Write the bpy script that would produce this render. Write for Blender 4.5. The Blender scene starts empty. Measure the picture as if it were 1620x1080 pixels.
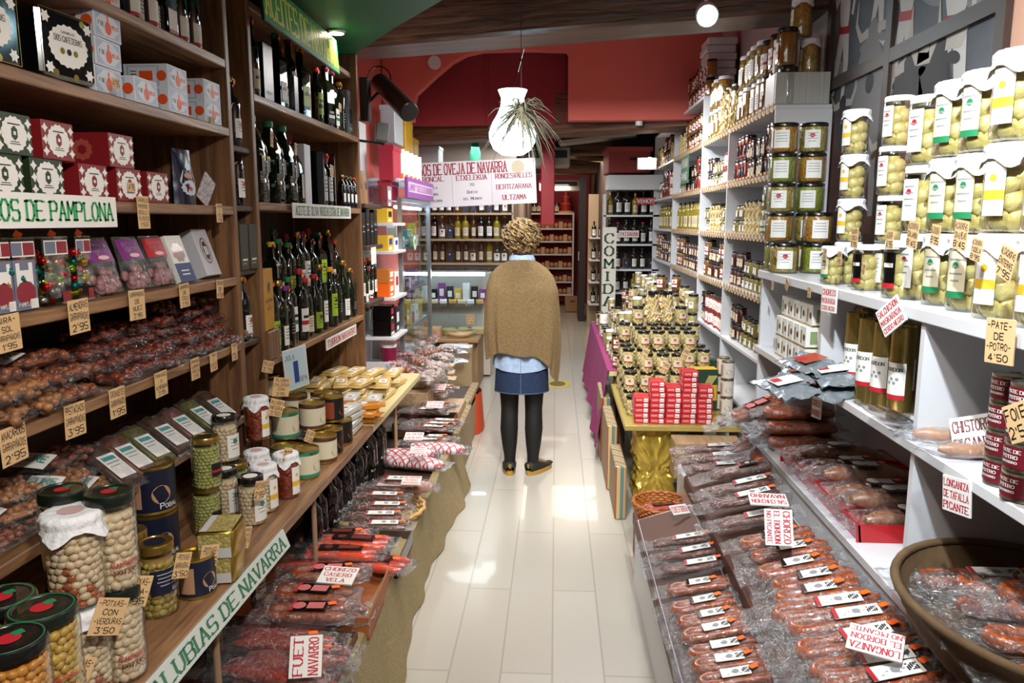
import bpy, bmesh, math, random
from mathutils import Vector, Matrix, Euler, noise
R = math.radians
PI = math.pi
rnd = random.Random(7)
S = bpy.context.scene
C = S.collection
# ------------------------------------------------------------------ camera
FPX, VPX, VPY = 1200.0, 880.0, 350.0
TH = math.atan((540 - VPY) / FPX)
PSI = math.atan((VPX - 810) * math.cos(TH) / FPX)
CH = 1.60
cam = bpy.data.objects.new('camera', bpy.data.cameras.new('camera'))
C.objects.link(cam)
cam.location = (0, 0, CH)
cam.rotation_euler = (PI / 2 - TH, 0, PSI)
cam.data.sensor_width = 36
cam.data.lens = 36 * FPX / 1620
cam.data.clip_start = 0.02
S.camera = cam
_F = Vector((-math.sin(PSI) * math.cos(TH), math.cos(PSI) * math.cos(TH), -math.sin(TH)))
_R = Vector((math.cos(PSI), math.sin(PSI), 0))
_U = _R.cross(_F)
def U(px, py, X=None, Y=None, Z=None):
    """point on the shop's plane X=, Y= or Z= seen at a pixel of the photograph"""
    d = _F * FPX + _R * (px - 810) - _U * (py - 540)
    o = Vector((0, 0, CH))
    t = X / d.x if X is not None else Y / d.y if Y is not None else (Z - CH) / d.z
    return o + d * t
def yx(px, X, Z):
    """how far down the aisle the line (X, Z) is crossed by picture column px"""
    k = (px - 810) / FPX
    z = Z - CH
    # (P.R) = k (P.F)
    a = _R.y - k * _F.y
    b = X * (_R.x - k * _F.x) + z * (0 - k * _F.z)
    return -b / a
# ------------------------------------------------------------------ world, lights, exposure
W = bpy.data.worlds.new('world'); S.world = W; W.use_nodes = True
W.node_tree.nodes['Background'].inputs[0].default_value = (0.75, 0.82, 1, 1)
W.node_tree.nodes['Background'].inputs[1].default_value = 0.10
def lamp(kind, name, loc, tgt, power, col=(1, 1, 1), size=0.2, spot=90, blend=0.6, sy=None):
    l = bpy.data.lights.new(name, kind); o = bpy.data.objects.new(name, l); C.objects.link(o)
    l.energy = power; l.color = col
    o.location = loc
    o.rotation_euler = (Vector(tgt) - Vector(loc)).to_track_quat('-Z', 'Y').to_euler()
    if kind == 'AREA':
        l.size = size
        if sy: l.shape = 'RECTANGLE'; l.size_y = sy
    else:
        l.shadow_soft_size = size
    if kind == 'SPOT': l.spot_size = R(spot); l.spot_blend = blend
    return o
COOL = (0.86, 0.95, 1.0); WARM = (1, 0.86, 0.70)
lamp('SPOT', 'shop_or_fill_spot', (0.35, 0.9, 2.70), (1.15, 2.3, 1.35), 210, COOL, .04, 75, .7)
lamp('SPOT', 'shop_or_fill_spot', (0.75, 4.05, 2.62), (1.0, 2.2, 0.6), 60, COOL, .04, 100, .7)
lamp('SPOT', 'shop_or_fill_spot', (-0.1, 0.6, 2.70), (-1.2, 2.0, 1.1), 230, (1, .95, .88), .06, 95, .8)
lamp('SPOT', 'shop_or_fill_spot', (0.35, 0.0, 2.5), (-1.0, 1.6, 0.85), 130, (1, .95, .88), .06, 70, .8)  # added fill spot that brightens the bean jars on the deck, no fixture
lamp('SPOT', 'shop_or_fill_spot', (0.0, 1.4, 2.72), (0.7, 2.3, 0.4), 60, (1, .96, .9), .06, 95, .8)
lamp('SPOT', 'shop_or_fill_spot', (-0.1, 2.2, 2.72), (-1.1, 3.6, 1.3), 190, (1, .96, .9), .06, 100, .8)
lamp('AREA', 'added_fill_area', (0.0, 1.2, 2.78), (0.0, 1.6, 0), 26, (1, .97, .92), 1.4, sy=2.0)  # area lights here are added fill, with no ceiling fixture behind them
lamp('SPOT', 'shop_or_fill_spot', (0.0, 2.9, 2.66), (-.2, 4.75, 1.0), 165, (1, .97, .93), .08, 75, .8)  # added fill spot from the camera side to brighten the person
lamp('AREA', 'added_fill_area', (0.1, 5.3, 2.62), (0.1, 5.3, 0), 42, (1, .97, .93), 1.2, sy=1.2)
lamp('SPOT', 'shop_or_fill_spot', (0.3, 5.2, 2.5), (1.1, 6.2, 1.2), 50, COOL, .06, 110, .8)
lamp('SPOT', 'shop_or_fill_spot', (0.1, 5.6, 2.5), (-1.2, 6.8, 0.9), 30, (1, .95, .9), .06, 110, .8)
lamp('AREA', 'added_fill_area', (-0.6, 8.0, 2.35), (-0.7, 8.2, 0), 20, COOL, 1.0)
lamp('AREA', 'added_fill_area', (0.2, 10.5, 2.4), (0.2, 10.6, 0), 40, WARM, 1.5)
lamp('AREA', 'added_fill_area', (-0.3, 13.0, 2.4), (-0.3, 14.3, 1.0), 26, (1, .80, .66), 1.0)
S.view_settings.view_transform = 'Standard'
S.view_settings.look = 'None'
S.view_settings.gamma = 1
S.view_settings.use_curve_mapping = False
S.view_settings.exposure = 0.35
S.cycles.max_bounces = 7
S.cycles.diffuse_bounces = 3
S.cycles.glossy_bounces = 3
S.cycles.transmission_bounces = 4
S.cycles.transparent_max_bounces = 24
S.cycles.sample_clamp_indirect = 4
S.cycles.caustics_reflective = False
S.cycles.caustics_refractive = False
# ------------------------------------------------------------------ materials
MATS = {}
def lin(c):
    if isinstance(c, str):
        c = [int(c[i:i + 2], 16) / 255 for i in (0, 2, 4)]
        c = [x / 12.92 if x <= .04045 else ((x + .055) / 1.055) ** 2.4 for x in c]
    return (c[0], c[1], c[2], 1)
def M(name, col='cccccc', rough=.5, metal=0, n=None, b=None, c2=None, coat=0, coord='Object', stretch=(1, 1, 1), vor=None, spec=None, sheen=0):
    """Principled surface; n=(scale, contrast) noise towards c2, b=(scale, strength) bump, vor=scale for cells"""
    if name in MATS: return MATS[name]
    m = bpy.data.materials.new(name); m.use_nodes = True; MATS[name] = m
    nt = m.node_tree; N = nt.nodes; L = nt.links; P = N['Principled BSDF']
    P.inputs['Base Color'].default_value = lin(col); P.inputs['Roughness'].default_value = rough
    P.inputs['Metallic'].default_value = metal
    if coat: P.inputs['Coat Weight'].default_value = coat
    if spec is not None: P.inputs['Specular IOR Level'].default_value = spec
    if sheen: P.inputs['Sheen Weight'].default_value = sheen
    m.diffuse_color = lin(col)
    if n or b or vor:
        tc = N.new('ShaderNodeTexCoord'); mp = N.new('ShaderNodeMapping')
        mp.inputs['Scale'].default_value = stretch
        L.new(tc.outputs[coord], mp.inputs[0])
    if n:
        t = N.new('ShaderNodeTexNoise'); t.inputs['Scale'].default_value = n[0]; t.inputs['Detail'].default_value = 4
        L.new(mp.outputs[0], t.inputs[0])
        r = N.new('ShaderNodeMapRange'); k = n[1]
        r.inputs[1].default_value = .5 - .5 / max(k, .01) * .5; r.inputs[2].default_value = .5 + .5 / max(k, .01) * .5
        x = N.new('ShaderNodeMix'); x.data_type = 'RGBA'
        x.inputs[6].default_value = lin(col); x.inputs[7].default_value = lin(c2 or col)
        L.new(t.outputs[0], r.inputs[0]); L.new(r.outputs[0], x.inputs[0]); L.new(x.outputs[2], P.inputs['Base Color'])
    if vor:
        v = N.new('ShaderNodeTexVoronoi'); v.inputs['Scale'].default_value = vor
        L.new(mp.outputs[0], v.inputs[0])
        x = N.new('ShaderNodeMix'); x.data_type = 'RGBA'
        x.inputs[6].default_value = lin(col); x.inputs[7].default_value = lin(c2 or col)
        sp = N.new('ShaderNodeSeparateColor'); L.new(v.outputs['Color'], sp.inputs[0])
        L.new(sp.outputs[0], x.inputs[0]); L.new(x.outputs[2], P.inputs['Base Color'])
        bp = N.new('ShaderNodeBump'); bp.invert = True; bp.inputs['Strength'].default_value = 1; bp.inputs['Distance'].default_value = .35 / vor
        L.new(v.outputs['Distance'], bp.inputs['Height']); L.new(bp.outputs[0], P.inputs['Normal'])
    if b:
        t = N.new('ShaderNodeTexNoise'); t.inputs['Scale'].default_value = b[0]; t.inputs['Detail'].default_value = 3
        L.new(mp.outputs[0], t.inputs[0])
        bp = N.new('ShaderNodeBump'); bp.inputs['Strength'].default_value = b[1]; bp.inputs['Distance'].default_value = .01
        L.new(t.outputs[0], bp.inputs['Height']); L.new(bp.outputs[0], P.inputs['Normal'])
    return m
def clear(name, col='ffffff', rough=.05, body=0.0, base=.06, bump=None, edge=.7):
    """clear glass or film: see-through with a glossy coat stronger at grazing angles, body = milky share"""
    if name in MATS: return MATS[name]
    m = bpy.data.materials.new(name); m.use_nodes = True; MATS[name] = m
    nt = m.node_tree; N = nt.nodes; L = nt.links; N.remove(N['Principled BSDF'])
    out = N['Material Output']
    tr = N.new('ShaderNodeBsdfTransparent'); tr.inputs[0].default_value = lin(col)
    gl = N.new('ShaderNodeBsdfGlossy'); gl.inputs['Roughness'].default_value = rough
    lw = N.new('ShaderNodeLayerWeight'); lw.inputs[0].default_value = .35
    ma = N.new('ShaderNodeMath'); ma.operation = 'MULTIPLY_ADD'; ma.inputs[1].default_value = edge; ma.inputs[2].default_value = base
    L.new(lw.outputs['Facing'], ma.inputs[0])
    mx = N.new('ShaderNodeMixShader'); L.new(ma.outputs[0], mx.inputs[0]); L.new(tr.outputs[0], mx.inputs[1]); L.new(gl.outputs[0], mx.inputs[2])
    last = mx
    if body:
        df = N.new('ShaderNodeBsdfDiffuse'); df.inputs[0].default_value = lin('e8ecf0')
        m2 = N.new('ShaderNodeMixShader'); m2.inputs[0].default_value = body
        L.new(mx.outputs[0], m2.inputs[1]); L.new(df.outputs[0], m2.inputs[2]); last = m2
    if bump:
        tc = N.new('ShaderNodeTexCoord'); t = N.new('ShaderNodeTexNoise'); t.inputs['Scale'].default_value = bump[0]; t.inputs['Detail'].default_value = 4
        t.inputs['Distortion'].default_value = 1.5
        L.new(tc.outputs['Object'], t.inputs[0])
        bp = N.new('ShaderNodeBump'); bp.inputs['Strength'].default_value = bump[1]; bp.inputs['Distance'].default_value = .02
        L.new(t.outputs[0], bp.inputs['Height']); L.new(bp.outputs[0], gl.inputs['Normal'])
    L.new(last.outputs[0], out.inputs[0])
    return m
def glow(name, col, st):
    if name in MATS: return MATS[name]
    m = bpy.data.materials.new(name); m.use_nodes = True; MATS[name] = m
    P = m.node_tree.nodes['Principled BSDF']
    P.inputs['Emission Color'].default_value = lin(col); P.inputs['Emission Strength'].default_value = st
    P.inputs['Base Color'].default_value = lin(col)
    return m
def wood(name, c1, c2, axis='Y', scale=6, rough=.45, bump=.25):
    if name in MATS: return MATS[name]
    m = M(name, c1, rough); nt = m.node_tree; N = nt.nodes; L = nt.links; P = N['Principled BSDF']
    tc = N.new('ShaderNodeTexCoord'); mp = N.new('ShaderNodeMapping')
    s = [9, 9, 9]; s['XYZ'.index(axis)] = .7
    mp.inputs['Scale'].default_value = s; L.new(tc.outputs['Object'], mp.inputs[0])
    t = N.new('ShaderNodeTexNoise'); t.inputs['Scale'].default_value = scale; t.inputs['Detail'].default_value = 7; t.inputs['Distortion'].default_value = .8
    L.new(mp.outputs[0], t.inputs[0])
    x = N.new('ShaderNodeMix'); x.data_type = 'RGBA'; x.inputs[6].default_value = lin(c1); x.inputs[7].default_value = lin(c2)
    r = N.new('ShaderNodeMapRange'); r.inputs[1].default_value = .35; r.inputs[2].default_value = .65
    L.new(t.outputs[0], r.inputs[0]); L.new(r.outputs[0], x.inputs[0]); L.new(x.outputs[2], P.inputs['Base Color'])
    bp = N.new('ShaderNodeBump'); bp.inputs['Strength'].default_value = bump; bp.inputs['Distance'].default_value = .01
    L.new(t.outputs[0], bp.inputs['Height']); L.new(bp.outputs[0], P.inputs['Normal'])
    return m
def bricks(name, c1, c2, cm, sx, w, h, mortar, rough, bump, coord='Object', rot=(0, 0, 0), offset=.5, nz=0, coat=0):
    if name in MATS: return MATS[name]
    m = M(name, c1, rough, coat=coat); nt = m.node_tree; N = nt.nodes; L = nt.links; P = N['Principled BSDF']
    tc = N.new('ShaderNodeTexCoord'); mp = N.new('ShaderNodeMapping'); mp.inputs['Rotation'].default_value = rot
    L.new(tc.outputs[coord], mp.inputs[0])
    t = N.new('ShaderNodeTexBrick'); t.inputs['Scale'].default_value = sx; t.inputs['Brick Width'].default_value = w; t.inputs['Row Height'].default_value = h
    t.inputs['Mortar Size'].default_value = mortar; t.offset = offset; t.inputs['Mortar Smooth'].default_value = .3
    t.inputs[1].default_value = lin(c1); t.inputs[2].default_value = lin(c2); t.inputs[3].default_value = lin(cm)
    L.new(mp.outputs[0], t.inputs[0]); L.new(t.outputs[0], P.inputs['Base Color'])
    bp = N.new('ShaderNodeBump'); bp.inputs['Strength'].default_value = bump; bp.inputs['Distance'].default_value = .01; bp.invert = True
    L.new(t.outputs[1], bp.inputs['Height'])
    if nz:
        q = N.new('ShaderNodeTexNoise'); q.inputs['Scale'].default_value = 25; L.new(tc.outputs[coord], q.inputs[0])
        b2 = N.new('ShaderNodeBump'); b2.inputs['Strength'].default_value = nz; b2.inputs['Distance'].default_value = .02
        L.new(q.outputs[0], b2.inputs['Height']); L.new(bp.outputs[0], b2.inputs['Normal']); L.new(b2.outputs[0], P.inputs['Normal'])
    else: L.new(bp.outputs[0], P.inputs['Normal'])
    return m
# ------------------------------------------------------------------ mesh builder
FONT = {'A': '003860 1353', 'B': '0008 084867655404 5463615000', 'C': '6658280602205062', 'D': '0008 084866624000', 'E': '0008 0868 0454 0060', 'F': '0008 0868 0454',
'G': '6658280602205063 6333', 'H': '0008 6068 0464', 'I': '1018', 'J': '5852301002', 'K': '0008 6803 2560', 'L': '080060', 'M': '0008336860', 'N': '00086068', 'Ñ': '00086068 2959',
'O': '280602204062664828', 'P': '0008 084867655404', 'Q': '280602204062664828 3260', 'R': '0008 084867655404 3460', 'S': '67581807051454636150 1001 5010'.replace(' 1001 5010', '1001'),
'T': '3038 0868', 'U': '080220406268', 'V': '083068', 'W': '0810365068', 'X': '0068 0860', 'Y': '083468 3430', 'Z': '08680060',
'0': '280602204062664828', '1': '163830', '2': '062848666400' + '60', '3': '086835546361501001', '4': '480262 4840', '5': '6808045463615010' + '01', '6': '582805022040626344' + '04',
'7': '086820', '8': '14050718586765541403011050616354', '9': '105064675818060514' + '64', "'": '2826', '.': '2021', '-': '1454', '!': '3833 3130', '%': '0068 0706 6261', 'ó': '280602204062664828 4959', 'Ó': '280602204062664828 4959'}
def flat(x, z, e): return (x, -e, z)
def cyl(Rr):
    def w(x, z, e):
        a = x / Rr
        return ((Rr + e) * math.sin(a), -(Rr + e) * math.cos(a), z)
    return w
def top(x, z, e): return (x, z, e)
class MB:
    def __init__(s): s.v = []; s.f = []; s.m = []; s.T = None
    def add(s, vs, fs, m=0):
        o = len(s.v)
        if s.T is not None: vs = [tuple(s.T @ Vector(v)) for v in vs]
        s.v += [tuple(v) for v in vs]
        for i, f in enumerate(fs):
            s.f.append(tuple(o + k for k in f)); s.m.append(m[i] if isinstance(m, (list, tuple)) else m)
        return s
    def box(s, c, d, m=0, rot=None, bev=0, taper=1):
        x, y, z = [k / 2 for k in d]
        Q = Matrix.Translation(c) @ (Euler(rot).to_matrix().to_4x4() if rot else Matrix())
        if bev:
            b = min(bev, x * .9, y * .9, z * .9); pts = []
            for i in (-1, 1):
                for j in (-1, 1):
                    for k in (-1, 1):
                        t = taper if k > 0 else 1
                        pts += [(i * x * t, j * (y * t - b), k * (z - b)), (i * (x * t - b), j * y * t, k * (z - b)), (i * (x * t - b), j * (y * t - b), k * z)]
            bm = bmesh.new()
            for p in pts: bm.verts.new(p)
            bmesh.ops.convex_hull(bm, input=bm.verts)
            bmesh.ops.dissolve_limit(bm, angle_limit=.01, verts=bm.verts, edges=bm.edges)
            bm.verts.index_update()
            vs = [Q @ v.co for v in bm.verts]; fs = [[v.index for v in f.verts] for f in bm.faces]; bm.free()
            return s.add(vs, fs, m)
        t = taper
        vs = [(-x, -y, -z), (x, -y, -z), (x, y, -z), (-x, y, -z), (-x * t, -y * t, z), (x * t, -y * t, z), (x * t, y * t, z), (-x * t, y * t, z)]
        return s.add([Q @ Vector(v) for v in vs], [(0, 3, 2, 1), (4, 5, 6, 7), (0, 1, 5, 4), (1, 2, 6, 5), (2, 3, 7, 6), (3, 0, 4, 7)], m)
    def lathe(s, prof, n=20, m=0, o=(0, 0, 0), sx=1, sy=1, sq=0):
        vs = []; fs = []; mm = []
        for j, (r, z) in enumerate(prof):
            for i in range(n):
                a = 2 * PI * (i + .5) / n; cx, cy = math.cos(a), math.sin(a)
                if sq:
                    k = 1 / max(abs(cx), abs(cy)); k = 1 + (k - 1) * sq; cx *= k; cy *= k
                vs.append((o[0] + r * cx * sx, o[1] + r * cy * sy, o[2] + z))
        for j in range(len(prof) - 1):
            for i in range(n):
                a, b = j * n + i, j * n + (i + 1) % n
                fs.append((a, b, b + n, a + n)); mm.append(m[j] if isinstance(m, list) else m)
        if prof[0][0] > 1e-5: fs.append(tuple(range(n - 1, -1, -1))); mm.append(m[0] if isinstance(m, list) else m)
        if prof[-1][0] > 1e-5: fs.append(tuple((len(prof) - 1) * n + i for i in range(n))); mm.append(m[-1] if isinstance(m, list) else m)
        return s.add(vs, fs, mm)
    def tube(s, pts, rad, n=8, m=0, flatten=1):
        pts = [Vector(p) for p in pts]; vs = []; fs = []
        if not isinstance(rad, (list, tuple)): rad = [rad] * len(pts)
        ref = Vector((0, 0, 1)); u = None
        for i, p in enumerate(pts):
            t = (pts[min(i + 1, len(pts) - 1)] - pts[max(i - 1, 0)])
            if t.length < 1e-9: t = Vector((0, 0, 1))
            t.normalize()
            if u is None:
                u = t.cross(ref)
                if u.length < .05: u = t.cross(Vector((1, 0, 0)))
            else: u = u - t * u.dot(t)
            u.normalize(); w = t.cross(u)
            for k in range(n):
                a = 2 * PI * k / n
                vs.append(p + (u * math.cos(a) + w * math.sin(a) * flatten) * rad[i])
        for i in range(len(pts) - 1):
            for k in range(n):
                a, b = i * n + k, i * n + (k + 1) % n
                fs.append((a, b, b + n, a + n))
        fs.append(tuple(range(n - 1, -1, -1))); fs.append(tuple((len(pts) - 1) * n + k for k in range(n)))
        return s.add(vs, fs, m)
    def surf(s, fn, nu, nv, m=0, cu=False):
        vs = [fn(i / (nu if cu else nu), j / nv) for j in range(nv + 1) for i in range(nu + (0 if cu else 1))]
        w = nu if cu else nu + 1
        fs = [(j * w + i, j * w + (i + 1) % w, (j + 1) * w + (i + 1) % w, (j + 1) * w + i) for j in range(nv) for i in range(nu)]
        return s.add(vs, fs, m)
    def blob(s, c, r, m=0, sc=(1, 1, 1), rot=None, nu=8, nv=5):
        Q = Matrix.Translation(c) @ (Euler(rot).to_matrix().to_4x4() if rot else Matrix())
        vs = [Q @ Vector((0, 0, -r * sc[2]))]; fs = []
        for j in range(1, nv):
            p = PI * j / nv
            for i in range(nu):
                a = 2 * PI * i / nu
                vs.append(Q @ Vector((r * sc[0] * math.sin(p) * math.cos(a), r * sc[1] * math.sin(p) * math.sin(a), -r * sc[2] * math.cos(p))))
        vs.append(Q @ Vector((0, 0, r * sc[2])))
        for i in range(nu):
            fs.append((0, 1 + (i + 1) % nu, 1 + i))
            for j in range(nv - 2):
                a = 1 + j * nu
                fs.append((a + i, a + (i + 1) % nu, a + nu + (i + 1) % nu, a + nu + i))
            a = 1 + (nv - 2) * nu
            fs.append((a + i, a + (i + 1) % nu, len(vs) - 1))
        return s.add(vs, fs, m)
    def prism(s, poly, y0, y1, m=0, ax='y'):
        n = len(poly)
        if ax == 'y': vs = [(a, y0, b) for a, b in poly] + [(a, y1, b) for a, b in poly]
        elif ax == 'z': vs = [(a, b, y0) for a, b in poly] + [(a, b, y1) for a, b in poly]
        else: vs = [(y0, a, b) for a, b in poly] + [(y1, a, b) for a, b in poly]
        return s.add(vs, [tuple(range(n)), tuple(range(2 * n - 1, n - 1, -1))] + [(i, i + n, (i + 1) % n + n, (i + 1) % n) for i in range(n)], m)
    # flat artwork (x, z) mapped by warp w at height e above the surface
    def rect(s, x0, z0, x1, z1, m=0, w=flat, e=.0004, n=1):
        vs = []; fs = []
        for i in range(n + 1):
            x = x0 + (x1 - x0) * i / n
            vs += [w(x, z0, e), w(x, z1, e)]
        for i in range(n): fs.append((2 * i, 2 * i + 2, 2 * i + 3, 2 * i + 1))
        return s.add(vs, fs, m)
    def poly2(s, pts, m=0, w=flat, e=.0004): return s.add([w(a, b, e) for a, b in pts], [tuple(range(len(pts)))], m)
    def disc(s, x, z, r, m=0, w=flat, e=.0004, n=14, rz=None, jag=0):
        return s.poly2([(x + r * (1 + (jag if i % 2 else 0)) * math.cos(2 * PI * i / n), z + (rz or r) * (1 + (jag if i % 2 else 0)) * math.sin(2 * PI * i / n)) for i in range(n)], m, w, e)
    def text(s, t, x, z, h, width=None, m=0, w=flat, e=.0008, style='hand', rot=0, vertical=False, jitter=0):
        """text centred on (x, z), cap height h"""
        k = h / 8; cr, sr = math.cos(rot), math.sin(rot)
        adv = []
        for ch in t:
            if ch == ' ': adv.append(4)
            elif ch in "I'.1!": adv.append(5 if ch == '1' else 4)
            else: adv.append(8.2 if ch.isupper() or ch.isdigit() or ch == '-' else 6.4)
        tot = sum(adv) - 1.8
        fx = width / (tot * k) if width else 1
        px = -tot / 2
        tv, th_ = (1.75, .75) if style == 'serif' else (1.5, 1.2) if style == 'bold' else (1.2, 1.05)
        if style == 'serif' and fx < .75: tv *= 1.15
        vs = []; fs = []
        for ch, ad in zip(t, adv):
            low = ch.islower() and ch != 'ó'
            g = FONT.get(ch.upper() if low else ch)
            q = .75 if low else 1
            jz = rnd.uniform(-jitter, jitter)
            if g:
                for st in g.split():
                    P_ = [(int(st[i]) * q, int(st[i + 1]) * q) for i in range(0, len(st), 2)]
                    off = -1 * q if ch in "I'.!" else 0
                    for (ax, az), (bx, bz) in zip(P_, P_[1:]):
                        dx, dz = bx - ax, bz - az; L_ = math.hypot(dx, dz) or 1
                        nrm = abs(dz) / L_
                        t_ = (th_ + (tv - th_) * nrm) * .5 * q
                        ux, uz = dx / L_, dz / L_; ex = .3 * t_
                        quad = [(ax - ux * ex - uz * t_, az - uz * ex + ux * t_), (ax - ux * ex + uz * t_, az - uz * ex - ux * t_), (bx + ux * ex + uz * t_, bz + uz * ex - ux * t_), (bx + ux * ex - uz * t_, bz + uz * ex + ux * t_)]
                        o = len(vs)
                        vs += [(px + off + a, b + jz) for a, b in quad]; fs.append((o + 3, o + 2, o + 1, o))
                    if style == 'serif':
                        for (ax, az) in (P_[0], P_[-1]):
                            if az in (0, 8 * q) and ch not in "OS0'.-C":
                                o = len(vs); hh = .7 * q; sg = 1 if az == 0 else -1
                                vs += [(px + off + ax - 1.75 * q, az), (px + off + ax + 1.75 * q, az), (px + off + ax + 1.75 * q, az + sg * hh), (px + off + ax - 1.75 * q, az + sg * hh)]
                                fs.append((o, o + 1, o + 2, o + 3) if sg > 0 else (o + 3, o + 2, o + 1, o))
            px += ad
        out = []
        for a, b in vs:
            a = a * k * fx; b = (b - 4) * k
            out.append(w(x + a * cr - b * sr, z + a * sr + b * cr, e))
        return s.add(out, fs, m)
    def mesh(s, name, mats, smooth=35):
        me = bpy.data.meshes.new(name)
        me.from_pydata(s.v, [], s.f)
        for m in (mats if isinstance(mats, (list, tuple)) else [mats]): me.materials.append(m)
        me.polygons.foreach_set('material_index', s.m)
        if smooth:
            me.polygons.foreach_set('use_smooth', [True] * len(me.polygons))
            me.set_sharp_from_angle(angle=R(smooth))
        me.update()
        return me
def obj(name, me, parent=None, loc=(0, 0, 0), rot=(0, 0, 0), label=None, kind=None):
    o = bpy.data.objects.new(name, me); C.objects.link(o)
    o.location = loc; o.rotation_euler = rot
    if parent: o.parent = parent
    if label: o['label'] = label
    if kind: o['kind'] = kind
    return o
def struct(name, mb, mats, smooth=35):
    o = obj(name, mb.mesh(name, mats, smooth)); o['kind'] = 'structure'; return o
def put(name, label, cat, parts, loc=(0, 0, 0), rot=0, s=1, group=None, mats=None):
    """parts: a mesh (a thing of one mesh) or a list of (name, mesh, [sub-parts], extra)"""
    rot = tuple(rot) if isinstance(rot, (tuple, list, Euler)) else (0, 0, rot)
    if isinstance(parts, bpy.types.Mesh): root = bpy.data.objects.new(name, parts)
    else:
        root = bpy.data.objects.new(name, None); root.empty_display_size = .02
    C.objects.link(root)
    root.location = loc; root.rotation_euler = rot
    root.scale = s if isinstance(s, (tuple, list)) else (s, s, s)
    root['label'] = label; root['category'] = cat
    if group: root['group'] = group
    def sub(ps, par):
        for p in ps:
            o = bpy.data.objects.new(p[0], p[1]); C.objects.link(o); o.parent = par
            ex = p[3] if len(p) > 3 else {}
            for k, v in ex.items(): o[k] = v
            if mats and p[0] in mats:
                for i, mm in enumerate(mats[p[0]] if isinstance(mats[p[0]], (list, tuple)) else [mats[p[0]]]):
                    if mm: o.material_slots[i].link = 'OBJECT'; o.material_slots[i].material = mm
            if len(p) > 2 and p[2]: sub(p[2], o)
    if isinstance(parts, bpy.types.Mesh):
        if mats:
            for i, mm in enumerate(mats):
                if mm: root.material_slots[i].link = 'OBJECT'; root.material_slots[i].material = mm
    else: sub(parts, root)
    return root
_ORD = 'first second third fourth fifth sixth seventh eighth ninth tenth eleventh twelfth thirteenth fourteenth fifteenth sixteenth seventeenth eighteenth nineteenth twentieth'.split()
def nth(i):
    if i < 20: return _ORD[i]
    return {2: 'twenty-', 3: 'thirty-', 4: 'forty-', 5: 'fifty-', 6: 'sixty-'}[(i + 1) // 10] + _ORD[(i + 1) % 10 - 1] if (i + 1) % 10 else {3: 'thirtieth', 4: 'fortieth', 5: 'fiftieth', 6: 'sixtieth'}[(i + 1) // 10]
# ================================================================== SHELL
walnut = wood('walnut', '9c7450', '6c4b34', 'Y', 5, .42)
walnut_v = wood('walnut_upright', '86603f', '5c3f2b', 'Z', 5, .45)
walnut_d = wood('walnut_back_shaded', '4e3526', '33221a', 'Z', 5, .6)  # darker walnut: shadow on the case backs put into the colour
oldwood = wood('old_beam', '74492e', '3c2416', 'X', 4, .55, .8)
oldwood_l = wood('beam_light', '5e4030', '2e1d15', 'X', 4, .4, .8)
white_lam = M('white_laminate', 'd9dade', .35, b=(300, .03))
cream_lam = M('cream_laminate', 'cfc08f', .4)
salmon = M('salmon_paint', 'd0665c', .75, b=(18, .15))
dred = M('dark_red_paint', '8e1f2a', .7, b=(18, .1))
green = M('green_paint', '0d5a35', .55, b=(8, .1))
brickw = bricks('white_brick', 'c9c2bf', 'd8d2d0', 'a89f9c', 4.2, .62, .30, .03, .7, .8, rot=(PI/2, 0, PI/2), nz=.7)
pinkw = M('pink_plaster', 'd8a890', .8, b=(14, .2))
brown_wall = M('brown_panel', '3a2620', .6)
floor_m = bricks('floor_planks', 'bfbab0', 'b9b4a9', 'a9a398', 1.0, 1.25, .185, .004, .22, .25, rot=(0, 0, PI/2), coat=.25)
f = MB(); f.box((0, 7.5, -.05), (4, 17, .1)); struct('floor', f, floor_m, 0)
f = MB(); f.box((-1.56, 7.5, 1.75), (.1, 17, 3.5)); struct('wall_left', f, salmon, 0)
f = MB(); f.box((1.41, 1.55, 1.75), (.1, 5.1, 3.5)); struct('wall_right', f, pinkw, 0)
f = MB(); f.box((1.41, 7.4, 1.75), (.1, 6.6, 3.5)); struct('wall_right_brick', f, brickw, 0)
f = MB(); f.box((0, 15.05, 1.4), (3.4, .1, 3)); struct('wall_back', f, dred, 0)
f = MB(); f.box((0, -1.0, 1.75), (3.4, .1, 3.5)); struct('wall_front', f, M('shop_front', '8a8078', .6), 0)
f = MB(); f.box((0, 3.2, 3.5), (3.4, 8.6, .1)); struct('ceiling', f, salmon, 0)
f = MB(); f.box((0, 11.3, 2.68), (3.4, 7.6, .1)); struct('ceiling_back', f, M('ceiling_brown', '4a3b34', .6, n=(3, .8), c2='5d5048'), 0)
# beams
def beam(c, d, rz, ry=0, n='ceiling_beam', m=None):
    f = MB(); f.box((0, 0, 0), d, 0, bev=.02)
    o = struct(n, f, m or oldwood); o.location = c; o.rotation_euler = (0, ry, rz); return o
beam((0.05, 4.45, 2.78), (3.1, .34, .34), -R(9), -R(1.6), m=oldwood_l)
beam((-.06, 7.15, 2.545), (3.2, .3, .37), -R(10), -R(1.5))
beam((0.1, 9.6, 2.52), (3.0, .26, .24), -R(4))
beam((0.3, 12.2, 2.44), (2.4, .22, .22), -R(5), R(1))
f = MB(); f.box((.45, 8.7, 2.50), (.85, .3, .035), rot=(0, -.10, -.1)); f.box((.62, 11.0, 2.46), (.7, .9, .06), rot=(.1, .1, 0), m=1)
struct('ceiling_plank', f, [M('pale_plank', 'a9a29a', .6), M('vault_brown', '5c4a30', .7, n=(4, 1), c2='6f6038')])
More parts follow.
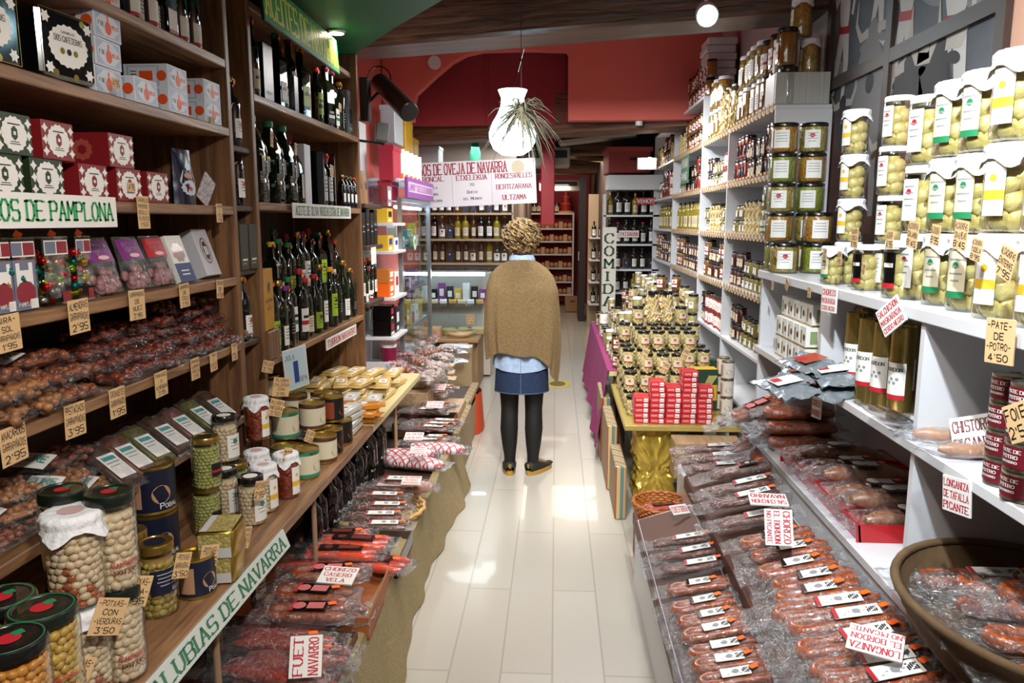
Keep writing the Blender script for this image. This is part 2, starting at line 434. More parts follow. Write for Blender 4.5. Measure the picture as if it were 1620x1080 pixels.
# arch: salmon wall above the second beam, dark red niche behind
outer = [(-1.5, 2.45), (1.36, 2.45), (1.36, 3.5), (-1.5, 3.5)]
hole = [U(x, y, Y=6.75) for x, y in ((655, 172), (660, 150), (690, 122), (716, 100), (738, 88), (765, 82), (830, 80), (896, 82), (899, 86), (899, 172))]
hp = [(p.x, p.z) for p in hole]
f = MB()
f.prism([(-1.5, 2.45), (hp[0][0], 2.45), hp[0], hp[1], hp[2], hp[3], hp[4], (hp[4][0], 3.5), (-1.5, 3.5)], 6.7, 6.82)
f.prism([hp[4], hp[5], hp[6], hp[7], hp[8], (hp[8][0], 3.5), (hp[4][0], 3.5)], 6.7, 6.82)
f.prism([(hp[9][0], 2.45), (1.36, 2.45), (1.36, 3.5), (hp[8][0], 3.5), hp[8]], 6.7, 6.82)
struct('wall_arch', f, salmon, 0)
f = MB(); f.box((-.1, 7.02, 3.0), (2.9, .06, 1.1))
for x in (-.62, .06): f.box((x, 6.985, 3.0), (.02, .02, 1.1), 0)
struct('wall_niche', f, dred, 0)
# green soffit over the left shelves
g = [U(x, y, Z=2.5) for x, y in ((565, 91), (640, 40), (700, 0))]
e = (g[2] - g[1]).normalized() * 2.2
poly = [(-1.5, 4.3), (-1.1, 4.27), (g[1].x - .06, g[1].y + .05), (g[2].x, g[2].y), (g[2].x + .25, g[2].y - .45), (.0, .5), (-1.5, .5)]
f = MB(); f.prism(poly, 2.5, 2.62, ax='z'); struct('ceiling_soffit', f, green, 20)
# far room: side wall, brown door, partition, red post
f = MB(); f.box((.98, 12.0, 1.3), (.7, 6.0, 2.6)); struct('wall_far_right', f, brown_wall, 0)
f = MB(); f.box((-1.0, 8.75, 1.3), (1.1, .1, 2.6)); f.box((-.52, 11.9, 1.3), (.1, 6.2, 2.6), 0); struct('wall_counter', f, M('counter_wall', 'a08a7a', .7), 0)
f = MB(); f.box((.42, 12.6, 1.15), (.10, .75, 2.3)); f.box((.37, 12.3, 1.05), (.03, .04, .14), 1)
struct('door_1', f, [M('door_dark', '2a1a17', .5), M('steel', 'b8b8ba', .3, 1)], 0)
f = MB(); f.box((-.10, 8.9, 2.05), (.16, .12, 1.0), bev=.01); struct('trim_post', f, M('post_red', 'a01822', .4))
# ================================================================== BOOKCASES ON THE LEFT
def board(x0, x1, y0, y1, z, th=.028, m=0, b=.003):
    return MB().box(((x0 + x1) / 2, (y0 + y1) / 2, z - th / 2), (abs(x1 - x0), y1 - y0, th), m, bev=b)
XF, XB = -1.10, -1.48
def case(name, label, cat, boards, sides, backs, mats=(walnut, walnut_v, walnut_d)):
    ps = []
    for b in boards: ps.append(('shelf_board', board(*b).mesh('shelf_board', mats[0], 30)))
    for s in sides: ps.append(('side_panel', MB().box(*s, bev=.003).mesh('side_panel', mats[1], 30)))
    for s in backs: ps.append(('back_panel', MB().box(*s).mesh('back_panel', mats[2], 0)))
    return put(name, label, cat, ps)
Z1 = [.92, 1.18, 1.41, 1.65, 1.91, 2.13]
case('bookcase', 'tall walnut shelving unit of sweets and nuts nearest the camera on the left wall', 'shelf',
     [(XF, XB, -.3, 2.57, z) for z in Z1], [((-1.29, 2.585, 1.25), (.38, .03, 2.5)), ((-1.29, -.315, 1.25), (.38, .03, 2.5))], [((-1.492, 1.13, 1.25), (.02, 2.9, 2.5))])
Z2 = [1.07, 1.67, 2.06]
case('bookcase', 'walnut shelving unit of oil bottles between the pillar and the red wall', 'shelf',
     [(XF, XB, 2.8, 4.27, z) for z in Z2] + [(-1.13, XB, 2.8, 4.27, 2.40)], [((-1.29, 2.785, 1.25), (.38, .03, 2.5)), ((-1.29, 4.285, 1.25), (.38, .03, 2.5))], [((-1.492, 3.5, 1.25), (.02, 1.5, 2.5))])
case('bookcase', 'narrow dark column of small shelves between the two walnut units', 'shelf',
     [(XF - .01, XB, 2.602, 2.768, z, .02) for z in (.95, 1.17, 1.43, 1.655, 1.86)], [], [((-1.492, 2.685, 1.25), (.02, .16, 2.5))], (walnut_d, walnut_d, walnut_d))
ZD = .685
put('shelf_deck', 'long walnut deck holding bean jars and tins below the left shelving', 'shelf',
    [('shelf_board', board(-.82, -1.47, .35, 3.3, ZD, .035).mesh('deck', walnut)), ('shelf_board', board(-.82, -1.47, 3.3, 4.5, ZD, .035).mesh('deck_pale', cream_lam), [], {'label': 'pale cream far board'})] +
    [('support_rod', MB().tube([(-.86, y, .305), (-.86, y, ZD - .036)], .009, 10).mesh('rod', M('dowel', 'a08468', .5))) for y in (1.75, 2.55, 3.95)] +
    [('side_panel', MB().box((-1.25, y, .327), (.36, .03, .65), bev=.003).mesh('gable', walnut_v)) for y in (2.62, 4.2)] +
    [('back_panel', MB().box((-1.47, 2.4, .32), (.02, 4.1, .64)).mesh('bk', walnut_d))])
# far columns beyond the oil unit
case('wall_shelf', 'short stack of dark wooden shelves just beyond the oil bottle unit', 'shelf',
     [(-1.08, -1.48, 4.31, 4.72, z, .025) for z in (1.13, 1.46, 1.70)], [], [], (walnut_d, walnut_v, walnut_d))
# ================================================================== WHITE SHELVING ON THE RIGHT
WX, WB = 1.07, 1.345
KZ = {.62: .55, .92: .872, 1.23: 1.204, 1.53: 1.525, 1.82: 1.835, 2.13: 2.167, 2.45: 2.51}
ydiv = [3.93, 4.94, 5.83, 7.2, 8.6]
wps = []
for z in (.62, .92, 1.23, 1.53, 1.82, 2.13):
    wps.append(('shelf_board', board(WX, WB, 3.93, 8.6, KZ[z], .022).mesh('sb', white_lam)))
wps.append(('shelf_board', board(WX, WB, 5.85, 8.6, KZ[2.45], .022).mesh('sb', white_lam)))
for i, y in enumerate(ydiv):
    h = (KZ[2.13] if i < 2 else KZ[2.45]) - .023
    wps.append(('side_panel', MB().box((1.207, y, h / 2 + .0), (.272, .02, h)).mesh('sp', white_lam)))
put('shelving_unit', 'tall white shelving unit full of preserves along the brick wall', 'shelf', wps)
put('panel_board', 'plain grey white ribbed panel standing on top of the near end of the white shelving', 'panel', MB().box((1.20, 3.95, 2.245), (.26, .02, .15)).mesh('pb', M('ribbed_white', 'b9b9b4', .5, b=(90, .3), stretch=(1, 1, .02))))
nps = [('shelf_board', board(.95, WB, .3, 3.64, 1.375, .035).mesh('sb', white_lam)), ('shelf_board', board(.95, WB, .3, 3.64, 1.02, .03).mesh('sb', white_lam)),
       ('shelf_board', board(.9, WB, .9, 3.64, .635, .03).mesh('sb', white_lam))]
for y, z0, z1 in ((3.625, 0, 1.34), (2.78, 1.02, 1.34), (2.02, 0.635, 1.34), (.4, 0, 1.34)):
    nps.append(('side_panel', MB().box((1.152, y, (z0 + z1) / 2), (.385 if z0 else .37, .022, z1 - z0 - .002)).mesh('sp', white_lam)))
nps.append(('front_panel', MB().box((.915, 2.25, .30), (.02, 2.7, .605)).mesh('fp', white_lam)))
nps.append(('back_panel', MB().box((1.352, 2.0, .68), (.012, 3.3, 1.36)).mesh('bp', white_lam)))
put('shelving_unit', 'low white shelving unit with artichoke jars on its top board', 'shelf', nps)
# sausage display plinth, two steps
pl = [('lower_step', MB().prism([(.36, 0), (.60, 0), (.60, .38), (.36, .30)], 1.2, 3.2).mesh('lo', white_lam, 0)),
      ('upper_step', MB().prism([(.605, 0), (.90, 0), (.90, .50), (.605, .42)], 1.2, 3.62).mesh('up', white_lam, 0))]
pl += [('shade_sheet', MB().prism([(.372, .300), (.592, .372), (.592, .382), (.372, .312)], 1.25, 3.18).prism([(.62, .425), (.89, .500), (.89, .508), (.62, .433)], 1.25, 3.6).mesh('ln', M('tray_brown', '5a3426', .5), 0))]  # brown sheets standing in for the shade between the packs
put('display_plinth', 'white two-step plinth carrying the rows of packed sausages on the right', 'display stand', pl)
# tables
gold = M('gold_foil', 'd8b850', .25, .55, b=(9, .9))
goldflat = M('gold_cover', 'c8b468', .3, .5, b=(20, .3))
tp = [('tabletop', MB().box((.69, 4.42, .525), (.64, 1.04, .03), bev=.004).mesh('tt', goldflat))]
def crumple(x0, x1, y0, y1, z0, z1, nm):
    f = MB()
    def fn(u, v):
        a = u * 4; k = int(a) % 4; t = a - int(a)
        P_ = [(x0, y0), (x1, y0), (x1, y1), (x0, y1), (x0, y0)]
        x = P_[k][0] + (P_[k + 1][0] - P_[k][0]) * t; y = P_[k][1] + (P_[k + 1][1] - P_[k][1]) * t
        z = z0 + (z1 - z0) * v
        cx, cy = (x0 + x1) / 2, (y0 + y1) / 2
        pin = 1 - .10 * math.exp(-((v - .38) / .12) ** 2)
        d = noise.noise(Vector((x * 22, y * 22, z * 14))) * .022
        a2 = math.atan2(z - (z0 + (z1 - z0) * .4), x - cx)
        d += .009 * math.sin(a2 * 14)
        return (cx + (x - cx) * pin + (x - cx) * d * 6, cy + (y - cy) * pin - abs(d) * (1 if y < cy else -1), z)
    f.surf(fn, 96, 36, 0, True)
    return f.mesh(nm, gold, 60)
tp.append(('foil_pillar', crumple(.44, .65, 3.98, 4.2, .10, .508, 'pillar'), [], {'label': 'crumpled gold foil wrapped pillar'}))
for x, y in ((.44, 4.88), (.95, 4.88), (.95, 3.96)): tp.append(('leg', MB().box((x, y, .255), (.04, .04, .51)).mesh('leg', walnut_v)))
put('display_table', 'low table covered in gold paper under the red tins', 'table', tp)
tp = [('tabletop', MB().box((.67, 6.25, .60), (.62, 2.55, .03)).mesh('tt', cream_lam))] + [('leg', MB().box((x, y, .293), (.05, .05, .584)).mesh('leg', walnut_v)) for x in (.42, .93) for y in (5.05, 7.45)]
put('display_table', 'long table of preserves hung with a purple cloth on its aisle side', 'table', tp)
f = MB()
def cl(u, v):
    y = 4.98 + u * 2.5
    w = .014 * math.sin(u * 31) + .008 * math.sin(u * 57 + 1)
    drop = v * (.50 + .05 * math.sin(u * 9))
    return (.352 - .07 * v - w * v, y - v * .10 * (1 - u * 2), .618 - drop)
f.surf(cl, 90, 14); f.surf(lambda u, v: (.352 + v * .1, 4.98 + u * 2.5, .6185), 20, 1)
purp = M('purple_cloth', '8c2c62', .9, b=(120, .2))
me = f.mesh('cloth', purp, 60)
put('tablecloth', 'purple cloth hanging down the aisle side of the long table', 'tablecloth', me)
# left low display bench with burlap skirt
burlap = M('burlap', 'a3926c', .9, n=(60, .8), c2='8a7a55', b=(180, .5))
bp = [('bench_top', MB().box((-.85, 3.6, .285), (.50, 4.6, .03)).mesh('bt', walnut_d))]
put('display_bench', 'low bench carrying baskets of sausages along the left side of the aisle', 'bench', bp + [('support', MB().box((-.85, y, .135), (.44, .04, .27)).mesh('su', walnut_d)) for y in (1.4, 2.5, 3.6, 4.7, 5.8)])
f = MB()
def sk(u, v):
    y = 1.35 + u * 3.1
    w = .008 * math.sin(u * 38) + .006 * math.sin(u * 71 + 2)
    return (-.585 + .05 * v ** 1.5 + w * (.2 + v) * .9 + .03 * v * math.sin(u * 8), y + .02 * math.sin(v * 4 + u * 20), .325 - .318 * v)
f.surf(sk, 160, 16)
f.surf(lambda u, v: (-.585 - .04 * v + .004 * math.sin(u * 38), 1.35 + u * 3.1, .325 + .01 * math.sin(u * 30) * v), 80, 2)
me = f.mesh('burlap', burlap, 60)
put('burlap_skirt', 'olive brown burlap cloth draped down the front of the low sausage bench', 'cloth', me)
# ================================================================== PRODUCT KINDS
white = M('white_paper', 'e9e7e2', .6); cream = M('cream_paper', 'd8cdb0', .6); black = M('black_ink', '111111', .5); redp = M('red_print', 'b3202c', .5)
bluep = M('blue_print', '27498c', .5); greenp = M('green_print', '1f7a4d', .5); orange = M('orange_sticker', 'ff6a10', .5); yellowp = M('yellow_print', 'e0b432', .5)
purplep = M('purple_print', '7a2a78', .5); greyp = M('grey_print', '8d8f93', .5); tealp = M('teal_print', '2d9a93', .5); tan = M('tan_card', 'd9b483', .65); brownp = M('brown_print', '5b3528', .5)
navy = M('navy_print', '151c33', .35); maroon = M('maroon_print', '6a1522', .4); blackgl = M('black_gloss', '0b0b0c', .12, coat=.5); gold_lid = M('gold_lid', 'b99a4c', .28, .9); tin = M('tin_metal', 'b9b6a6', .25, .95)
cardboard = M('cardboard', '9a7350', .8); whitelid = M('white_lid', 'e8e8ea', .35); blacklid = M('black_lid', '101112', .25, coat=.4)
cloth_w = M('white_cloth', 'e6e7ea', .75, b=(60, .5)); glass_g = clear('jar_glass', 'f2f6f2', .04, base=.05, edge=.55)
film = clear('plastic_film', 'f8f9fb', .13, body=.012, base=.035, bump=(34, .9), edge=.30)
film2 = clear('shiny_film', 'f8f9fb', .085, body=.015, base=.04, bump=(34, 1.0), edge=.50)
oilg = M('dark_green_glass', '0d1608', .05, coat=.6); wineg = M('near_black_glass', '08080a', .05, coat=.6); amberg = M('amber_glass', '4a2a0c', .08, coat=.5); yellg = M('olive_oil_glass', '8a7a1c', .08, coat=.5)
beanw = M('white_beans', 'e4bf98', .35, n=(30, .7), c2='efdcc2', coat=.5); beany = M('yellow_chickpeas', 'd8b25c', .35, n=(30, .8), c2='c89a40', coat=.5)
beano = M('orange_beans', 'd07f2a', .35, n=(20, .8), c2='e0a24c', coat=.5); beang = M('green_beans', 'c3bd7a', .35, n=(30, .8), c2='a5a65a', coat=.5)
arti = M('artichoke_hearts', 'e2cf90', .35, n=(30, 1.1), c2='b8a058', coat=.5, b=(60, .4)); artib = M('olive_brine', '9a9046', .3, coat=.5)
redsauce = M('red_stew', '7a2418', .4, vor=70, c2='a8452c', coat=.5); peas = M('peas', '7d8a2c', .35, vor=110, c2='a5a53c', coat=.5); carrot = M('carrot_mix', 'c8702a', .35, vor=70, c2='a99a3a', coat=.5)
honey = M('amber_preserve', 'a8701c', .25, n=(20, .8), c2='8a4a10', coat=.5); redpep = M('red_pepper', 'a81c14', .25, n=(14, .8), c2='c8401c', coat=.5); maroonj = M('dark_red_jar', '4a1018', .3, coat=.5)
aspar = M('asparagus', 'd8b878', .4, n=(12, .6), c2='ecd8a4', coat=.4); aspg = M('green_asparagus', '9a9a4c', .4, n=(12, .6), c2='c8c07a', coat=.4); pickle = M('mixed_pickles', '9a8a3c', .35, vor=60, c2='c8a85c', coat=.5)
nutr = M('glazed_almonds', '5a2014', .25, n=(40, .9), c2='8a3c22', coat=.6); nutb = M('glazed_peanuts', '8a5430', .4, n=(50, .9), c2='b07a48', coat=.3); nutc = M('caramel_nuts', '6a2c1a', .3, n=(40, .9), c2='a0603a', coat=.5)
saus = M('cured_sausage', '6a2a12', .28, n=(90, 1.2), c2='ac5628', coat=.6, b=(120, .4)); sausd = M('dark_sausage', '421a0e', .3, n=(110, 1.3), c2='80402a', coat=.6, b=(120, .4)); sausr = M('red_sausage', '7a140c', .3, n=(120, 1.2), c2='b05040', coat=.6, b=(120, .4))
_pc = {}
def memo(k, fn):
    if k not in _pc: _pc[k] = fn()
    return _pc[k]
def art(f, w, x, z, a, b, kind, e=.0005, n=1):
    """label artwork of width a, height b centred on x, z. materials of f: 0 base 1 accent 2 ink 3 second accent"""
    f.rect(x - a / 2, z - b / 2, x + a / 2, z + b / 2, 0, w, e, n)
    e += .0004
    if 'band' in kind: f.rect(x - a / 2, z - b * .2, x + a / 2, z - b * .02, 1, w, e, n)
    if 'top' in kind: f.rect(x - a / 2, z + b * .3, x + a / 2, z + b * .5, 1, w, e, n)
    if 'foot' in kind: f.rect(x - a / 2, z - b * .5, x + a / 2, z - b * .36, 1, w, e, n)
    if 'logo' in kind: f.disc(x, z + b * .2, a * .16, 1, w, e)
    if 'pic' in kind: f.disc(x + a * .1, z - b * .12, a * .25, 3, w, e, 12, b * .16)
    if 'code' in kind:
        for i in range(6): f.rect(x + a * (.1 + .05 * i), z - b * .44, x + a * (.125 + .05 * i), z - b * .26, 2, w, e)
    if 'lines' in kind:
        r = random.Random(hash(kind) % 99 if 0 else len(kind))
        for i in range(4):
            q = a * r.uniform(.2, .4); zz = z + b * (.32 - .15 * i)
            f.rect(x - q, zz - b * .018, x + q, zz + b * .018, 2, w, e, max(1, n // 2))
    if 'big' in kind: f.rect(x - a * .36, z + b * .08, x + a * .36, z + b * .2, 2, w, e, n)
def jar(r=.05, h=.17, lid=whitelid, cont=beanw, lab=None, mats=(white, redp, black, tealp), cloth=False, geo=None, words=None, stew=False, lw=1.5, neck=.86, lz=(.18, .62), seg=20, rim=None):
    """glass jar: glass, contents, lid, label, cloth cover"""
    def mk():
        ps = []
        gl = MB().lathe([(r * .88, 0), (r * .98, .004), (r, .012), (r, h * .80), (r * (neck + 1) / 2 + .001, h * .85), (r * neck, h * .89), (r * neck, h * .93)], seg)
        ct = MB(); R0 = r - .0035
        if geo:
            bs, sc, cm = geo
            nz = int((h * .80) / (bs * 1.45)); rr = random.Random(3)
            kc = .80 if bs < .02 else .50
            ct.lathe([(R0 * kc, .006), (R0 * kc, h * .80)], 14, 0)
            for j in range(nz):
                n = int(2 * PI * (R0 - bs * .5) / (bs * 1.75))
                for i in range(n):
                    a = 2 * PI * (i + .5 * (j % 2) + rr.uniform(-.2, .2)) / n
                    q = R0 - bs * sc[1] - rr.uniform(0, .002)
                    ct.blob((q * math.cos(a), q * math.sin(a), bs * .9 + j * bs * 1.45 + rr.uniform(-.15, .15) * bs), bs * rr.uniform(.85, 1.08), 2 if stew and j * bs * 1.45 < h * (.24 + .16 * math.sin(a * 2)) and rr.random() < .7 else 1, sc, (rr.uniform(-.5, .5), rr.uniform(-.8, .8), a + PI / 2), 7, 5)
        else:
            ct.lathe([(R0 * .9, .004), (R0, .012), (R0, h * .79), (R0 * neck, h * .86)], seg, 0)
        lp = [(r * (neck + .03), h * .885), (r * (neck + .05), h * .89), (r * (neck + .05), h * .975), (r * (neck + .01), h), (r * neck * .86, h * 1.0), (r * neck * .84, h * .992)]
        ld = MB().lathe(lp, seg + 4, 0)
        if rim: ld.disc(0, 0, r * neck * (.6 if rim is not redp else .34), 1, lambda x, z, e: (x, z, h * .993 + e), .0006, 16)
        if rim is redp:
            ld.disc(r * .3, r * .15, r * .16, 2, lambda x, z, e: (x, z, h * .993 + e), .0009, 8, jag=.3)
            ld.tube([(r * neck * .93 * math.cos(k * PI / 16), r * neck * .93 * math.sin(k * PI / 16), h * .992) for k in range(33)], .0018, 5, 2)
        ps.append(('glass', gl.mesh('glass', glass_g, 50)))
        ps.append(('contents', ct.mesh('contents', [cont if not geo else geo[2], cont, M('stained_beans', 'b4603c', .3, coat=.5)], 60), [], {'kind': 'stuff'} if geo else {}))
        ps.append(('lid', ld.mesh('lid', [lid, rim or lid, greenp], 40)))
        if cloth:
            cm = MB()
            def fn(u, v):
                a = 2 * PI * u; c4 = abs(math.cos(2 * a)) ** 3
                if v < .3: rr_ = r * neck * 1.06 * (v / .3 + .001); z = h * 1.008 + .001
                elif v < .55: rr_ = r * (neck + .10) + .001; z = h * 1.008 - (v - .3) / .25 * h * .11
                else:
                    t = (v - .55) / .45; rr_ = r * (neck + .09 + t * (.05 + .16 * c4)); z = h * .898 - t * (.010 + .020 * c4)
                rr_ += .0022 * math.sin(a * 17 + v * 5) * (v > .28)
                return (rr_ * math.cos(a + .6), rr_ * math.sin(a + .6), z)
            cm.surf(fn, 48, 14, 0, True); cm.disc(.0, 0, r * .42, 1, lambda x, z, e: (x, z, h * 1.008 + .0015 + e), .0004, 18, jag=.08)
            ps.append(('cloth_cover', cm.mesh('cloth_cover', [cloth_w, M('cloth_print', 'c9a8a4', .7)], 60)))
        if lab or words:
            f = MB(); wr = cyl(r); a = r * lw; b = h * (lz[1] - lz[0]); zc = h * (lz[0] + lz[1]) / 2
            if lab: art(f, wr, 0, zc, a, b, lab, n=10)
            for (t, zz, hh, ww, m_, st) in (words or []): f.text(t, 0, h * zz, hh, ww, m_, wr, .0014, st)
            ps[0] = (*ps[0], [('label', f.mesh('label', list(mats), 60))])
        return ps
    return memo(('jar', r, h, lid.name, cont.name, lab, tuple(m.name for m in mats), cloth, str(geo), str(words), lw, neck, lz, stew, rim.name if rim else 0), mk)
BP = {'dorica': [(.85, 0), (1, .03), (1, .58), (.92, .66), (.5, .76), (.40, .80), (.38, .93), (.42, .93), (.42, .955)],
      'bord': [(.9, 0), (1, .02), (1, .60), (.9, .68), (.5, .74), (.38, .78), (.36, .95), (.40, .95), (.40, .965)],
      'square': [(.9, 0), (.95, .02), (.95, .62), (.8, .68), (.40, .74), (.36, .78), (.36, .93), (.42, .93), (.42, .955)],
      'slim': [(.9, 0), (1, .02), (1, .70), (.7, .78), (.42, .84), (.40, .93), (.42, .955)],
      'jug': [(.85, 0), (1, .03), (1, .26), (.93, .30), (1, .34), (1, .56), (.9, .66), (.55, .80), (.34, .86), (.32, .92)],
      'squat': [(.9, 0), (1, .03), (1, .50), (.8, .58), (.4, .64), (.34, .70), (.34, .9), (.5, .9), (.5, .93)]}
def bottle(kind='dorica', r=.033, h=.27, g=oilg, cap=blacklid, lab='lines', mats=(white, redp, black, greenp), lz=(.15, .48), sticker=True, words=None, neckfoil=False):
    def mk():
        pr = [(a * r, b * h) for a, b in BP[kind]]; sq = .9 if kind == 'square' else .5 if kind == 'jug' else 0
        body = MB().lathe(pr, 20, 0, sq=sq)
        top_ = pr[-1]
        cr = max(top_[0] * 1.12, .011)
        z0 = h * (.84 if neckfoil else .925)
        cp = MB().lathe([(cr, z0), (cr * 1.03, z0 + .003), (cr * 1.03, h * .985), (cr * .9, h)], 14)
        ps = [('bottle_body', body.mesh('bottle_body', g, 50)), ('cap', cp.mesh('cap', cap, 40))]
        if lab:
            f = MB(); w = cyl(r) if not sq else (lambda x, z, e: (x, -r * (.95 + .02) - e, z))
            art(f, w, 0, h * (lz[0] + lz[1]) / 2, r * (1.6 if not sq else 1.5), h * (lz[1] - lz[0]), lab, .0007, 8)
            for (t, zz, hh, ww, m_, st) in (words or []): f.text(t, 0, h * zz, hh, ww, m_, w, .0016, st)
            ps[0] = (*ps[0], [('label', f.mesh('label', list(mats), 60))])
        if kind == 'jug':
            ps.append(('handle', MB().tube([(.0, .012, h * .82), (0, r * .9, h * .84), (0, r * 1.05, h * .78), (0, r * .95, h * .62)], .007, 8).mesh('handle', g)))
        if sticker: ps[1] = (*ps[1], [('price_sticker', MB().box((.003, -cr - .002, h * .93), (.018, .001, .015), rot=(.2, .3, .2)).mesh('stk', orange, 0))])
        return ps
    return memo(('bot', kind, r, h, g.name, cap.name, lab, tuple(m.name for m in mats), lz, sticker, str(words), neckfoil), mk)
def can(r=.05, h=.11, side=white, metal=tin, lab='band', mats=(white, brownp, black, greyp), words=None, lw=2.6):
    def mk():
        f = MB().lathe([(r * .97, 0), (r * 1.02, .001), (r * 1.02, .004), (r, .006), (r, h - .006), (r * 1.02, h - .004), (r * 1.02, h - .0005), (r * .97, h), (r * .95, h - .004), (r * .7, h - .004), (r * .66, h - .003), (r * .5, h - .0035)], 28, 0)
        g = MB(); w = cyl(r)
        g.lathe([(r + .0006, .008), (r + .0006, h - .008)], 28, 0); g.f = g.f[:-2]; g.m = g.m[:-2]
        if 'bands' in lab:
            for z in (.12, .88): g.rect(-PI * r, h * z - h * .055, PI * r, h * z + h * .055, 1, w, .001, 28)
        if 'logo' in lab: g.disc(.012, h * .42, r * .42, 3, w, .001, 16)
        if 'code' in lab: g.rect(-r * 1.5, h * .15, -r * .6, h * .8, 3, w, .001, 6)
        for (t, x, zz, hh, ww, m_, st) in (words or []): g.text(t, x, h * zz, hh, ww, m_, w, .0016, st)
        return [('can_body', f.mesh('can_body', metal, 40), [('label', g.mesh('label', list(mats), 60))])]
    return memo(('can', r, h, lab, metal.name, tuple(m.name for m in mats), str(words)), mk)
def carton(w, d, h, mats, front=None, side=None, topf=None, bev=.0012):
    """printed carton; front/side/top are functions drawing on (mb, warp, width, height)"""
    f = MB().box((0, 0, h / 2), (w, d, h), 0, bev=bev)
    if front: front(f, lambda x, z, e: (x, -d / 2 - e, z + h / 2), w, h)
    if side:
        side(f, lambda x, z, e: (-w / 2 - e, -x, z + h / 2), d, h); side(f, lambda x, z, e: (w / 2 + e, x, z + h / 2), d, h)
    if topf: topf(f, lambda x, z, e: (x, z, h + e), w, d)
    return f.mesh('carton', list(mats), 30)
def pillow(w, l, h, seed=0, nu=16, nv=22, seal=.10, crink=.006, f=None, m=0):
    """heat-sealed bag lying on z=0, length along y"""
    f = f or MB()
    def P_(u, v, s):
        a = abs(2 * u - 1); b = abs(2 * v - 1)
        k = max(0, 1 - a ** 2.6) ** .55 * max(0, 1 - (b / (1 - seal)) ** 3.2) ** .6 if b < 1 - seal else 0
        x = (u - .5) * w * (1 - .10 * k); y = (v - .5) * l
        nn = noise.noise(Vector((x * 28 + seed, y * 28, s * 3))) + .6 * noise.noise(Vector((x * 60 + seed, y * 60, s * 5)))
        z = h * .42 + s * h * (.5 if s > 0 else .38) * k + nn * crink * (.35 + .8 * (1 - k)) * (1 if s > 0 else .5) + (.012 * noise.noise(Vector((u * 3, v * 3, seed))) if k < .05 else 0)
        return (x, y, max(z, .0015))
    f.surf(lambda u, v: P_(u, v, 1), nu, nv, m); f.surf(lambda u, v: P_(1 - u, v, -1), nu, nv, m)
    return f
def nutbag(kind, w=.13, l=.20, h=.045, seed=0, nut=nutr, n=48, nr=.0095, lab=None, lmats=(white, tealp, black, greyp), word=None, flm=film):
    def mk():
        r = random.Random(seed); g = MB()
        for i in range(n):
            u = r.uniform(-.40, .40); v = r.uniform(-.38, .38)
            k = max(0, 1 - abs(2 * u) ** 2.6) ** .5 * max(0, 1 - abs(2.2 * v) ** 3) ** .5
            g.blob((u * w, v * l * (1 if not lab else .8) + (.03 * l if lab else 0), h * .42 + (h * .40 * k - .004) * (1 if r.random() < .75 else r.uniform(-1, 1))), nr * r.uniform(.8, 1.2), 0, (1, r.uniform(.7, 1.3), .8), (r.uniform(-1, 1), r.uniform(-1, 1), r.uniform(0, 3)), 7, 4)
        g.blob((0, 0, h * .40), 1, 0, (w * .38, l * .36, h * .30), None, 12, 6)
        ps = [('nuts', g.mesh('nuts', nut, 60), [], {'kind': 'stuff'}), ('bag', pillow(w, l, h, seed).mesh('bag', flm, 60))]
        if lab:
            f = MB()
            wp = lambda x, z, e: (x, z, h * .93 + e + .004 * math.cos(x / w * 3) - max(0, abs(z) - l * .3) * .5)
            art(f, wp, 0, -l * .34 if lab == 'end' else 0, w * .62, l * .26 if lab == 'end' else l * .5, 'lines' if lab != 'end' else '', .0006, 4)
            if word: f.text(word, 0, -l * .34 if lab == 'end' else l * .12, .018, w * .5, 1, wp, .0015, 'bold')
            ps.append(('label', f.mesh('label', list(lmats), 60)))
        return ps
    return memo(('nut', kind, seed), mk)
def utube(f, L, sep, r, m, seed, bend=True, z=0, wob=.004):
    q = random.Random(seed); pts = []; rad = []
    if bend:
        N_ = 9
        for i in range(N_): pts.append((L / 2 - (L * .86) * i / (N_ - 1), -sep / 2 + q.uniform(-wob, wob), z + r)); rad.append(r * q.uniform(.93, 1.06))
        for i in range(1, 6):
            a = PI * i / 6; pts.append((-L * .36 - math.sin(a) * sep * .62, -sep / 2 * math.cos(a), z + r)); rad.append(r * 1.03)
        for i in range(N_): pts.append((-L * .36 + (L * .86) * i / (N_ - 1), sep / 2 + q.uniform(-wob, wob), z + r)); rad.append(r * q.uniform(.93, 1.06))
        rad[0] = rad[-1] = r * .45
    else:
        N_ = 12
        for i in range(N_): pts.append((-L / 2 + L * i / (N_ - 1), q.uniform(-wob, wob) + .01 * math.sin(i * .5 + seed), z + r)); rad.append(r * q.uniform(.94, 1.05))
        rad[0] = rad[-1] = r * .4; rad[1] *= .8; rad[-2] *= .8
    f.tube(pts, rad, 12, m)
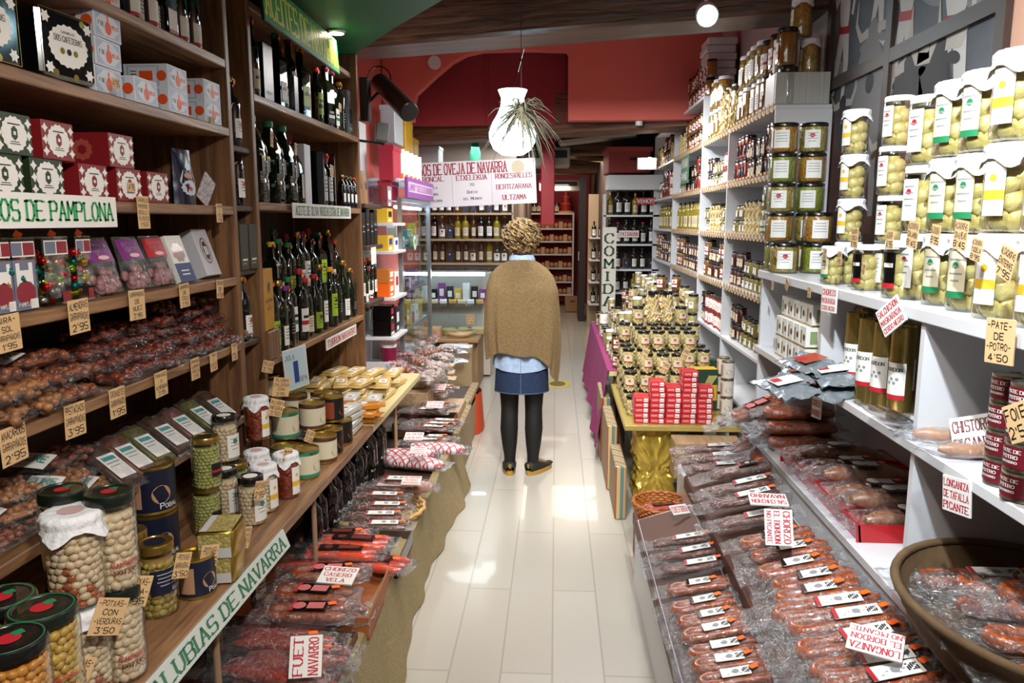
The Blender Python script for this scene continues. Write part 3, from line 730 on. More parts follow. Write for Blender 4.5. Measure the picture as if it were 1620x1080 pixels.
def pack(kind, seed=0, L=.30, Wd=.13, sep=.045, r=.0165, sm=saus, bend=True, n=1, lab=None, lmats=(white, redp, black, greyp), lx=.02, la=.10, lb=.055, stick=True, word=None, flm=film2):
    """vacuum bag of sausages, long side along x: sausages, bag, label, sticker"""
    def mk():
        f = MB()
        for i in range(n): 
            g0 = len(f.v); utube(f, L * .86, sep, r, 0, seed + i * 7, bend)
            if not bend:
                dy = (i - (n - 1) / 2) * r * 2.1
                f.v[g0:] = [(a, b + dy, c) for a, b, c in f.v[g0:]]
        b = pillow(Wd, L * 1.26, r * 2.25, seed + 5, 20, 34, .13, .011)
        b.v = [(y - L * .07, -x, z) for x, y, z in b.v]
        ps = [('sausages' if n > 1 else 'sausage', f.mesh('saus', sm, 60)), ('bag', b.mesh('bag', flm, 60))]
        if lab:
            g = MB(); wp = lambda x, z, e: (x, z, r * 2.32 + .002 + e)
            g.box((lx, 0, r * 2.30 + .0012), (la, lb, .0012), 0)
            g.rect(lx - la / 2, -lb / 2, lx - la / 2 + .010, lb / 2, 1, wp, .0002)
            if lab == 'dark': g.disc(lx - la * .28, 0, lb * .34, 3, wp, .0006, 18); g.rect(lx - la * .05, -lb * .3, lx + la * .42, lb * .32, 3, wp, .0004)
            if lab == 'draw':
                for i in range(5): g.rect(lx - la * .3 + i * .012, -.012 + (i % 3) * .010, lx - la * .3 + i * .012 + .006, -.010 + (i % 3) * .010, 3, wp, .0004)
                for i in range(5):
                    for j in range(5):
                        if (i * 3 + j * 5 + seed) % 4: g.rect(lx + la * .22 + i * .005, -.012 + j * .005, lx + la * .22 + i * .005 + .004, -.008 + j * .005, 2, wp, .0004)
                g.disc(lx, .0, .010, 3, wp, .0004, 12)
            if word: g.text(word[0], lx + la * word[1], 0, word[2], la * .5, 1 if lab != 'dark' else 0, wp, .0012, 'serif')
            ps.append(('label', g.mesh('label', list(lmats), 30)))
        if stick: ps.append(('price_sticker', MB().box((lx + la * .5 + .012, lb * .25, r * 2.35 + .002), (.026, .017, .0008), 0, rot=(.05, .1, .5)).mesh('stk', orange, 0)))
        return ps
    return memo(('pack', kind, seed), mk)
redink = M('red_ink', 'c02038', .5)
def card(lines, w, h, style='hand', mats=None, th=.0015, hs=None, frame=False, rot=0):
    """paper or plastic card standing in the xz plane, centred at the origin, writing on the -y side"""
    mats = mats or (tan, black)
    f = MB().box((0, 0, 0), (w, th, h), 0, bev=min(.0006, th * .3))
    wp = lambda x, z, e: (x, -th / 2 - e, z)
    n = len(lines); hs = hs or [1] * n; tot = sum(hs); z = h / 2
    for t, q in zip(lines, hs):
        lh = h * .94 * q / tot; zc = z - h * .03 - lh / 2; z -= lh
        ch = lh * .62; nat = len(t) * ch * (.95 if style == 'hand' else 1.0)
        f.text(t, 0, zc, ch, min(nat, w * .88), 1, wp, .0006, style, 0 if style != 'hand' else rnd.uniform(-.04, .04), jitter=.0 if style != 'hand' else .5)
    return f.mesh('card', list(mats), 20)
def price(px, py, X, lines, label, w=.062, h=.075, rz=PI / 2, tilt=0, group=None, hs=None, lean=.12, Y=None):
    p = U(px, py, X=X) if Y is None else U(px, py, Y=Y)
    me = card(lines, w, h, hs=hs)
    return put('price_card', label, 'price tag', me, p, (-lean if 0 else lean * .0, tilt, rz), group=group)
def sausage_card(lines, label, loc, rot, w=.10, h=.085, hs=None):
    me = card(lines, w, h, 'serif', (white, redink), .006, hs)
    return put('name_card', label, 'sign', me, loc, rot)
# ================================================================== LEFT SIDE GOODS
L_ = PI / 2
def onL(px, X, Z): return yx(px, X, Z)
# ---- top shelf 2.13: dark bottles
for i, px in enumerate((199, 214, 229, 243, 256, 268, 279, 290, 300)):
    put('oil_bottle', f'dark oil bottle with pale label, {nth(i)} from the near end of the topmost left shelf', 'bottle',
        bottle('square' if i % 3 == 1 else 'bord', .034, .28, oilg if i % 2 else wineg, gold_lid, 'lines' if i % 2 else 'foot', lz=(.06, .3), sticker=False), (-1.165 - .02 * (i % 2), onL(px, -1.165, 2.2), 2.13), L_, group='dark bottles on the topmost left shelf')
# ---- 1.91: black tin and blue-white cartons
def f_tin(f, w, W, H):
    f.disc(0, 0, W * .34, 1, w, .0006, 40, H * .30, jag=.08)
    for x, z in ((-.38, .36), (.38, .34), (.36, -.36), (-.36, -.36)): f.disc(W * x, H * z, H * .10, 1, w, .0006, 12, jag=-.4)
    for x, z in ((.28, .40), (-.26, -.42), (.1, -.44)): f.disc(W * x, H * z, H * .055, 3, w, .0008, 14)
    f.text('DOS CAFETERAS', 0, H * .10, .012, W * .50, 2, w, .0012, 'serif')
    f.text('CARAMELOS', 0, H * .2, .005, W * .25, 2, w, .0012, 'serif')
    for i in range(3): f.disc(W * (-.12 + .12 * i), -H * .08, H * .05, 3 if i != 1 else 2, w, .0012, 10)
    for s in (-1, 1): f.rect(-W * .48, s * H * .478, W * .48, s * H * .485, 3, w, .0008)
    for s in (-1, 1): f.rect(s * W * .478, -H * .48, s * W * .485, H * .48, 3, w, .0008)
tin_me = carton(.165, .12, .145, (blackgl, white, black, gold_lid), f_tin, None, bev=.008)
p0 = onL(118, -1.10, 1.96)
put('tin_box', 'glossy black sweet tin reading DOS CAFETERAS in front of blue white cartons', 'tin', tin_me, (-1.15, onL(112, -1.09, 1.98), 1.911), (0, 0, L_ - .12))
put('tin_box', 'glossy black sweet tin cut by the left edge of the picture', 'tin', tin_me, (-1.16, onL(-8, -1.09, 1.98), 1.911), L_)
ltb = M('pale_blue_print', 'a9bcd8', .5); flask = M('flask_orange', 'e0541c', .5)
def f_cand(f, w, W, H):
    f.rect(-W * .46, -H * .44, W * .46, H * .44, 1, w, .0003); f.rect(-W * .43, -H * .40, W * .43, H * .40, 0, w, .0006)
    for s in (-1, 1):
        for q in (-1, 1): f.poly2([(s * W * .42, q * H * .39), (s * W * .18, q * H * .39), (s * W * .42, q * H * .10)][::(1 if s * q > 0 else -1)], 1, w, .0009)
    f.disc(0, -H * .1, H * .2, 3, w, .0012, 14, H * .24); f.rect(-H * .045, H * .05, H * .045, H * .34, 3, w, .0012)
    f.text('F DE', -W * .26, 0, H * .14, W * .2, 2, w, .0012, 'serif'); f.text('MELOS', W * .27, 0, H * .14, W * .26, 3, w, .0012, 'serif')
def s_cand(f, w, W, H):
    f.rect(-W * .42, -H * .42, W * .30, H * .42, 1, w, .0003); f.rect(-W * .38, -H * .37, W * .26, H * .37, 0, w, .0006)
    f.rect(-W * .14, -H * .2, W * .16, H * .2, 3, w, .0009); f.disc(W * .36, 0, H * .22, 3, w, .0009, 16)
    for i in range(4): f.rect(-W * .34, -H * .2 + i * H * .12, -W * .2, -H * .16 + i * H * .12, 2, w, .0009)
cand_me = carton(.115, .13, .066, (M('carton_white', 'd9dde6', .5), ltb, black, flask), f_cand, s_cand)
k = 0
for (px, n0, z0) in ((172, 4, 0), (258, 0, 0)):
    for j in range(n0):
        k += 1; y = onL(px, -1.12, 1.95)
        put('sweet_carton', f'blue and white flask-printed carton, {["bottom","second","third","topmost"][j]} of the tall stack behind the black tin', 'box', cand_me, (-1.185 + .004 * j, y + .0, 1.911 + .0665 * j), L_ + .02 * (j % 2), group='blue and white sweet cartons')
for i, px in enumerate((226, 278, 333)):
    for j in range(2 if i else 1):
        put('sweet_carton', f'blue and white flask-printed carton in the {nth(i)} pile right of the tall stack, {"lower" if j == 0 else "upper"} one', 'box', cand_me,
            (-1.17 - .004 * j, onL(px, -1.115, 1.94 + .066 * j) + .0, 1.911 + .0665 * j), L_, group='blue and white sweet cartons')
put('sweet_carton', 'blue and white flask-printed carton pushed to the back of the shelf', 'box', cand_me, (-1.32, onL(226, -1.115, 1.94) + .05, 1.911), L_, group='blue and white sweet cartons')
# ---- 1.65: red and green chocolate boxes
def f_choc(f, w, W, H):
    f.disc(0, 0, W * .33, 1, w, .0005, 32, H * .40, jag=.10)
    for x in (-1, 1):
        for z in (-.3, 0, .3): f.disc(W * .41 * x, H * z, H * .13, 1, w, .0005, 8, jag=-.45)
    f.disc(0, H * .02, W * .085, 0, w, .001, 12, H * .16, jag=.15); f.disc(0, H * .02, W * .035, 1, w, .0014, 8, jag=.3)
    f.rect(-W * .17, H * .22, W * .17, H * .25, 2, w, .001); f.rect(-W * .12, -H * .2, W * .12, -H * .18, 2, w, .001); f.rect(-W * .15, -H * .25, W * .15, -H * .23, 2, w, .001)
def s_choc(f, w, W, H): f.disc(0, 0, H * .28, 3, w, .0005, 20, jag=.2); f.disc(0, 0, H * .13, 0, w, .0009, 12, jag=.2)
chred = carton(.107, .14, .083, (M('choc_red', '7c1a1e', .4), white, black, M('choc_red_relief', 'a04a3c', .4)), f_choc, s_choc)
chgrn = carton(.107, .14, .083, (M('choc_green', '26351f', .4), white, black, M('choc_green_relief', '4f6044', .4)), f_choc, s_choc)
def chb(px, z, grn, lab): put('chocolate_box', lab, 'box', chgrn if grn else chred, (-1.175, onL(px, -1.105, z + .04), z), (0, 0, L_ + rnd.uniform(-.03, .03)), group='green chocolate boxes' if grn else 'red chocolate boxes')
chb(8, 1.651, 1, 'dark green chocolate box with white crest, lower row, cut by the picture edge')
chb(76, 1.651, 1, 'dark green chocolate box with white crest, lower row, beside the red boxes')
chb(150, 1.651, 0, 'red chocolate box with white crest, lower row, next to the green one')
chb(206, 1.651, 0, 'red chocolate box with white crest, middle of the lower row')
chb(251, 1.651, 0, 'red chocolate box with white crest, lower row, next to the dark pouch')
chb(22, 1.7345, 1, 'dark green chocolate box with white crest on top of the lower green ones')
chb(93, 1.7345, 0, 'red chocolate box on the upper row, next to the green box')
chb(193, 1.7345, 0, 'red chocolate box on the upper row showing its plain red side')
def pouch(w, h, d, mat, art_=None, mats=None, window=None):
    f = MB()
    def P_(u, v, s):
        a = abs(2 * u - 1); k = max(0, 1 - a ** 2.5) ** .5 * (1 - v ** 2.2) ** .8 + .03
        return ((u - .5) * w * (1 - .06 * k) * (1 - .05 * v), s * d / 2 * k + .002 * noise.noise(Vector((u * 7, v * 9, s))), v * h)
    f.surf(lambda u, v: P_(u, v, -1), 14, 18); f.surf(lambda u, v: P_(1 - u, v, 1), 14, 18)
    f.poly2([(-w / 2 * .98, 0), (w / 2 * .98, 0)], 0) if 0 else None
    if art_: art_(f, lambda x, z, e: (x, -d / 2 * (max(0, 1 - abs(2 * x / w) ** 2.5) ** .5 * (1 - min(.999, max(0, z / h)) ** 2.2) ** .8 + .03) - .0015 - e, z), w, h)
    return f.mesh('pouch', list(mats or [mat]), 60)
def a_navy(f, w, W, H):
    f.disc(0, H * .30, W * .34, 1, w, .0006, 26, H * .13, jag=.14); f.disc(0, H * .52, W * .22, 2, w, .0006, 16, H * .05, jag=.1); f.disc(0, H * .68, W * .1, 1, w, .0006, 10, jag=.3)
    f.disc(-W * .03, H * .30, .006, 3, w, .001); f.disc(W * .05, H * .28, .006, 3, w, .001)
    for s in (-1, 1): f.poly2([(s * W * .36, H * .36), (s * W * .40, H * .42), (s * W * .24, H * .62), (s * W * .22, H * .60)][::s], 1, w, .0006)
navy_me = pouch(.10, .165, .05, navy, a_navy, (M('navy_foil', '1a2033', .3, .3), M('silver_print', 'b9bcc6', .4), M('copper_print', 'a5684a', .4), redp))
put('chocolate_pouch', 'standing navy blue pouch with silver ornament beside the red chocolate boxes', 'bag', navy_me, (-1.14, onL(293, -1.13, 1.73), 1.651), L_ - .1)
put('chocolate_pouch', 'small navy pouch lying in the shadow behind the red boxes', 'bag', navy_me, (-1.28, onL(293, -1.13, 1.73) - .10, 1.651), L_, .7)
put('folded_leaflet', 'white patterned leaflet leaning behind the navy pouch', 'leaflet', MB().box((0, 0, .045), (.075, .004, .09), 0, rot=(.15, .5, 0)).mesh('leaflet', M('leaflet', 'd0ccd2', .6, n=(90, 1.5), c2='8d7f84')), (-1.13, onL(326, -1.13, 1.70), 1.655), L_)
# big sign
sg = MB().box((0, 0, 0), (.62, .004, .072), 0)
sg.text('CARAMELOS DE PAMPLONA', 0, 0, .041, .585, 1, lambda x, z, e: (x, -.002 - e, z), .0006, 'serif')
q = U(178, 326, X=-1.09)
put('shelf_sign', 'white shelf sign with green letters ending in DE PAMPLONA', 'sign', sg.mesh('sg', (white, M('green_letters', '2e9a58', .5))), (-1.083, q.y - .31, 1.622), (0, 0, L_))
# ---- 1.41: candy boxes, purple bags, books
candy = [M('foil_gold', 'd8a820', .2, .9), M('foil_red', 'b81c1c', .2, .8), M('foil_teal', '1c8a8a', .2, .8), M('foil_green', '8aa81c', .2, .8), M('foil_silver', 'c8c8cc', .15, .9)]
def candybox(seed, w=.075, h=.155, d=.06, label=0):
    r = random.Random(seed); g = MB()
    for i in range(80): g.blob((r.uniform(-.4, .4) * w, r.uniform(-.4, .4) * d, .012 + r.random() * h * .68), r.uniform(.008, .013), r.randrange(5), (1, r.uniform(.7, 1.4), .8), (r.random() * 3, r.random() * 3, 0), 6, 4)
    b = MB().box((0, 0, h / 2), (w, d, h), 0)
    t = MB(); wp = lambda x, z, e: (x, -d / 2 - .001 - e, z)
    t.rect(-w * .45, h * .74, w * .45, h * .95, 0, wp, 0); t.rect(-w * .42, h * .76, -w * .02, h * .93, 3, wp, .0004); t.rect(w * .02, h * .76, w * .42, h * .93, 1, wp, .0004)
    if label: t.rect(-w * .42, h * .02, w * .42, h * .70, 3, wp, 0); t.rect(-w * .3, h * .35, -w * .16, h * .66, 0, wp, .0004); t.rect(w * .16, h * .35, w * .3, h * .66, 0, wp, .0004); t.disc(0, h * .25, w * .34, 1, wp, .0005, 20, h * .16, jag=.06); t.rect(-w * .28, h * .40, w * .28, h * .56, 0, wp, .0005); t.rect(w * .12, h * .03, w * .4, h * .16, 0, wp, .0008); t.text('PAMPLONA', 0, h * .10, .009, w * .6, 0, wp, .001, 'serif')
    else: t.rect(w * .1, h * .04, w * .42, h * .20, 1, wp, .0004)
    return [('sweets', g.mesh('sweets', candy, 60), [], {'kind': 'stuff'}), ('clear_box', b.mesh('clear_box', glass_g, 0)), ('label', t.mesh('label', (white, M('photo_red', '8a2430', .5), bluep, M('photo_grey', '6e7488', .5)), 0)), ('price_sticker', MB().box((w * .1, -d * .3, h + .006), (.022, .001, .014), 0, rot=(.3, .4, 0)).mesh('st', orange, 0))]
for i, (px, lb, s, w) in enumerate(((4, 1, 'clear box of sweets with a town picture label, cut by the picture edge', .07), (38, 1, 'clear box of sweets with a red PAMPLONA town picture label', .085), (91, 0, 'clear box of foil wrapped sweets in gold red and teal beside PAMPLONA box', .09), (134, 0, 'narrow clear box of gold wrapped sweets beside the purple bags', .062))):
    put('sweet_box', s, 'box', candybox(i, w, .155, .06, lb), (-1.155, onL(px, -1.125, 1.49), 1.411), L_)
def a_bag(f, w, W, H):
    f.rect(-W * .45, H * .55, W * .45, H * .94, 1, w, .0006, 8); f.text('CREMA DE', 0, H * .84, .010, W * .6, 0, w, .0014, 'bold'); f.text('AVELLANA', 0, H * .75, .010, W * .6, 0, w, .0014, 'bold')
    f.rect(-W * .45, H * .48, W * .45, H * .55, 0, w, .0006, 8); f.disc(0, H * .62, W * .2, 2, w, .001, 12, H * .04)
def sweetbag(mt): return [('bag', memo(('sb', mt.name), lambda: pouch(.105, .15, .045, film2, a_bag, (film2, mt, M('pale_pink', 'e0b0b0', .5)))), [], {}), ('sweets', memo(('sbs',), lambda: (lambda g: [g.blob((rnd.uniform(-.035, .035), rnd.uniform(-.01, .01), rnd.uniform(.012, .065)), .013, 0, (1, .8, 1), None, 7, 4) for _ in range(22)] and g)(MB()).mesh('sweets', M('pale_sweets', 'b98a8a', .4, n=(60, 1), c2='8a4a4c'), 60)), [], {'kind': 'stuff'})]
for px, mt, s in ((182, purplep, 'purple and clear sweet bag leaning on its own beside the clear boxes'), (230, purplep, 'purple and clear sweet bag, middle one of the three leaning bags'), (268, redp, 'red topped clear sweet bag next to the blue book box')):
    put('sweet_bag', s, 'bag', sweetbag(mt), (-1.15, onL(px, -1.13, 1.48), 1.414), (-.28, 0, L_ - .1))
bk = MB().box((0, 0, .075), (.085, .02, .15), 0, bev=.001); wp = lambda x, z, e: (x, -.01 - e, z)
bk.rect(-.0425, .0, .0425, .06, 1, wp); bk.disc(0, .095, .028, 2, wp, .0006, 16, jag=.2); bk.rect(-.02, .022, .02, .026, 0, wp, .001); bk.rect(-.02, .034, .02, .038, 0, wp, .001)
put('sweet_book_box', 'white and navy blue upright box with almond picture beside white box', 'box', bk.mesh('bk', (white, M('deep_blue', '1f2f6a', .5), nutc)), (-1.15, onL(303, -1.13, 1.48), 1.412), (-.34, 0, L_ - .1))
wb = MB().box((0, 0, .08), (.085, .045, .16), 0, bev=.001); wp = lambda x, z, e: (x, -.0225 - e, z)
wb.disc(0, .085, .024, 1, wp, .0004, 24, .045); wb.disc(0, .085, .021, 0, wp, .0008, 24, .041); wb.disc(0, .085, .014, 1, wp, .0012, 14, .030, jag=.2); wb.rect(-.01, .07, .01, .10, 0, wp, .0016)
put('gift_box', 'plain white box with an oval emblem leaning at the shelf end', 'box', wb.mesh('wb', (M('box_white', 'c9cbd2', .5), brownp)), (-1.16, onL(343, -1.13, 1.49), 1.416), (-.34, 0, L_ - .12))
# ---- 1.18: glazed almond bags, piled
i = 0
for lay, (n, x0, z, pa, pb) in enumerate(((9, -1.17, 1.183, 178, 372), (9, -1.20, 1.215, 170, 368), (8, -1.23, 1.247, 150, 362), (5, -1.24, 1.279, 196, 352), (3, -1.26, 1.312, 290, 350))):
    for j in range(n):
        px = pa + (pb - pa) * j / (n - 1); y = onL(px, -1.15, z)
        put('almond_bag', f'clear bag of dark glazed almonds, {nth(j)} from the near end of {["the bottom", "the second", "the third", "the fourth", "the topmost"][lay]} layer', 'bag',
            nutbag('alm', .12, .17, .042, 10 + (i % 4), nutr, 52, .0105), (x0 + rnd.uniform(-.01, .01), y, z), (rnd.uniform(-.06, .06), rnd.uniform(-.05, .05) , L_ + rnd.uniform(-.25, .25)), group='bags of glazed almonds on the left shelf'); i += 1
for j, (px, x, z, s) in enumerate(((8, -1.16, 1.182, 0), (62, -1.16, 1.182, 1), (118, -1.17, 1.182, 2), (0, -1.17, 1.22, 1), (40, -1.18, 1.222, 3), (95, -1.19, 1.222, 0), (135, -1.19, 1.222, 2), (20, -1.21, 1.258, 2))):
    nm = 'tan glazed walnuts' if j in (0, 3, 1, 4) else 'brown glazed nuts'
    put('nut_bag', f'clear bag of {nm}, near end of the almond shelf, {["lower", "middle", "top"][int((z - 1.18) / .036)]} layer, {["first", "second", "third", "first", "second", "third", "fourth", "first"][j]}', 'bag', nutbag('wal' if 'tan' in nm else 'brn', .135, .18, .046, 20 + s + (10 if 'tan' in nm else 0), nutb if 'tan' in nm else nutc, 50, .011),
        (x, onL(px, -1.13, z), z), (0, .04, L_ + rnd.uniform(-.3, .3)), group='mixed nut bags')
put('nut_bag', 'clear nut bag with a white GURE label lying on the brown nuts', 'bag', nutbag('gur0', .13, .20, .045, 41, nutc, 40, .011, 'end', word='GURE'), (-1.22, onL(92, -1.15, 1.27), 1.262), (0, 0, -.2))
for j, (px, py, s) in enumerate(((385, 620, 0),)): pass
# ---- 0.92: labelled nut bags
for j, (px, x, z, s) in enumerate(((-10, -1.15, .923, 0), (28, -1.15, .96, 1), (70, -1.16, .923, 2), (112, -1.16, .965, 3), (165, -1.15, .923, 1), (150, -1.22, .965, 0), (198, -1.16, .925, 2), (20, -1.16, 1.0, 3), (128, -1.20, 1.005, 2))):
    put('nut_bag', f'clear peanut bag with white GURE label, lower nut shelf, {nth(j)} from the left edge', 'bag', nutbag('gur', .125, .21, .045, 40 + s, nutb if s % 2 else nutc, 60, .009, 'end', word='GURE'),
        (x - .03, onL(px, -1.13, z) + .05, z), (0, .06, rnd.uniform(-.3, .15)), group='white labelled nut bags')
lt = [M('dark_cake', '2a1a12', .5, n=(60, 1.2), c2='5a3a2a'), M('fig_bread', '4a2a22', .5, n=(50, 1.2), c2='7a4a3a'), M('green_cake', '3a3a1c', .5, n=(50, 1.2), c2='6a6a2c')]
def slab(mt, word=None):
    f = MB().box((0, 0, .012), (.068, .15, .022), 0, bev=.004); g = MB(); wp = lambda x, z, e: (x, z, .0255 + e)
    g.rect(-.026, -.055, .026, .035, 0, wp, 0); g.rect(-.02, .012, .02, .026, 1, wp, .0004); g.rect(-.02, .0, .02, .004, 3, wp, .0004); g.rect(-.02, -.012, .012, -.009, 3, wp, .0004)
    return [('cake', f.mesh('cake', mt, 40)), ('wrapper', pillow(.085, .18, .03, 3, 10, 16).mesh('wrapper', film, 60)), ('label', g.mesh('lab', (white, tealp, black, greyp), 0))]
for j, px in enumerate((180, 208, 237, 268, 295, 322, 347)):
    put('fig_cake', f'wrapped dark fig cake with pale label on the low nut shelf, {nth(j)} from the camera', 'cake', memo(('slab', j % 3), lambda: slab(lt[j % 3])), (-1.15, onL(px, -1.14, .97), .926 + .036), (.55, 0, L_ - .25), group='wrapped fig cakes')
# ---- price cards on the left bookcase
PC = [(227, 336, 1.65, ['CARAMELOS', 'PIPEROS,', 'REGALIZ Y', 'KILIKOTOS', "1'50"], .058, .085), (347, 337, 1.65, ['ALMENDRA', 'Y', 'COCO', "1'95"], .045, .06),
      (12, 527, 1.41, ['GIRA-', 'SOL', 'GARRAPIÑADAS', "1'95"], .075, .075), (125, 500, 1.41, ['ALMENDRAS', 'GARRAPIÑADAS', "2'95"], .075, .078), (217, 482, 1.41, ['GARRAPIÑADAS', 'DE', 'NUEZ', "3'95"], .075, .078), (292, 467, 1.41, ['GARRAPIÑADA', 'DE', 'COCO', "3'95"], .06, .07), (348, 457, 1.41, ['GARRAPIÑADA', 'DE', "4'50"], .05, .06),
      (22, 703, 1.18, ['ANACARDOS', 'GARRAPIÑADOS', "2'95"], .075, .078), (119, 664, 1.18, ['PISTACHOS', 'GARRAPIÑADAS', "3'95"], .075, .078), (186, 636, 1.18, ['CACAHUETES', 'GARRAPIÑADOS', "1'95"], .068, .075), (255, 607, 1.18, ['PAN HIGO', 'Y', 'ALMENDRA', "3'95"], .066, .07), (309, 583, 1.18, ['PAN HIGO', 'ALMENDRA', 'FRESA', "3'95"], .055, .066), (338, 572, 1.18, ['PAN', 'Y', 'NUECES', "3'95"], .05, .06), (371, 556, 1.18, ['PAN', 'Y', 'MIEL', "3'95"], .045, .06)]
for px, py, z, t, w, h in PC:
    lb = 'tan handwritten price card reading ' + ' '.join(x.strip(',-') for x in t) + (' on the left shelf edge')
    price(px, py, XF + .006, t, lb, w, h, tilt=rnd.uniform(-.06, .06))
price(183, 132, -1.085, ["4'95"], "small tan price tag reading 4'95 stuck on the blue white cartons", .032, .024)
price(208, 296, -1.10, ["4'95"], "small tan price tag reading 4'95 stuck on the middle red chocolate box", .032, .024)
price(336, 190, -1.10, ["4'50"], "small tan price tag stuck on the lower carton at the pile's far end", .028, .022)
# ================================================================== NARROW COLUMN
for z, kind, px, s in ((1.86, 'bord', 375, 'dark bottle with small cap alone on the top ledge between the bookcases'), (1.655, 'bord', 377, 'dark bottle standing on the middle ledge between the bookcases'), (1.17, 'dorica', 379, 'dark sauce bottle with a white script label beside the gold box')):
    put('sauce_bottle', s, 'bottle', bottle(kind, .033, .235, wineg, gold_lid, 'logo lines', lz=(.12, .4)), (-1.14, 2.685, z), L_)
bxm = M('dark_olive_box', '2a2a22', .35, n=(10, .6), c2='3c3c30')
for i, (x, y) in enumerate(((-1.13, 2.645), (-1.13, 2.725))):
    put('oil_box', f'slim dark olive carton with small print on the narrow ledge, {["nearer", "farther"][i]} of the pair', 'box', carton(.07, .06, .16, (bxm, white, greyp), lambda f, w, W, H: (f.rect(-W * .3, -H * .3, W * .3, -H * .26, 1, w), f.rect(-W * .3, -H * .38, W * .2, -H * .35, 2, w))), (x, y, 1.43), L_)
def f_ital(f, w, W, H): f.disc(0, H * .2, W * .14, 1, w, .0005, 10, H * .08, jag=.3); f.text('ALITURA', 0, -H * .02, .012, W * .7, 1, w, .0006, 'serif'); f.text('DE', 0, -H * .09, .006, None, 1, w, .0006, 'serif'); f.text('ACEITE', 0, -H * .15, .010, W * .5, 1, w, .0006, 'serif')
q = U(402, 432, X=-1.10)
put('oil_box', 'tall mustard yellow carton with dark print leaning beside the near oil bottles', 'box', carton(.125, .05, .235, (M('mustard', 'b8861c', .5), brownp), f_ital), (-1.13, 2.86, 1.185), L_ + .1)
put('yellow_box_stand', 'small wooden block under the mustard yellow carton', 'stand', MB().box((-1.14, 2.86, 1.127), (.10, .12, .11), 0, bev=.003).mesh('st', walnut_v))
# ================================================================== OIL UNIT
caps = [gold_lid, blacklid, greenp, redp, purplep, yellowp, brownp]
capn = ['gold', 'black', 'green', 'red', 'purple', 'yellow', 'brown']
def oilrow(pxs, X, Z, where, h0, r0, seed, grp, kinds=('dorica', 'bord', 'square', 'slim')):
    r = random.Random(seed)
    for i, px in enumerate(pxs):
        kd = kinds[r.randrange(len(kinds))]; c = r.randrange(7); h = h0 * r.uniform(.9, 1.12)
        h = round(h, 2); lbm = [(white, redp, black, greenp), (white, greenp, black, yellowp), (cream, brownp, black, greyp), (M('lime_print', '9ab82c', .5), black, black, white), (blackgl, white, greyp, gold_lid)][r.randrange(5)]
        put('oil_bottle', f'{"square " if kd == "square" else ""}dark oil bottle with {capn[c]} cap, {nth(i)} from the pillar in {where}', 'bottle',
            bottle(kd, r0, h, oilg if r.random() < .7 else wineg, caps[c], ['lines', 'logo lines', 'band big', 'foot logo big'][r.randrange(4)], lbm, [(.12, .45), (.18, .56), (.08, .36)][r.randrange(3)]), (X + r.uniform(-.012, .012), onL(px, X, Z), Z), L_ + r.uniform(-.3, .1), group=grp)
oilrow([398, 437, 449, 460, 474, 502, 514, 523, 538], -1.165, 2.06, 'the top row', .29, .033, 3, 'bottles on the top oil shelf', ('bord', 'square', 'slim'))
bx = lambda w, d, h, m0, m1=white, m2=greyp: carton(w, d, h, (m0, m1, m2), lambda f, wp, W, H: (f.rect(-W * .3, -H * .2, W * .3, H * .1, 1, wp), f.rect(-W * .3, -H * .36, W * .3, -H * .3, 2, wp)))
for px, w, h, m0, s in ((422, .10, .22, M('charcoal_box', '17191c', .3), 'black oil carton with silver edge on the top oil shelf'), (466, .05, .16, M('grey_tin_box', '6a6a70', .3, .6), 'small grey metal oil tin on the top oil shelf'), (486, .06, .20, M('orange_box', 'b8742a', .5), 'orange brown oil carton on the top oil shelf'), (553, .12, .24, M('silver_box', '8f959c', .25, .7), 'silver framed carton at the far end of the top oil shelf')):
    put('oil_box', s, 'box', bx(w, .06, h, m0, m0 if w < .11 else navy), (-1.16, onL(px, -1.14, 2.12), 2.06), L_)
for i, (px, c, s) in enumerate(((404, greenp, 'large green capped plastic oil jug nearest the pillar'), (431, greenp, 'large green capped plastic oil jug, second from the pillar'), (452, greenp, 'large green capped plastic oil jug with a price card on its neck'), (469, blacklid, 'dark plastic oil jug with cream label next to the white box'))):
    put('oil_jug', s, 'bottle', bottle('jug', .055 if i < 3 else .048, .33 if i < 3 else .27, oilg, c, 'lines' if i else 'top lines', (M('jug_label', '1c241a', .4) if i < 3 else cream, yellowp, M('lime_ink', '9aa83c', .5) if i < 3 else brownp, white), (.36, .54) if i < 3 else (.12, .5), sticker=False), (-1.17, onL(px, -1.16, 1.80), 1.67), L_)
put('oil_box', 'tall white carton beside the plastic oil jugs', 'box', bx(.10, .06, .27, M('carton_white', 'd9dde6', .5), M('carton_white'), M('carton_white')), (-1.15, onL(484, -1.13, 1.8), 1.67), L_ + .05)
gb = [('box', MB().box((0, .03, .13), (.19, .008, .26), 0).box((0, 0, .004), (.19, .07, .008), 0).box((.091, 0, .13), (.008, .07, .26)).box((-.091, 0, .13), (.008, .07, .26)).mesh('gb', blackgl, 0))]
put('gift_box', 'open black presentation box holding two wine bottles on the middle oil shelf', 'box', gb, (-1.14, onL(514, -1.13, 1.8), 1.67), L_)
for s, t in ((-1, 'nearer'), (1, 'farther')):
    put('wine_bottle', f'red capped wine bottle inside the black presentation box, the {t}', 'bottle', bottle('bord', .034, .25, wineg, redp, 'lines', (M('pale_label', 'c8c8c8', .5), redp, black, greyp), (.08, .55), neckfoil=True), (-1.14, onL(514, -1.13, 1.8) + s * .045, 1.679), L_)
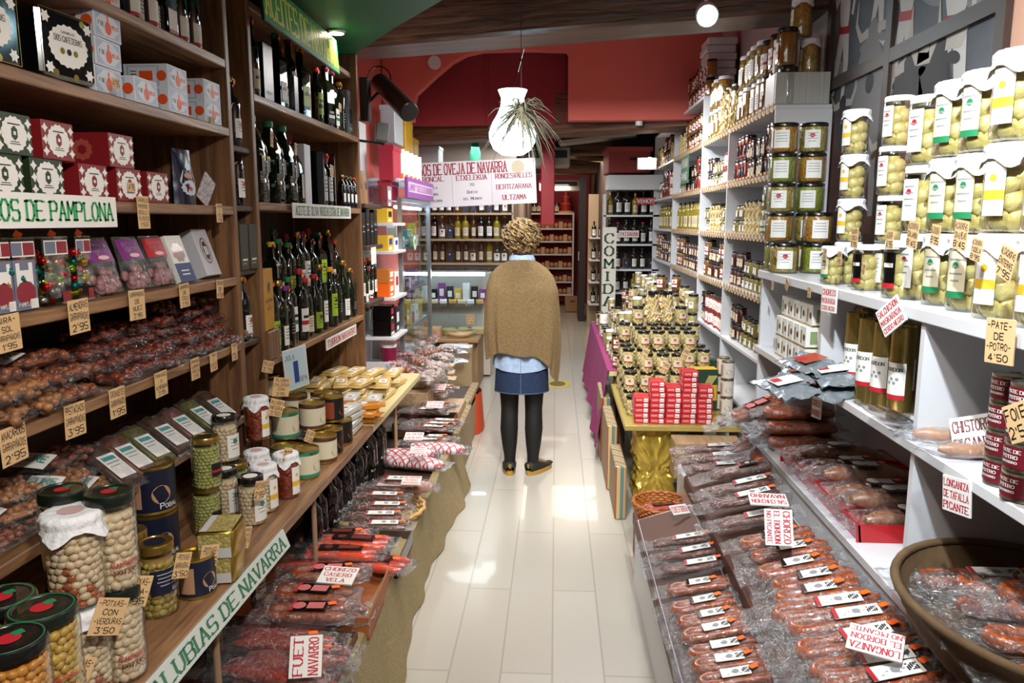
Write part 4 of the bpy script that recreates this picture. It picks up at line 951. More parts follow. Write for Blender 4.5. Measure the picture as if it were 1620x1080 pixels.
for i, px in enumerate((541, 547, 553, 559, 564)):
    put('small_bottle', f'small dark bottle with white label, {nth(i)} from the near end beside the black box', 'bottle', bottle('slim', .02, .17, wineg, caps[i % 4], 'foot', (white, bluep, black, redp), (.15, .45)), (-1.13, onL(px, -1.13, 1.75), 1.67), L_, group='small dark bottles')
riser = put('bottle_riser', 'walnut step raising the back rows of oil bottles', 'stand', board(-1.215, -1.47, 2.95, 4.24, 1.22, .149, 0).mesh('ri', walnut_d))
oilrow([432, 446, 458, 470, 483, 494, 506, 518, 531, 543, 556], -1.26, 1.221, 'the raised back row', .30, .036, 5, 'back row of oil bottles')
oilrow([440, 455, 468, 481, 493, 505, 517, 528, 539, 550, 560], -1.34, 1.221, 'the rearmost row', .31, .034, 8, 'rearmost oil bottles')
oilrow([428, 440, 452, 464, 477, 489, 501, 512, 523, 534, 545, 555, 564, 572, 580], -1.15, 1.071, 'the front low row', .29, .036, 11, 'front row of oil bottles', ('dorica', 'bord', 'bord', 'slim'))
for px, py, t, w, h, s in ((555, 270, ['ACEITE', 'VINO', "14'50"], .06, .055, 'tan price card hanging on the two wine bottles'), (468, 236, ["9'75"], .03, .05, 'tan price card hanging on the third oil jug'), (430, 220, ["12'95"], .03, .06, 'tan price card hanging on the second oil jug'), (538, 170, ['PVP', "6'95"], .045, .04, 'tan price card beside the silver carton')):
    price(px - (30 if px == 555 else 0), py, -1.095, t, s, w, h, tilt=.1)
def longsign(txt, w, h, m1, m0=white, th=.004, ch=.6, fw=.93):
    f = MB().box((0, 0, 0), (w, th, h), 0); f.text(txt, 0, 0, h * ch, w * fw, 1, lambda x, z, e: (x, -th / 2 - e, z), .0006, 'serif'); return f.mesh('sign', (m0, m1), 0)
a, b = onL(461, -1.09, 1.64), onL(553, -1.09, 1.64)
put('shelf_sign', 'small white shelf sign reading ACEITE DE OLIVA VIRGEN EXTRA DE NAVARRA', 'sign', longsign('ACEITE DE OLIVA VIRGEN EXTRA DE NAVARRA', b - a, .062, M('grey_green_ink', '2f6a50', .5)), (-1.085, (a + b) / 2, 1.645), L_)
a, b = onL(517, -1.09, 1.0), onL(560, -1.09, 1.0)
put('shelf_sign', 'small white shelf sign with red letters reading TURRON NAVARRO', 'sign', longsign('TURRON NAVARRO', b - a + .05, .055, redink), (-1.085, (a + b) / 2, 1.02), (0, 0, L_))
# ACEITES DE NAVARRA
f = MB().box((0, 0, 0), (1.02, .012, .16), 0, bev=.002); wp = lambda x, z, e: (x, -.006 - e, z)
f.rect(-.505, -.075, .505, .075, 2, wp); f.text('ACEITES DE NAVARRA', 0, 0, .105, .97, 1, wp, .0008, 'serif')
yl = M('sign_yellow', 'd8d02c', .4)
put('hanging_sign', 'green board with yellow letters reading ACEITES DE NAVARRA under the soffit', 'sign', f.mesh('sg', (M('sign_dark', '0e3a1c', .4), yl, M('sign_green', '1f8a3a', .3))), (-1.06, 3.29, 2.385), (R(-4), 0, L_ + .02))
# ================================================================== DECK: JARS AND TINS
can_lid = M('lid_black_green', '0f1a12', .3, coat=.5)
def deck(px, py, z=ZD): return U(px, py, Z=z)
camp = [('Camporel', .30, .012, .055, 1, 'bold'), ('POTXAS', .21, .010, .045, 2, 'serif')]
cmats = (white, M('camp_red', 'b8303c', .5), M('camp_brown', '6a2a1c', .5), greenp)
J1 = jar(.046, .195, can_lid, beanw, None, cmats, geo=(.0105, (1.15, .8, .85), beanw), words=camp, rim=redp, neck=.93)
J2 = jar(.054, .18, cloth_w, beanw, None, cmats, cloth=True, geo=(.0095, (1.15, .8, .85), beanw), neck=.9, stew=True)
J3 = jar(.052, .155, can_lid, beany, None, cmats, geo=(.0085, (1.1, .8, .9), beany), words=[('Camporel', .34, .011, .05, 1, 'bold'), ('Alubias', .24, .008, .035, 2, 'serif')], rim=redp, neck=.93)
J4 = jar(.052, .155, blacklid, beano, None, cmats, geo=(.0085, (1.1, .8, .9), beano), rim=redp, neck=.93)
def pj(J, px, py, z, s, rz=L_ - .5, sc=1, grp=None, cat='jar'):
    p = U(px, py, Z=z); return put('preserve_jar', s, cat, J, (p.x, p.y, z), rz, sc, grp)
def lidp(px, py, z): q = U(px, py, Z=ZD + z); return q.x, q.y
for J, px, py, H, n, s0 in ((J2, 112, 808, .18, 2, 'white cloth topped jar of white beans at the near end of the deck'), (J1, 172, 778, .195, 2, 'tall black lidded white bean jar reading POTXAS beside the cloth topped stack'), (J1, 98, 775, .195, 2, 'tall black lidded white bean jar standing behind the cloth topped stack'),
                       (J3, 66, 962, .155, 2, 'low black lidded jar of golden chickpeas in front of cloth topped stack'), (J4, 14, 1012, .155, 2, 'black lidded jar of orange beans in the bottom left corner'), (J4, 2, 946, .155, 2, 'black lidded orange bean jar at the picture edge behind the corner one')):
    x, y = lidp(px, py, H * 2 + (.012 if J is J2 else 0))
    for j in range(n): put('preserve_jar', s0 + [', lower', ', upper'][j], 'jar', J, (x, y, ZD + .001 + j * (H + (.010 if J is J2 else .002))), L_ - .55)
pob = [('Pobal', .20, .3, .016, .05, 0, 'bold')]
CB = can(.053, .115, metal=gold_lid, lab='code logo', mats=(navy, white, black, M('bean_photo', 'b58a6a', .5)), words=[('Pobal', .03, .18, .013, .045, 1, 'bold')])
p = U(262, 862, Z=ZD + .0)
put('bean_tin', 'large gold rimmed navy tin with bean picture, lower one at the back', 'tin', CB, (-1.10, 1.93, ZD + .001), L_ - .9, 1.15)
put('bean_tin', 'large gold rimmed navy tin with bean picture, upper one at the back', 'tin', CB, (-1.10, 1.93, ZD + .135), L_ - .9, 1.15)
pj(jar(.045, .175, gold_lid, pickle, 'lines code', (navy, white, M('silver_print', ''), gold_lid), lw=1.8, lz=(.34, .68), geo=(.010, (1.2, .8, .9), M('stew_beans', 'a8743c', .35, n=(30, 1), c2='c8a060', coat=.5)), rim=navy), 253, 966, ZD + .001, 'gold lidded jar of stewed beans with navy label beside the small navy tin')
pj(jar(.045, .175, gold_lid, pickle, 'lines code', (navy, white, M('silver_print', ''), gold_lid), lw=1.8, lz=(.34, .68), rim=navy), 212, 945, ZD + .001, 'gold lidded jar with navy label half hidden behind its twin')
put('bean_tin', 'small gold rimmed navy tin with POTXAS price card beside the sardine shaped tins', 'tin', CB, tuple(U(312, 935, Z=ZD + .001)), L_ - .6, .88)
def squaretin(word=None):
    f = MB(); prof = [(.92, 0), (1, .004), (1, .062), (.94, .066), (.90, .063)]
    f.lathe([(.06 * a, z) for a, z in prof], 32, 0, sx=1.0, sy=.78, sq=.62)
    g = MB(); g.rect(-.050, -.036, .050, .036, 1, lambda x, z, e: (x, z, .0665 + e), 0); g.rect(-.050, .020, .050, .036, 0, lambda x, z, e: (x, z, .0667 + e), .0003)
    g.rect(-.052, .006, .052, .036, 0, lambda x, z, e: (-.0605 - e, -x * .7, z), 0); g.rect(-.052, .030, .052, .062, 1, lambda x, z, e: (-.0606 - e, -x * .7, z), 0)
    for i in range(7): g.rect(-.03 + i * .005, .012, -.0275 + i * .005, .026, 2, lambda x, z, e: (-.0605 - e, -x * .7, z), .0004)
    return [('tin_body', f.mesh('tb', gold_lid, 50)), ('label', g.mesh('lab', (M('silver_label', 'c4c4c4', .4), M('bean_print', 'b8ab6c', .4, vor=110, c2='9a8a48'), black, white), 30))]
ST = squaretin()
pt = U(372, 900, Z=ZD)
for j in range(2): put('bean_tin', f'gold square-cornered tin with broad bean picture, {["lower", "upper"][j]} of the pair at the deck edge', 'tin', ST, (pt.x - .02 + .004 * j, pt.y - .03, ZD + .001 + .0675 * j), L_ + .15, 1.1)
JG = jar(.042, .15, gold_lid, beang, 'band', (black, redp, white, greyp), lw=.9, lz=(.25, .5), geo=(.0068, (1.1, .8, .9), beang), rim=black)
JK = jar(.042, .15, blacklid, beanw, 'logo lines', (white, greenp, greyp, yellowp), lw=1.3, lz=(.1, .6), geo=(.0085, (1.1, .8, .9), beanw), rim=white)
JC = jar(.042, .15, cloth_w, redsauce, 'band logo', (white, yellowp, greyp, redp), lw=.9, lz=(.1, .72), cloth=True)
JW = jar(.042, .15, cloth_w, beanw, 'band logo', (white, yellowp, greyp, redp), lw=.9, lz=(.1, .72), cloth=True, geo=(.0085, (1.1, .8, .9), beanw))
for (J, px, py, z, s) in ((JG, 330, 842, .001, 'gold lidded jar of small green beans at the back, lower one'), (JG, 329, 768, .152, 'gold lidded jar of small green beans, upper one of the stack'), (JK, 360, 812, .001, 'black lidded white bean jar with white label, lower one at back'), (JK, 358, 727, .152, 'black lidded jar of white beans with white label, upper one of its stack'),
                           (JC, 409, 780, .001, 'white cloth topped jar of red beans, lower one behind the other white lids'), (JC, 408, 694, .162, 'white cloth topped jar of dark red beans standing high on another'), (JK, 400, 826, .001, 'black lidded white bean jar in front row beside POCHAS price card'), (JG, 376, 800, .001, 'gold lidded green bean jar tucked behind the square tins'),
                           (JW, 420, 806, .001, 'white cloth topped jar of white beans with side label in the front row'), (JC, 455, 784, .001, 'white cloth topped jar of red beans in front row beside green banded tin')):
    q = U(px, py, Z=ZD + z); put('preserve_jar', s, 'jar', J, (q.x, q.y, ZD + z), L_ - .35)
beo = [('BEOLA', .02, .88, .008, .04, 0, 'serif')]
TB = can(.050, .105, metal=gold_lid, lab='bands logo', mats=(M('tin_cream', 'd8cfb4', .5), brownp, black, M('tin_emblem', 'bcae90', .5)), words=[('BEOLA', 0, .88, .008, .04, 2, 'serif')])
TG = can(.050, .105, metal=gold_lid, lab='bands logo', mats=(M('tin_cream', ''), M('tin_teal', '2a8a6c', .5), black, M('tin_emblem', '')), words=[('BEOLA', 0, .88, .008, .04, 2, 'serif')])
TK = can(.047, .105, metal=gold_lid, lab='logo code', mats=(M('tin_black', '15130f', .4), redp, white, M('dish_photo', '8a3c24', .5)))
for (J, px, py, z, s) in ((TG, 484, 752, .001, 'cream tin with teal bands at the deck edge beside the red bean jar'), (TB, 513, 728, .001, 'cream tin with brown BEOLA bands, lower one of the front stack'), (TB, 495, 676, .108, 'cream tin with brown BEOLA bands, upper one of the front stack'), (TG, 452, 690, .108, 'cream tin with teal bands at the back under the price cards'), (TG, 452, 748, .001, 'cream tin with teal bands under another at the back'),
                           (TB, 468, 662, .108, 'cream brown banded tin behind the teal banded one'), (TB, 512, 656, .108, 'cream brown banded tin at the back of the upper layer'), (TK, 524, 716, .001, 'black tin with a stew picture, lower one of its stack'), (TK, 526, 664, .108, 'black tin with a stew picture, upper one of its stack'), (TB, 425, 628, .108, 'cream tin at the back under the small white price card'), (TK, 540, 700, .001, 'black tin with a stew picture next to the dark square tins')):
    q = U(px, py, Z=ZD + z); put('bean_tin', s, 'tin', J, (q.x, q.y, ZD + z), L_ - .5)
put('preserve_jar', 'jar of white beans in the shade below the first oil bottles', 'jar', jar(.045, .13, blacklid, beanw), (-1.18, 2.93, ZD + .01), L_)
for j in range(2): put('bean_tin', f'dark green square-cornered tin beside the turron bars, {["lower", "upper"][j]} one', 'tin', ST, (-.95, 3.02, ZD + .001 + .068 * j), L_ + .1, mats={'tin_body': M('olive_tin', '5a6030', .3, .6), 'label': [black, M('olive_tin', ''), white, None]})
# price cards on deck
for px, py, X, t, s, w, h, ti in ((215, 935, -.835, ['-POTXAS-', 'EXTRA-', "2'95"], "tan price card reading POTXAS EXTRA 2'95", .060, .062, .38), (172, 975, -.835, ['-POTXAS-', 'CON', '-VERDURAS', "3'50"], "tan price card reading POTXAS CON VERDURAS 3'50", .062, .070, .42), (122, 1064, -.835, ['-POTXAS-', 'CON', 'ALMEJAS'], 'tan price card reading POTXAS CON ALMEJAS at the bottom picture edge', .052, .055, .5),
                                  (331, 879, -.85, ['-POTXAS-', "3'95"], "tan price card reading POTXAS 3'95 on the small navy tin", .05, .055, .25), (288, 894, -.855, ['-POTXAS-', 'ARRABAL', "3'50"], 'tan price card on the gold lidded stewed bean jar', .04, .06, .3), (384, 850, -.845, ['POCHAS', 'BLANCAS', 'Y VERDES', "3'95"], 'tan price card reading POCHAS BLANCAS Y VERDES on the square tins', .05, .06, .3),
                                  (445, 612, -1.0, ['ALUBIA', 'CALDOSA', 'CON', "3'95"], 'tan price card leaning on the back row of cream tins', .075, .07, .2), (437, 645, -.97, ['ALUBIA', 'NEGRA', "3'50"], 'tan price card above the red bean jar', .06, .06, .35), (424, 580, -1.06, ['ROJAS', "3'75"], 'pale price card on the rear cream tin', .05, .045, .3), (490, 690, -.88, ['ALUBIA', "3'25"], 'tan price card between red bean jar and teal tin', .04, .045, .5), (455, 720, -.88, ["3'50"], 'tan price card hung on the red bean jar', .035, .05, .3), (411, 775, -.865, ['POTXAS', "2'95"], 'tan price card on the front white bean jar', .035, .055, .2), (560, 700, -.86, ['PIMIENTO', "4'50"], 'tan price card on the dark square tin', .035, .055, .2)):
    price(px, py, X, t, s, w, h, L_ - .55, ti)
f = MB().box((0, 0, 0), (.13, .004, .17), 0); wp = lambda x, z, e: (x, -.002 - e, z); f.rect(-.06, -.08, .06, .08, 1, wp); f.rect(-.015, -.06, .012, .03, 2, wp, .0008); f.text('JULA', -.03, .05, .02, .05, 3, wp, .0008, 'serif'); f.text('SPA', .035, -.05, .02, .04, 3, wp, .0008, 'serif')
put('leaflet_holder', 'pale blue framed leaflet standing behind the cream tins', 'sign', f.mesh('lf', (white, M('leaflet_blue', 'c3dbe4', .5), bluep, greyp)), tuple(U(468, 582, X=-1.06)), (0, -.08, L_ - .45))
# alubias sign on deck edge
a, b = 1.33, 2.13
al = MB().box((0, 0, 0), (b - a, .008, .058), 0, bev=.001); al.text('ALUBIAS DE NAVARRA', 0, 0, .036, (b - a) * .93, 1, lambda x, z, e: (x, -.004 - e, z), .0006, 'serif')
put('shelf_sign', 'long white shelf edge sign with green letters reading ALUBIAS DE NAVARRA', 'sign', al.mesh('al', (M('sign_offwhite', 'c9d2cc', .5), M('dull_green_letters', '3f7a5c', .5))), (-.808, (a + b) / 2, .655), (R(-20), 0, L_))
# turron bars
tb = [M('nougat_wrap', 'd8cda8', .35, n=(30, .8), c2='c8a868', coat=.3), M('nougat_white', 'dcdcd4', .3, n=(20, .6), c2='c4c8c0', coat=.3), M('nougat_orange', 'c87a1c', .25, n=(14, .8), c2='e0a040', coat=.5), M('nougat_tan', 'c8a050', .35, n=(14, .8), c2='dcc488', coat=.3)]
def barm(m, w=.07, l=.19, h=.028):
    return memo(('bar', m.name), lambda: (lambda f: (f.box((0, 0, h / 2), (w, l, h), 0, bev=.006), f.box((0, l / 2 + .01, h / 2), (w * .95, .03, .004), 0), f.box((0, -l / 2 - .01, h / 2), (w * .95, .03, .004), 0), f.rect(-w * .3, -l * .2, w * .3, l * .2, 1, lambda x, z, e: (x, z, h + e), .0005), f.disc(0, 0, w * .16, 2, lambda x, z, e: (x, z, h + e), .001)) and f)(MB()).mesh('bar', (m, white, redp), 40))
bi = 0
for (Y0, n, cols, zl, ms) in ((3.15, 2, 3, 4, (1, 1)), (3.35, 2, 3, 3, (2, 2)), (3.6, 3, 4, 2, (0, 1)), (3.85, 3, 4, 3, (3, 0)), (4.12, 3, 4, 3, (3, 0))):
    for cix in range(cols):
        for zz in range(zl):
            bi += 1
            put('nougat_bar', f'{["beige", "white", "orange", "tan"][ms[zz % 2]]} wrapped nougat bar on the pale board, {nth(zz)} layer, {nth(cix)} column, {["nearest", "second", "middle", "fourth", "farthest"][[3.15, 3.35, 3.6, 3.85, 4.12].index(Y0)]} pile', 'nougat bar', barm(tb[ms[zz % 2]]),
                (-.90 - cix * .115 + rnd.uniform(-.01, .01), Y0 + rnd.uniform(-.02, .02), ZD + .003 + zz * .031), (rnd.uniform(-.02, .02), 0, rnd.uniform(-.25, .25) + (L_ if Y0 == 3.35 else 0)), group='wrapped nougat bars')
# bottles under the deck
al_ = [('Alfaro', .30, .011, .05, 0, 'hand')]
for i in range(12):
    y = 2.70 + i * .105
    put('wine_bottle', f'black wine bottle with slanted white script under the deck, {nth(i)} from the near end', 'bottle', bottle('bord', .037, .32, wineg, blacklid, 'x', (blackgl, white, white, M('slate', '3a4450', .4)), (.1, .5), False, (('Alfaro', .3, .012, .05, 1, 'hand'),)), (-.915 - .012 * (i % 2), y, .302), L_ - .2, group='black wine bottles under the deck')
for i in range(7):
    y = 1.35 + i * .17
    put('wine_bottle', f'dark bottle with cream label shaded under the near deck, {nth(i)} from the camera', 'bottle', bottle('bord', .04, .30, wineg, caps[i % 3], 'lines', (cream, brownp, black, greyp), (.12, .45), False), (-1.02 - .04 * (i % 2), y, .302), L_ - .2, group='dark bottles under the near deck')
# ================================================================== LOW BENCH, LEFT OF THE AISLE
def tray(w, l, h, m, th=.006, flare=1.0):
    f = MB(); f.box((0, 0, th / 2), (w, l, th))
    for s in (-1, 1): f.box((s * (w / 2 - th / 2), 0, h / 2), (th, l, h)); f.box((0, s * (l / 2 - th / 2), h / 2), (w - 2 * th, th, h))
    return f.mesh('tray', m, 0)
wick = M('wicker', '8a4a26', .6, n=(40, .8), c2='b06a3a'); wickp = M('pale_wicker', 'c8a060', .6, n=(40, .8), c2='dcb87a'); brown_tray = M('tray_brown', '5a3426', .5)
def basket(rx, ry, h, m, rows=5, n=40, flare=1.15, wob=.004):
    f = MB(); f.lathe([(.001, .002), (.98, .002), (1, .006)], 30, 0, sx=rx * .93, sy=ry * .93)
    for j in range(rows):
        z = .006 + h * j / (rows - 1); k = 1 + (flare - 1) * j / (rows - 1)
        pts = [((rx * k + wob * (-1) ** (i + j)) * math.cos(2 * PI * i / n), (ry * k + wob * (-1) ** (i + j)) * math.sin(2 * PI * i / n), z) for i in range(n + 1)]
        f.tube(pts, h / rows * .62 if j < rows - 1 else h / rows * .8, 6, 0)
    for i in range(0, n, 2):
        a = 2 * PI * i / n; f.tube([(rx * math.cos(a), ry * math.sin(a), .004), (rx * flare * math.cos(a), ry * flare * math.sin(a), h)], .003, 5)
    return f.mesh('basket', m, 50)
BZ = .302
def on(px, py, z): return U(px, py, Z=z)
def lay(kind, name, px, py, z, label, rz=0, tilt=(0, 0), s=1, grp=None, cat='sausage pack'):
    q = on(px, py, z); return put(name, label, cat, kind, (q.x, q.y, z - .02), (tilt[0], tilt[1], rz), s, grp)
pF = lambda i: pack('fuet', i, .33, .13, .05, .019, sausr, False, 2, None, stick=True)
pH = lambda i: pack('horse', i, .27, .14, .052, .0175, saus, True, 1, 'dark', (blackgl, redp, black, M('label_pink', 'c86a6a', .5)), .0, .11, .06)
pS = lambda i: pack('stick', i, .28, .10, .04, .014, sausd, False, 2, 'draw', (white, redp, black, greyp), .03, .12, .04)
pC = lambda i: pack('chor', i, .25, .10, .042, .0165, saus, True, 1, 'draw', (white, blackgl, black, greyp), .0, .085, .042)
pL = lambda i: pack('long', i, .31, .12, .046, .017, saus, True, 1, 'draw', (white, redp, black, greyp), .03, .11, .048)
pD = lambda i: pack('dark', i, .30, .11, .04, .022, sausd, False, 1, 'draw', (blackgl, redp, greyp, white), .02, .07, .045)
put('sausage_tray', 'brown wooden tray under the salami packs nearest the camera on the bench', 'tray', tray(.42, .52, .05, brown_tray), (-.81, 1.88, BZ))
for i, (px, py, z, a) in enumerate(((455, 1072, .345, .05), (430, 1062, .375, -.1), (470, 1040, .38, .08), (450, 1015, .40, -.05), (440, 995, .36, 0))):
    lay(pF(i % 3), 'salami_pack', px, py, z, f'clear pack of red salami at the bottom of the picture, {nth(i)} from the camera', a, (0, 0), 1, 'salami packs')
put('name_card', 'white card reading FUET NAVARRO standing on the salami packs', 'sign', card(['FUET', 'NAVARRO'], .105, .085, 'serif', (white, redink), .006), tuple(on(484, 1038, .45)), (R(-62), R(-90) * 0, R(8)) if 0 else (Matrix.Rotation(R(10), 4, 'Z') @ Matrix.Rotation(R(-35), 4, 'X') @ Matrix.Rotation(R(-90), 4, 'Y')).to_euler())
put('sausage_basket', 'rectangular brown wicker basket of horseshoe sausages on the bench', 'basket', tray(.44, .40, .075, wick), (-.80, 2.37, BZ), .03)
for i, (px, py, z, a) in enumerate(((490, 968, .41, .05), (520, 968, .36, 0), (497, 940, .42, -.05), (520, 905, .40, .08))):
    lay(pH(i % 2), 'sausage_pack', px, py, z, f'horseshoe sausage pack with black label in the brown wicker basket, {nth(i)} from the camera', a, (0, 0), 1, 'black labelled sausage packs')
put('name_card', 'white card with red letters lying on the black labelled sausages', 'sign', card(['CHORIZO', 'CASERO', 'VELA'], .12, .08, 'serif', (white, redink), .006), tuple(on(535, 910, .455)), (R(-75), 0, -.1))
put('sausage_tray', 'brown plastic tray holding the bright red sausage packs', 'tray', tray(.46, .30, .06, M('smoke_tray', '4a3a34', .3, coat=.4)), (-.80, 2.74, BZ))
pR = lambda i: pack('red', i, .30, .13, .05, .016, M('red_wrap', 'c8351c', .25, coat=.8, n=(30, .6), c2='e0502c', b=(30, .5)), False, 3, 'dark', (M('black_wrap', '16100e', .3), M('black_wrap'), redp, M('grey_wrap', '6a2a1c', .4)), .0, .16, .045)
for i, (px, py, z, a) in enumerate(((500, 888, .37, .1), (590, 886, .37, -.3), (540, 872, .40, .05), (560, 856, .41, -.05), (530, 846, .38, .1))):
    lay(pR(i % 2), 'sausage_pack', px, py, z, f'bright red sausage pack with black print in the plastic tray, {nth(i)} from the camera', a, (0, 0), 1, 'bright red sausage packs')
put('sausage_basket', 'shallow pale straw basket of thin sausage packs on the bench', 'basket', basket(.20, .18, .05, wickp), (-.80, 3.15, BZ))
for i, (px, py, z) in enumerate(((596, 830, .365), (590, 815, .38), (600, 800, .39), (597, 784, .395), (605, 770, .40))):
    lay(pS(i % 3), 'sausage_pack', px, py, z, f'thin cured sausage pack in the straw basket, {nth(i)} from the camera', rnd.uniform(-.1, .1), (0, 0), 1, 'thin sausage packs')
lay(pack('salch', 1, .30, .12, .05, .03, M('pale_salami', '9a5a4c', .4, n=(80, 1), c2='c09080', coat=.5), False, 1, 'draw', lx=-.04, la=.09, lb=.05, stick=False), 'salami_pack', 640, 772, .39, 'thick pale salami pack beside its white card behind the straw basket')
def namec(t, px, py, z, s, w=.085, h=.06, rx=-72, rz=0, ry=0, hs=None):
    put('name_card', s, 'sign', card(t, w, h, 'serif', (white, redink), .006, hs), tuple(on(px, py, z)), (Matrix.Rotation(rz, 4, 'Z') @ Matrix.Rotation(R(rx), 4, 'X') @ Matrix.Rotation(ry, 4, 'Y')).to_euler())
namec(['SALCHICHÓN', 'CERDO', 'NAVARRO'], 651, 760, .46, 'white card reading SALCHICHON leaning on the thick pale salami')
dia = bricks('diamond_wrap', 'e4dcdc', 'dcd2d4', 'b82c38', 16, .5, .5, .07, .3, .2, rot=(.0, 0, .78), offset=0, coat=.5)
def loaf(w, l, h, m, seed=0):
    f = MB(); f.surf(lambda u, v: ((w / 2 - .02 * abs(2 * v - 1) ** 3) * math.cos(2 * PI * u) * (max(.02, 1 - abs(2 * v - 1) ** 4)) ** .4, (v - .5) * l, h / 2 + h / 2 * math.sin(2 * PI * u) * (max(.02, 1 - abs(2 * v - 1) ** 4)) ** .4 + .004 * noise.noise(Vector((u * 9, v * 9, seed)))), 28, 20, 0, True)
    b = pillow(w * 1.35, l * 1.2, h * 1.02, seed, 16, 24, .08)
    return [('ham_loaf', f.mesh('loaf', m, 60)), ('bag', b.mesh('bag', film2, 60))]
LF = loaf(.12, .34, .065, dia)
for i, (px, py, z, a) in enumerate(((655, 735, .33, 1.35), (640, 722, .34, 1.7), (690, 712, .33, 1.45))):
    lay(LF, 'wrapped_ham', px, py, z, f'cured ham in white wrap with red diamonds, {nth(i)} from the camera', a, cat='ham', grp='diamond wrapped hams')
namec(['JAMON', 'CURADO', 'CASERO'], 662, 712, .43, 'white card lying on the red diamond wrapped hams', .085, .06)
put('sausage_tray', 'brown wooden tray of small sausages behind the red diamond hams', 'tray', tray(.36, .30, .09, brown_tray), (-.80, 4.55, BZ))
for k, (py, n, z, s) in enumerate(((698, 2, .37, 'in the wooden tray behind the diamond hams'), (676, 3, .41, 'on the second tray behind the diamond hams'), (650, 3, .44, 'beside the orange price sticker'), (622, 3, .45, 'below the far white card'), (608, 2, .47, 'in front of the cream bags'))):
    for i in range(n):
        lay((pS if k % 2 else pack('far', i, .26, .10, .04, .016, M('pepper_sausage', '2a1612', .4, n=(120, 1.3), c2='8a5a44', coat=.5), False, 2, 'draw', lx=0, la=.09, lb=.04))if not k % 2 else pS(i), 'sausage_pack', 688 + (i - 1) * 9 - k * 2, py - i * 5, z + .008 * i, f'dark peppered sausage pack {s}, {nth(i)} one', rnd.uniform(-.15, .15), grp='peppered sausage packs')
for px, py, z, s in ((655, 690, .46, 'small white card over the wooden tray of sausages'), (688, 640, .50, 'white card lying between the dark sausage packs'), (693, 612, .52, 'white card leaning in front of the cream bags')): namec(['SALCHICHÓN', 'CASERO'], px, py, z, s, .10, .07)
linen = M('linen_bag', 'd0b898', .7, b=(60, .3)); bluew = M('pale_blue_bag', 'c4ccd4', .4, coat=.3, b=(30, .4))
for i, (px, py, z, m, s, a, l) in enumerate(((692, 598, .36, linen, 'cream bread bag, bottom of the far stack', 0, .2), (690, 588, .40, linen, 'cream bread bag, middle of the far stack', .1, .2), (690, 577, .44, linen, 'cream bread bag, top of the far stack under the blue label', -.1, .2), (712, 572, .45, bluew, 'pale bag beside the cream bread bags', .3, .2),
                                         (712, 557, .47, bluew, 'pale blue grey bag lying on the far end of the bench', .2, .22), (720, 548, .50, bluew, 'topmost pale blue grey bag at the far end of the bench', -.1, .22))):
    f = pillow(.15, .30, .05, i, 14, 20, .03, .004); f.v = [(y, -x, z_) for x, y, z_ in f.v]
    if i == 2: f.rect(-.04, -.025, .04, .025, 1, lambda x, z_, e: (x, z_, .052 + e)); f.rect(-.02, -.01, .02, .01, 2, lambda x, z_, e: (x, z_, .0525 + e))
    lay(f.mesh('bg', (m, bluep, redp), 60), 'food_bag', px, py, z, s, a, cat='bag')
for i, (px, py, z) in enumerate(((660, 548, .62), (640, 560, .60), (655, 530, .66), (675, 556, .56), (680, 540, .60), (622, 560, .62), (640, 585, .56), (625, 585, .52), (655, 600, .50))):
    lay(nutbag('far', .14, .20, .07, 60 + i % 3, [M('mixed_sweets', '8a6a5a', .5, n=(30, 1.2), c2='c8b8b0'), nutc, M('pale_sweets')][i % 3], 36, .014, flm=film2), 'snack_bag', px, py, z - .02, f'crinkled clear snack bag in the heap at the far end of the deck, {nth(i)} one', rnd.uniform(-1, 1), (.2, rnd.uniform(-.3, .3)), 1, 'snack bags in the far heap', 'bag')
for i in range(16):
    x = -.80 - .13 * (i % 3); y = 4.72 + .17 * (i // 3) ; z = .585 + .03 * (i % 2)
    put('snack_bag', f'crinkled snack bag lying on the pale far crate, {nth(i % 3)} from the aisle, {nth(i // 3)} row', 'bag', nutbag('far', .14, .20, .07, 60 + i % 3, MATS['glazed_peanuts'], 36, .014, flm=film2), (x, y, z), (rnd.uniform(-.25, .25), rnd.uniform(-.25, .25), rnd.uniform(-1.5, 1.5)), 1.05, 'snack bags on the far crate')
put('snack_crate', 'pale wooden crate under the heap of snack bags', 'crate', MB().box((-.98, 5.15, .41), (.34, .9, .21), 0, bev=.005).box((-.98, 5.15, .55), (.26, .7, .06), 0, bev=.01).mesh('cr', wood('pale_crate', 'c0a07c', 'a08460', 'Y')))
put('sausage_crate', 'pale wooden crate under the far peppered sausages', 'crate', MB().box((-.80, 4.95, .34), (.36, .4, .075), 0, bev=.003).mesh('cr', MATS['pale_crate']))
stripe = M('striped_fabric', '8a9a7c', .8)
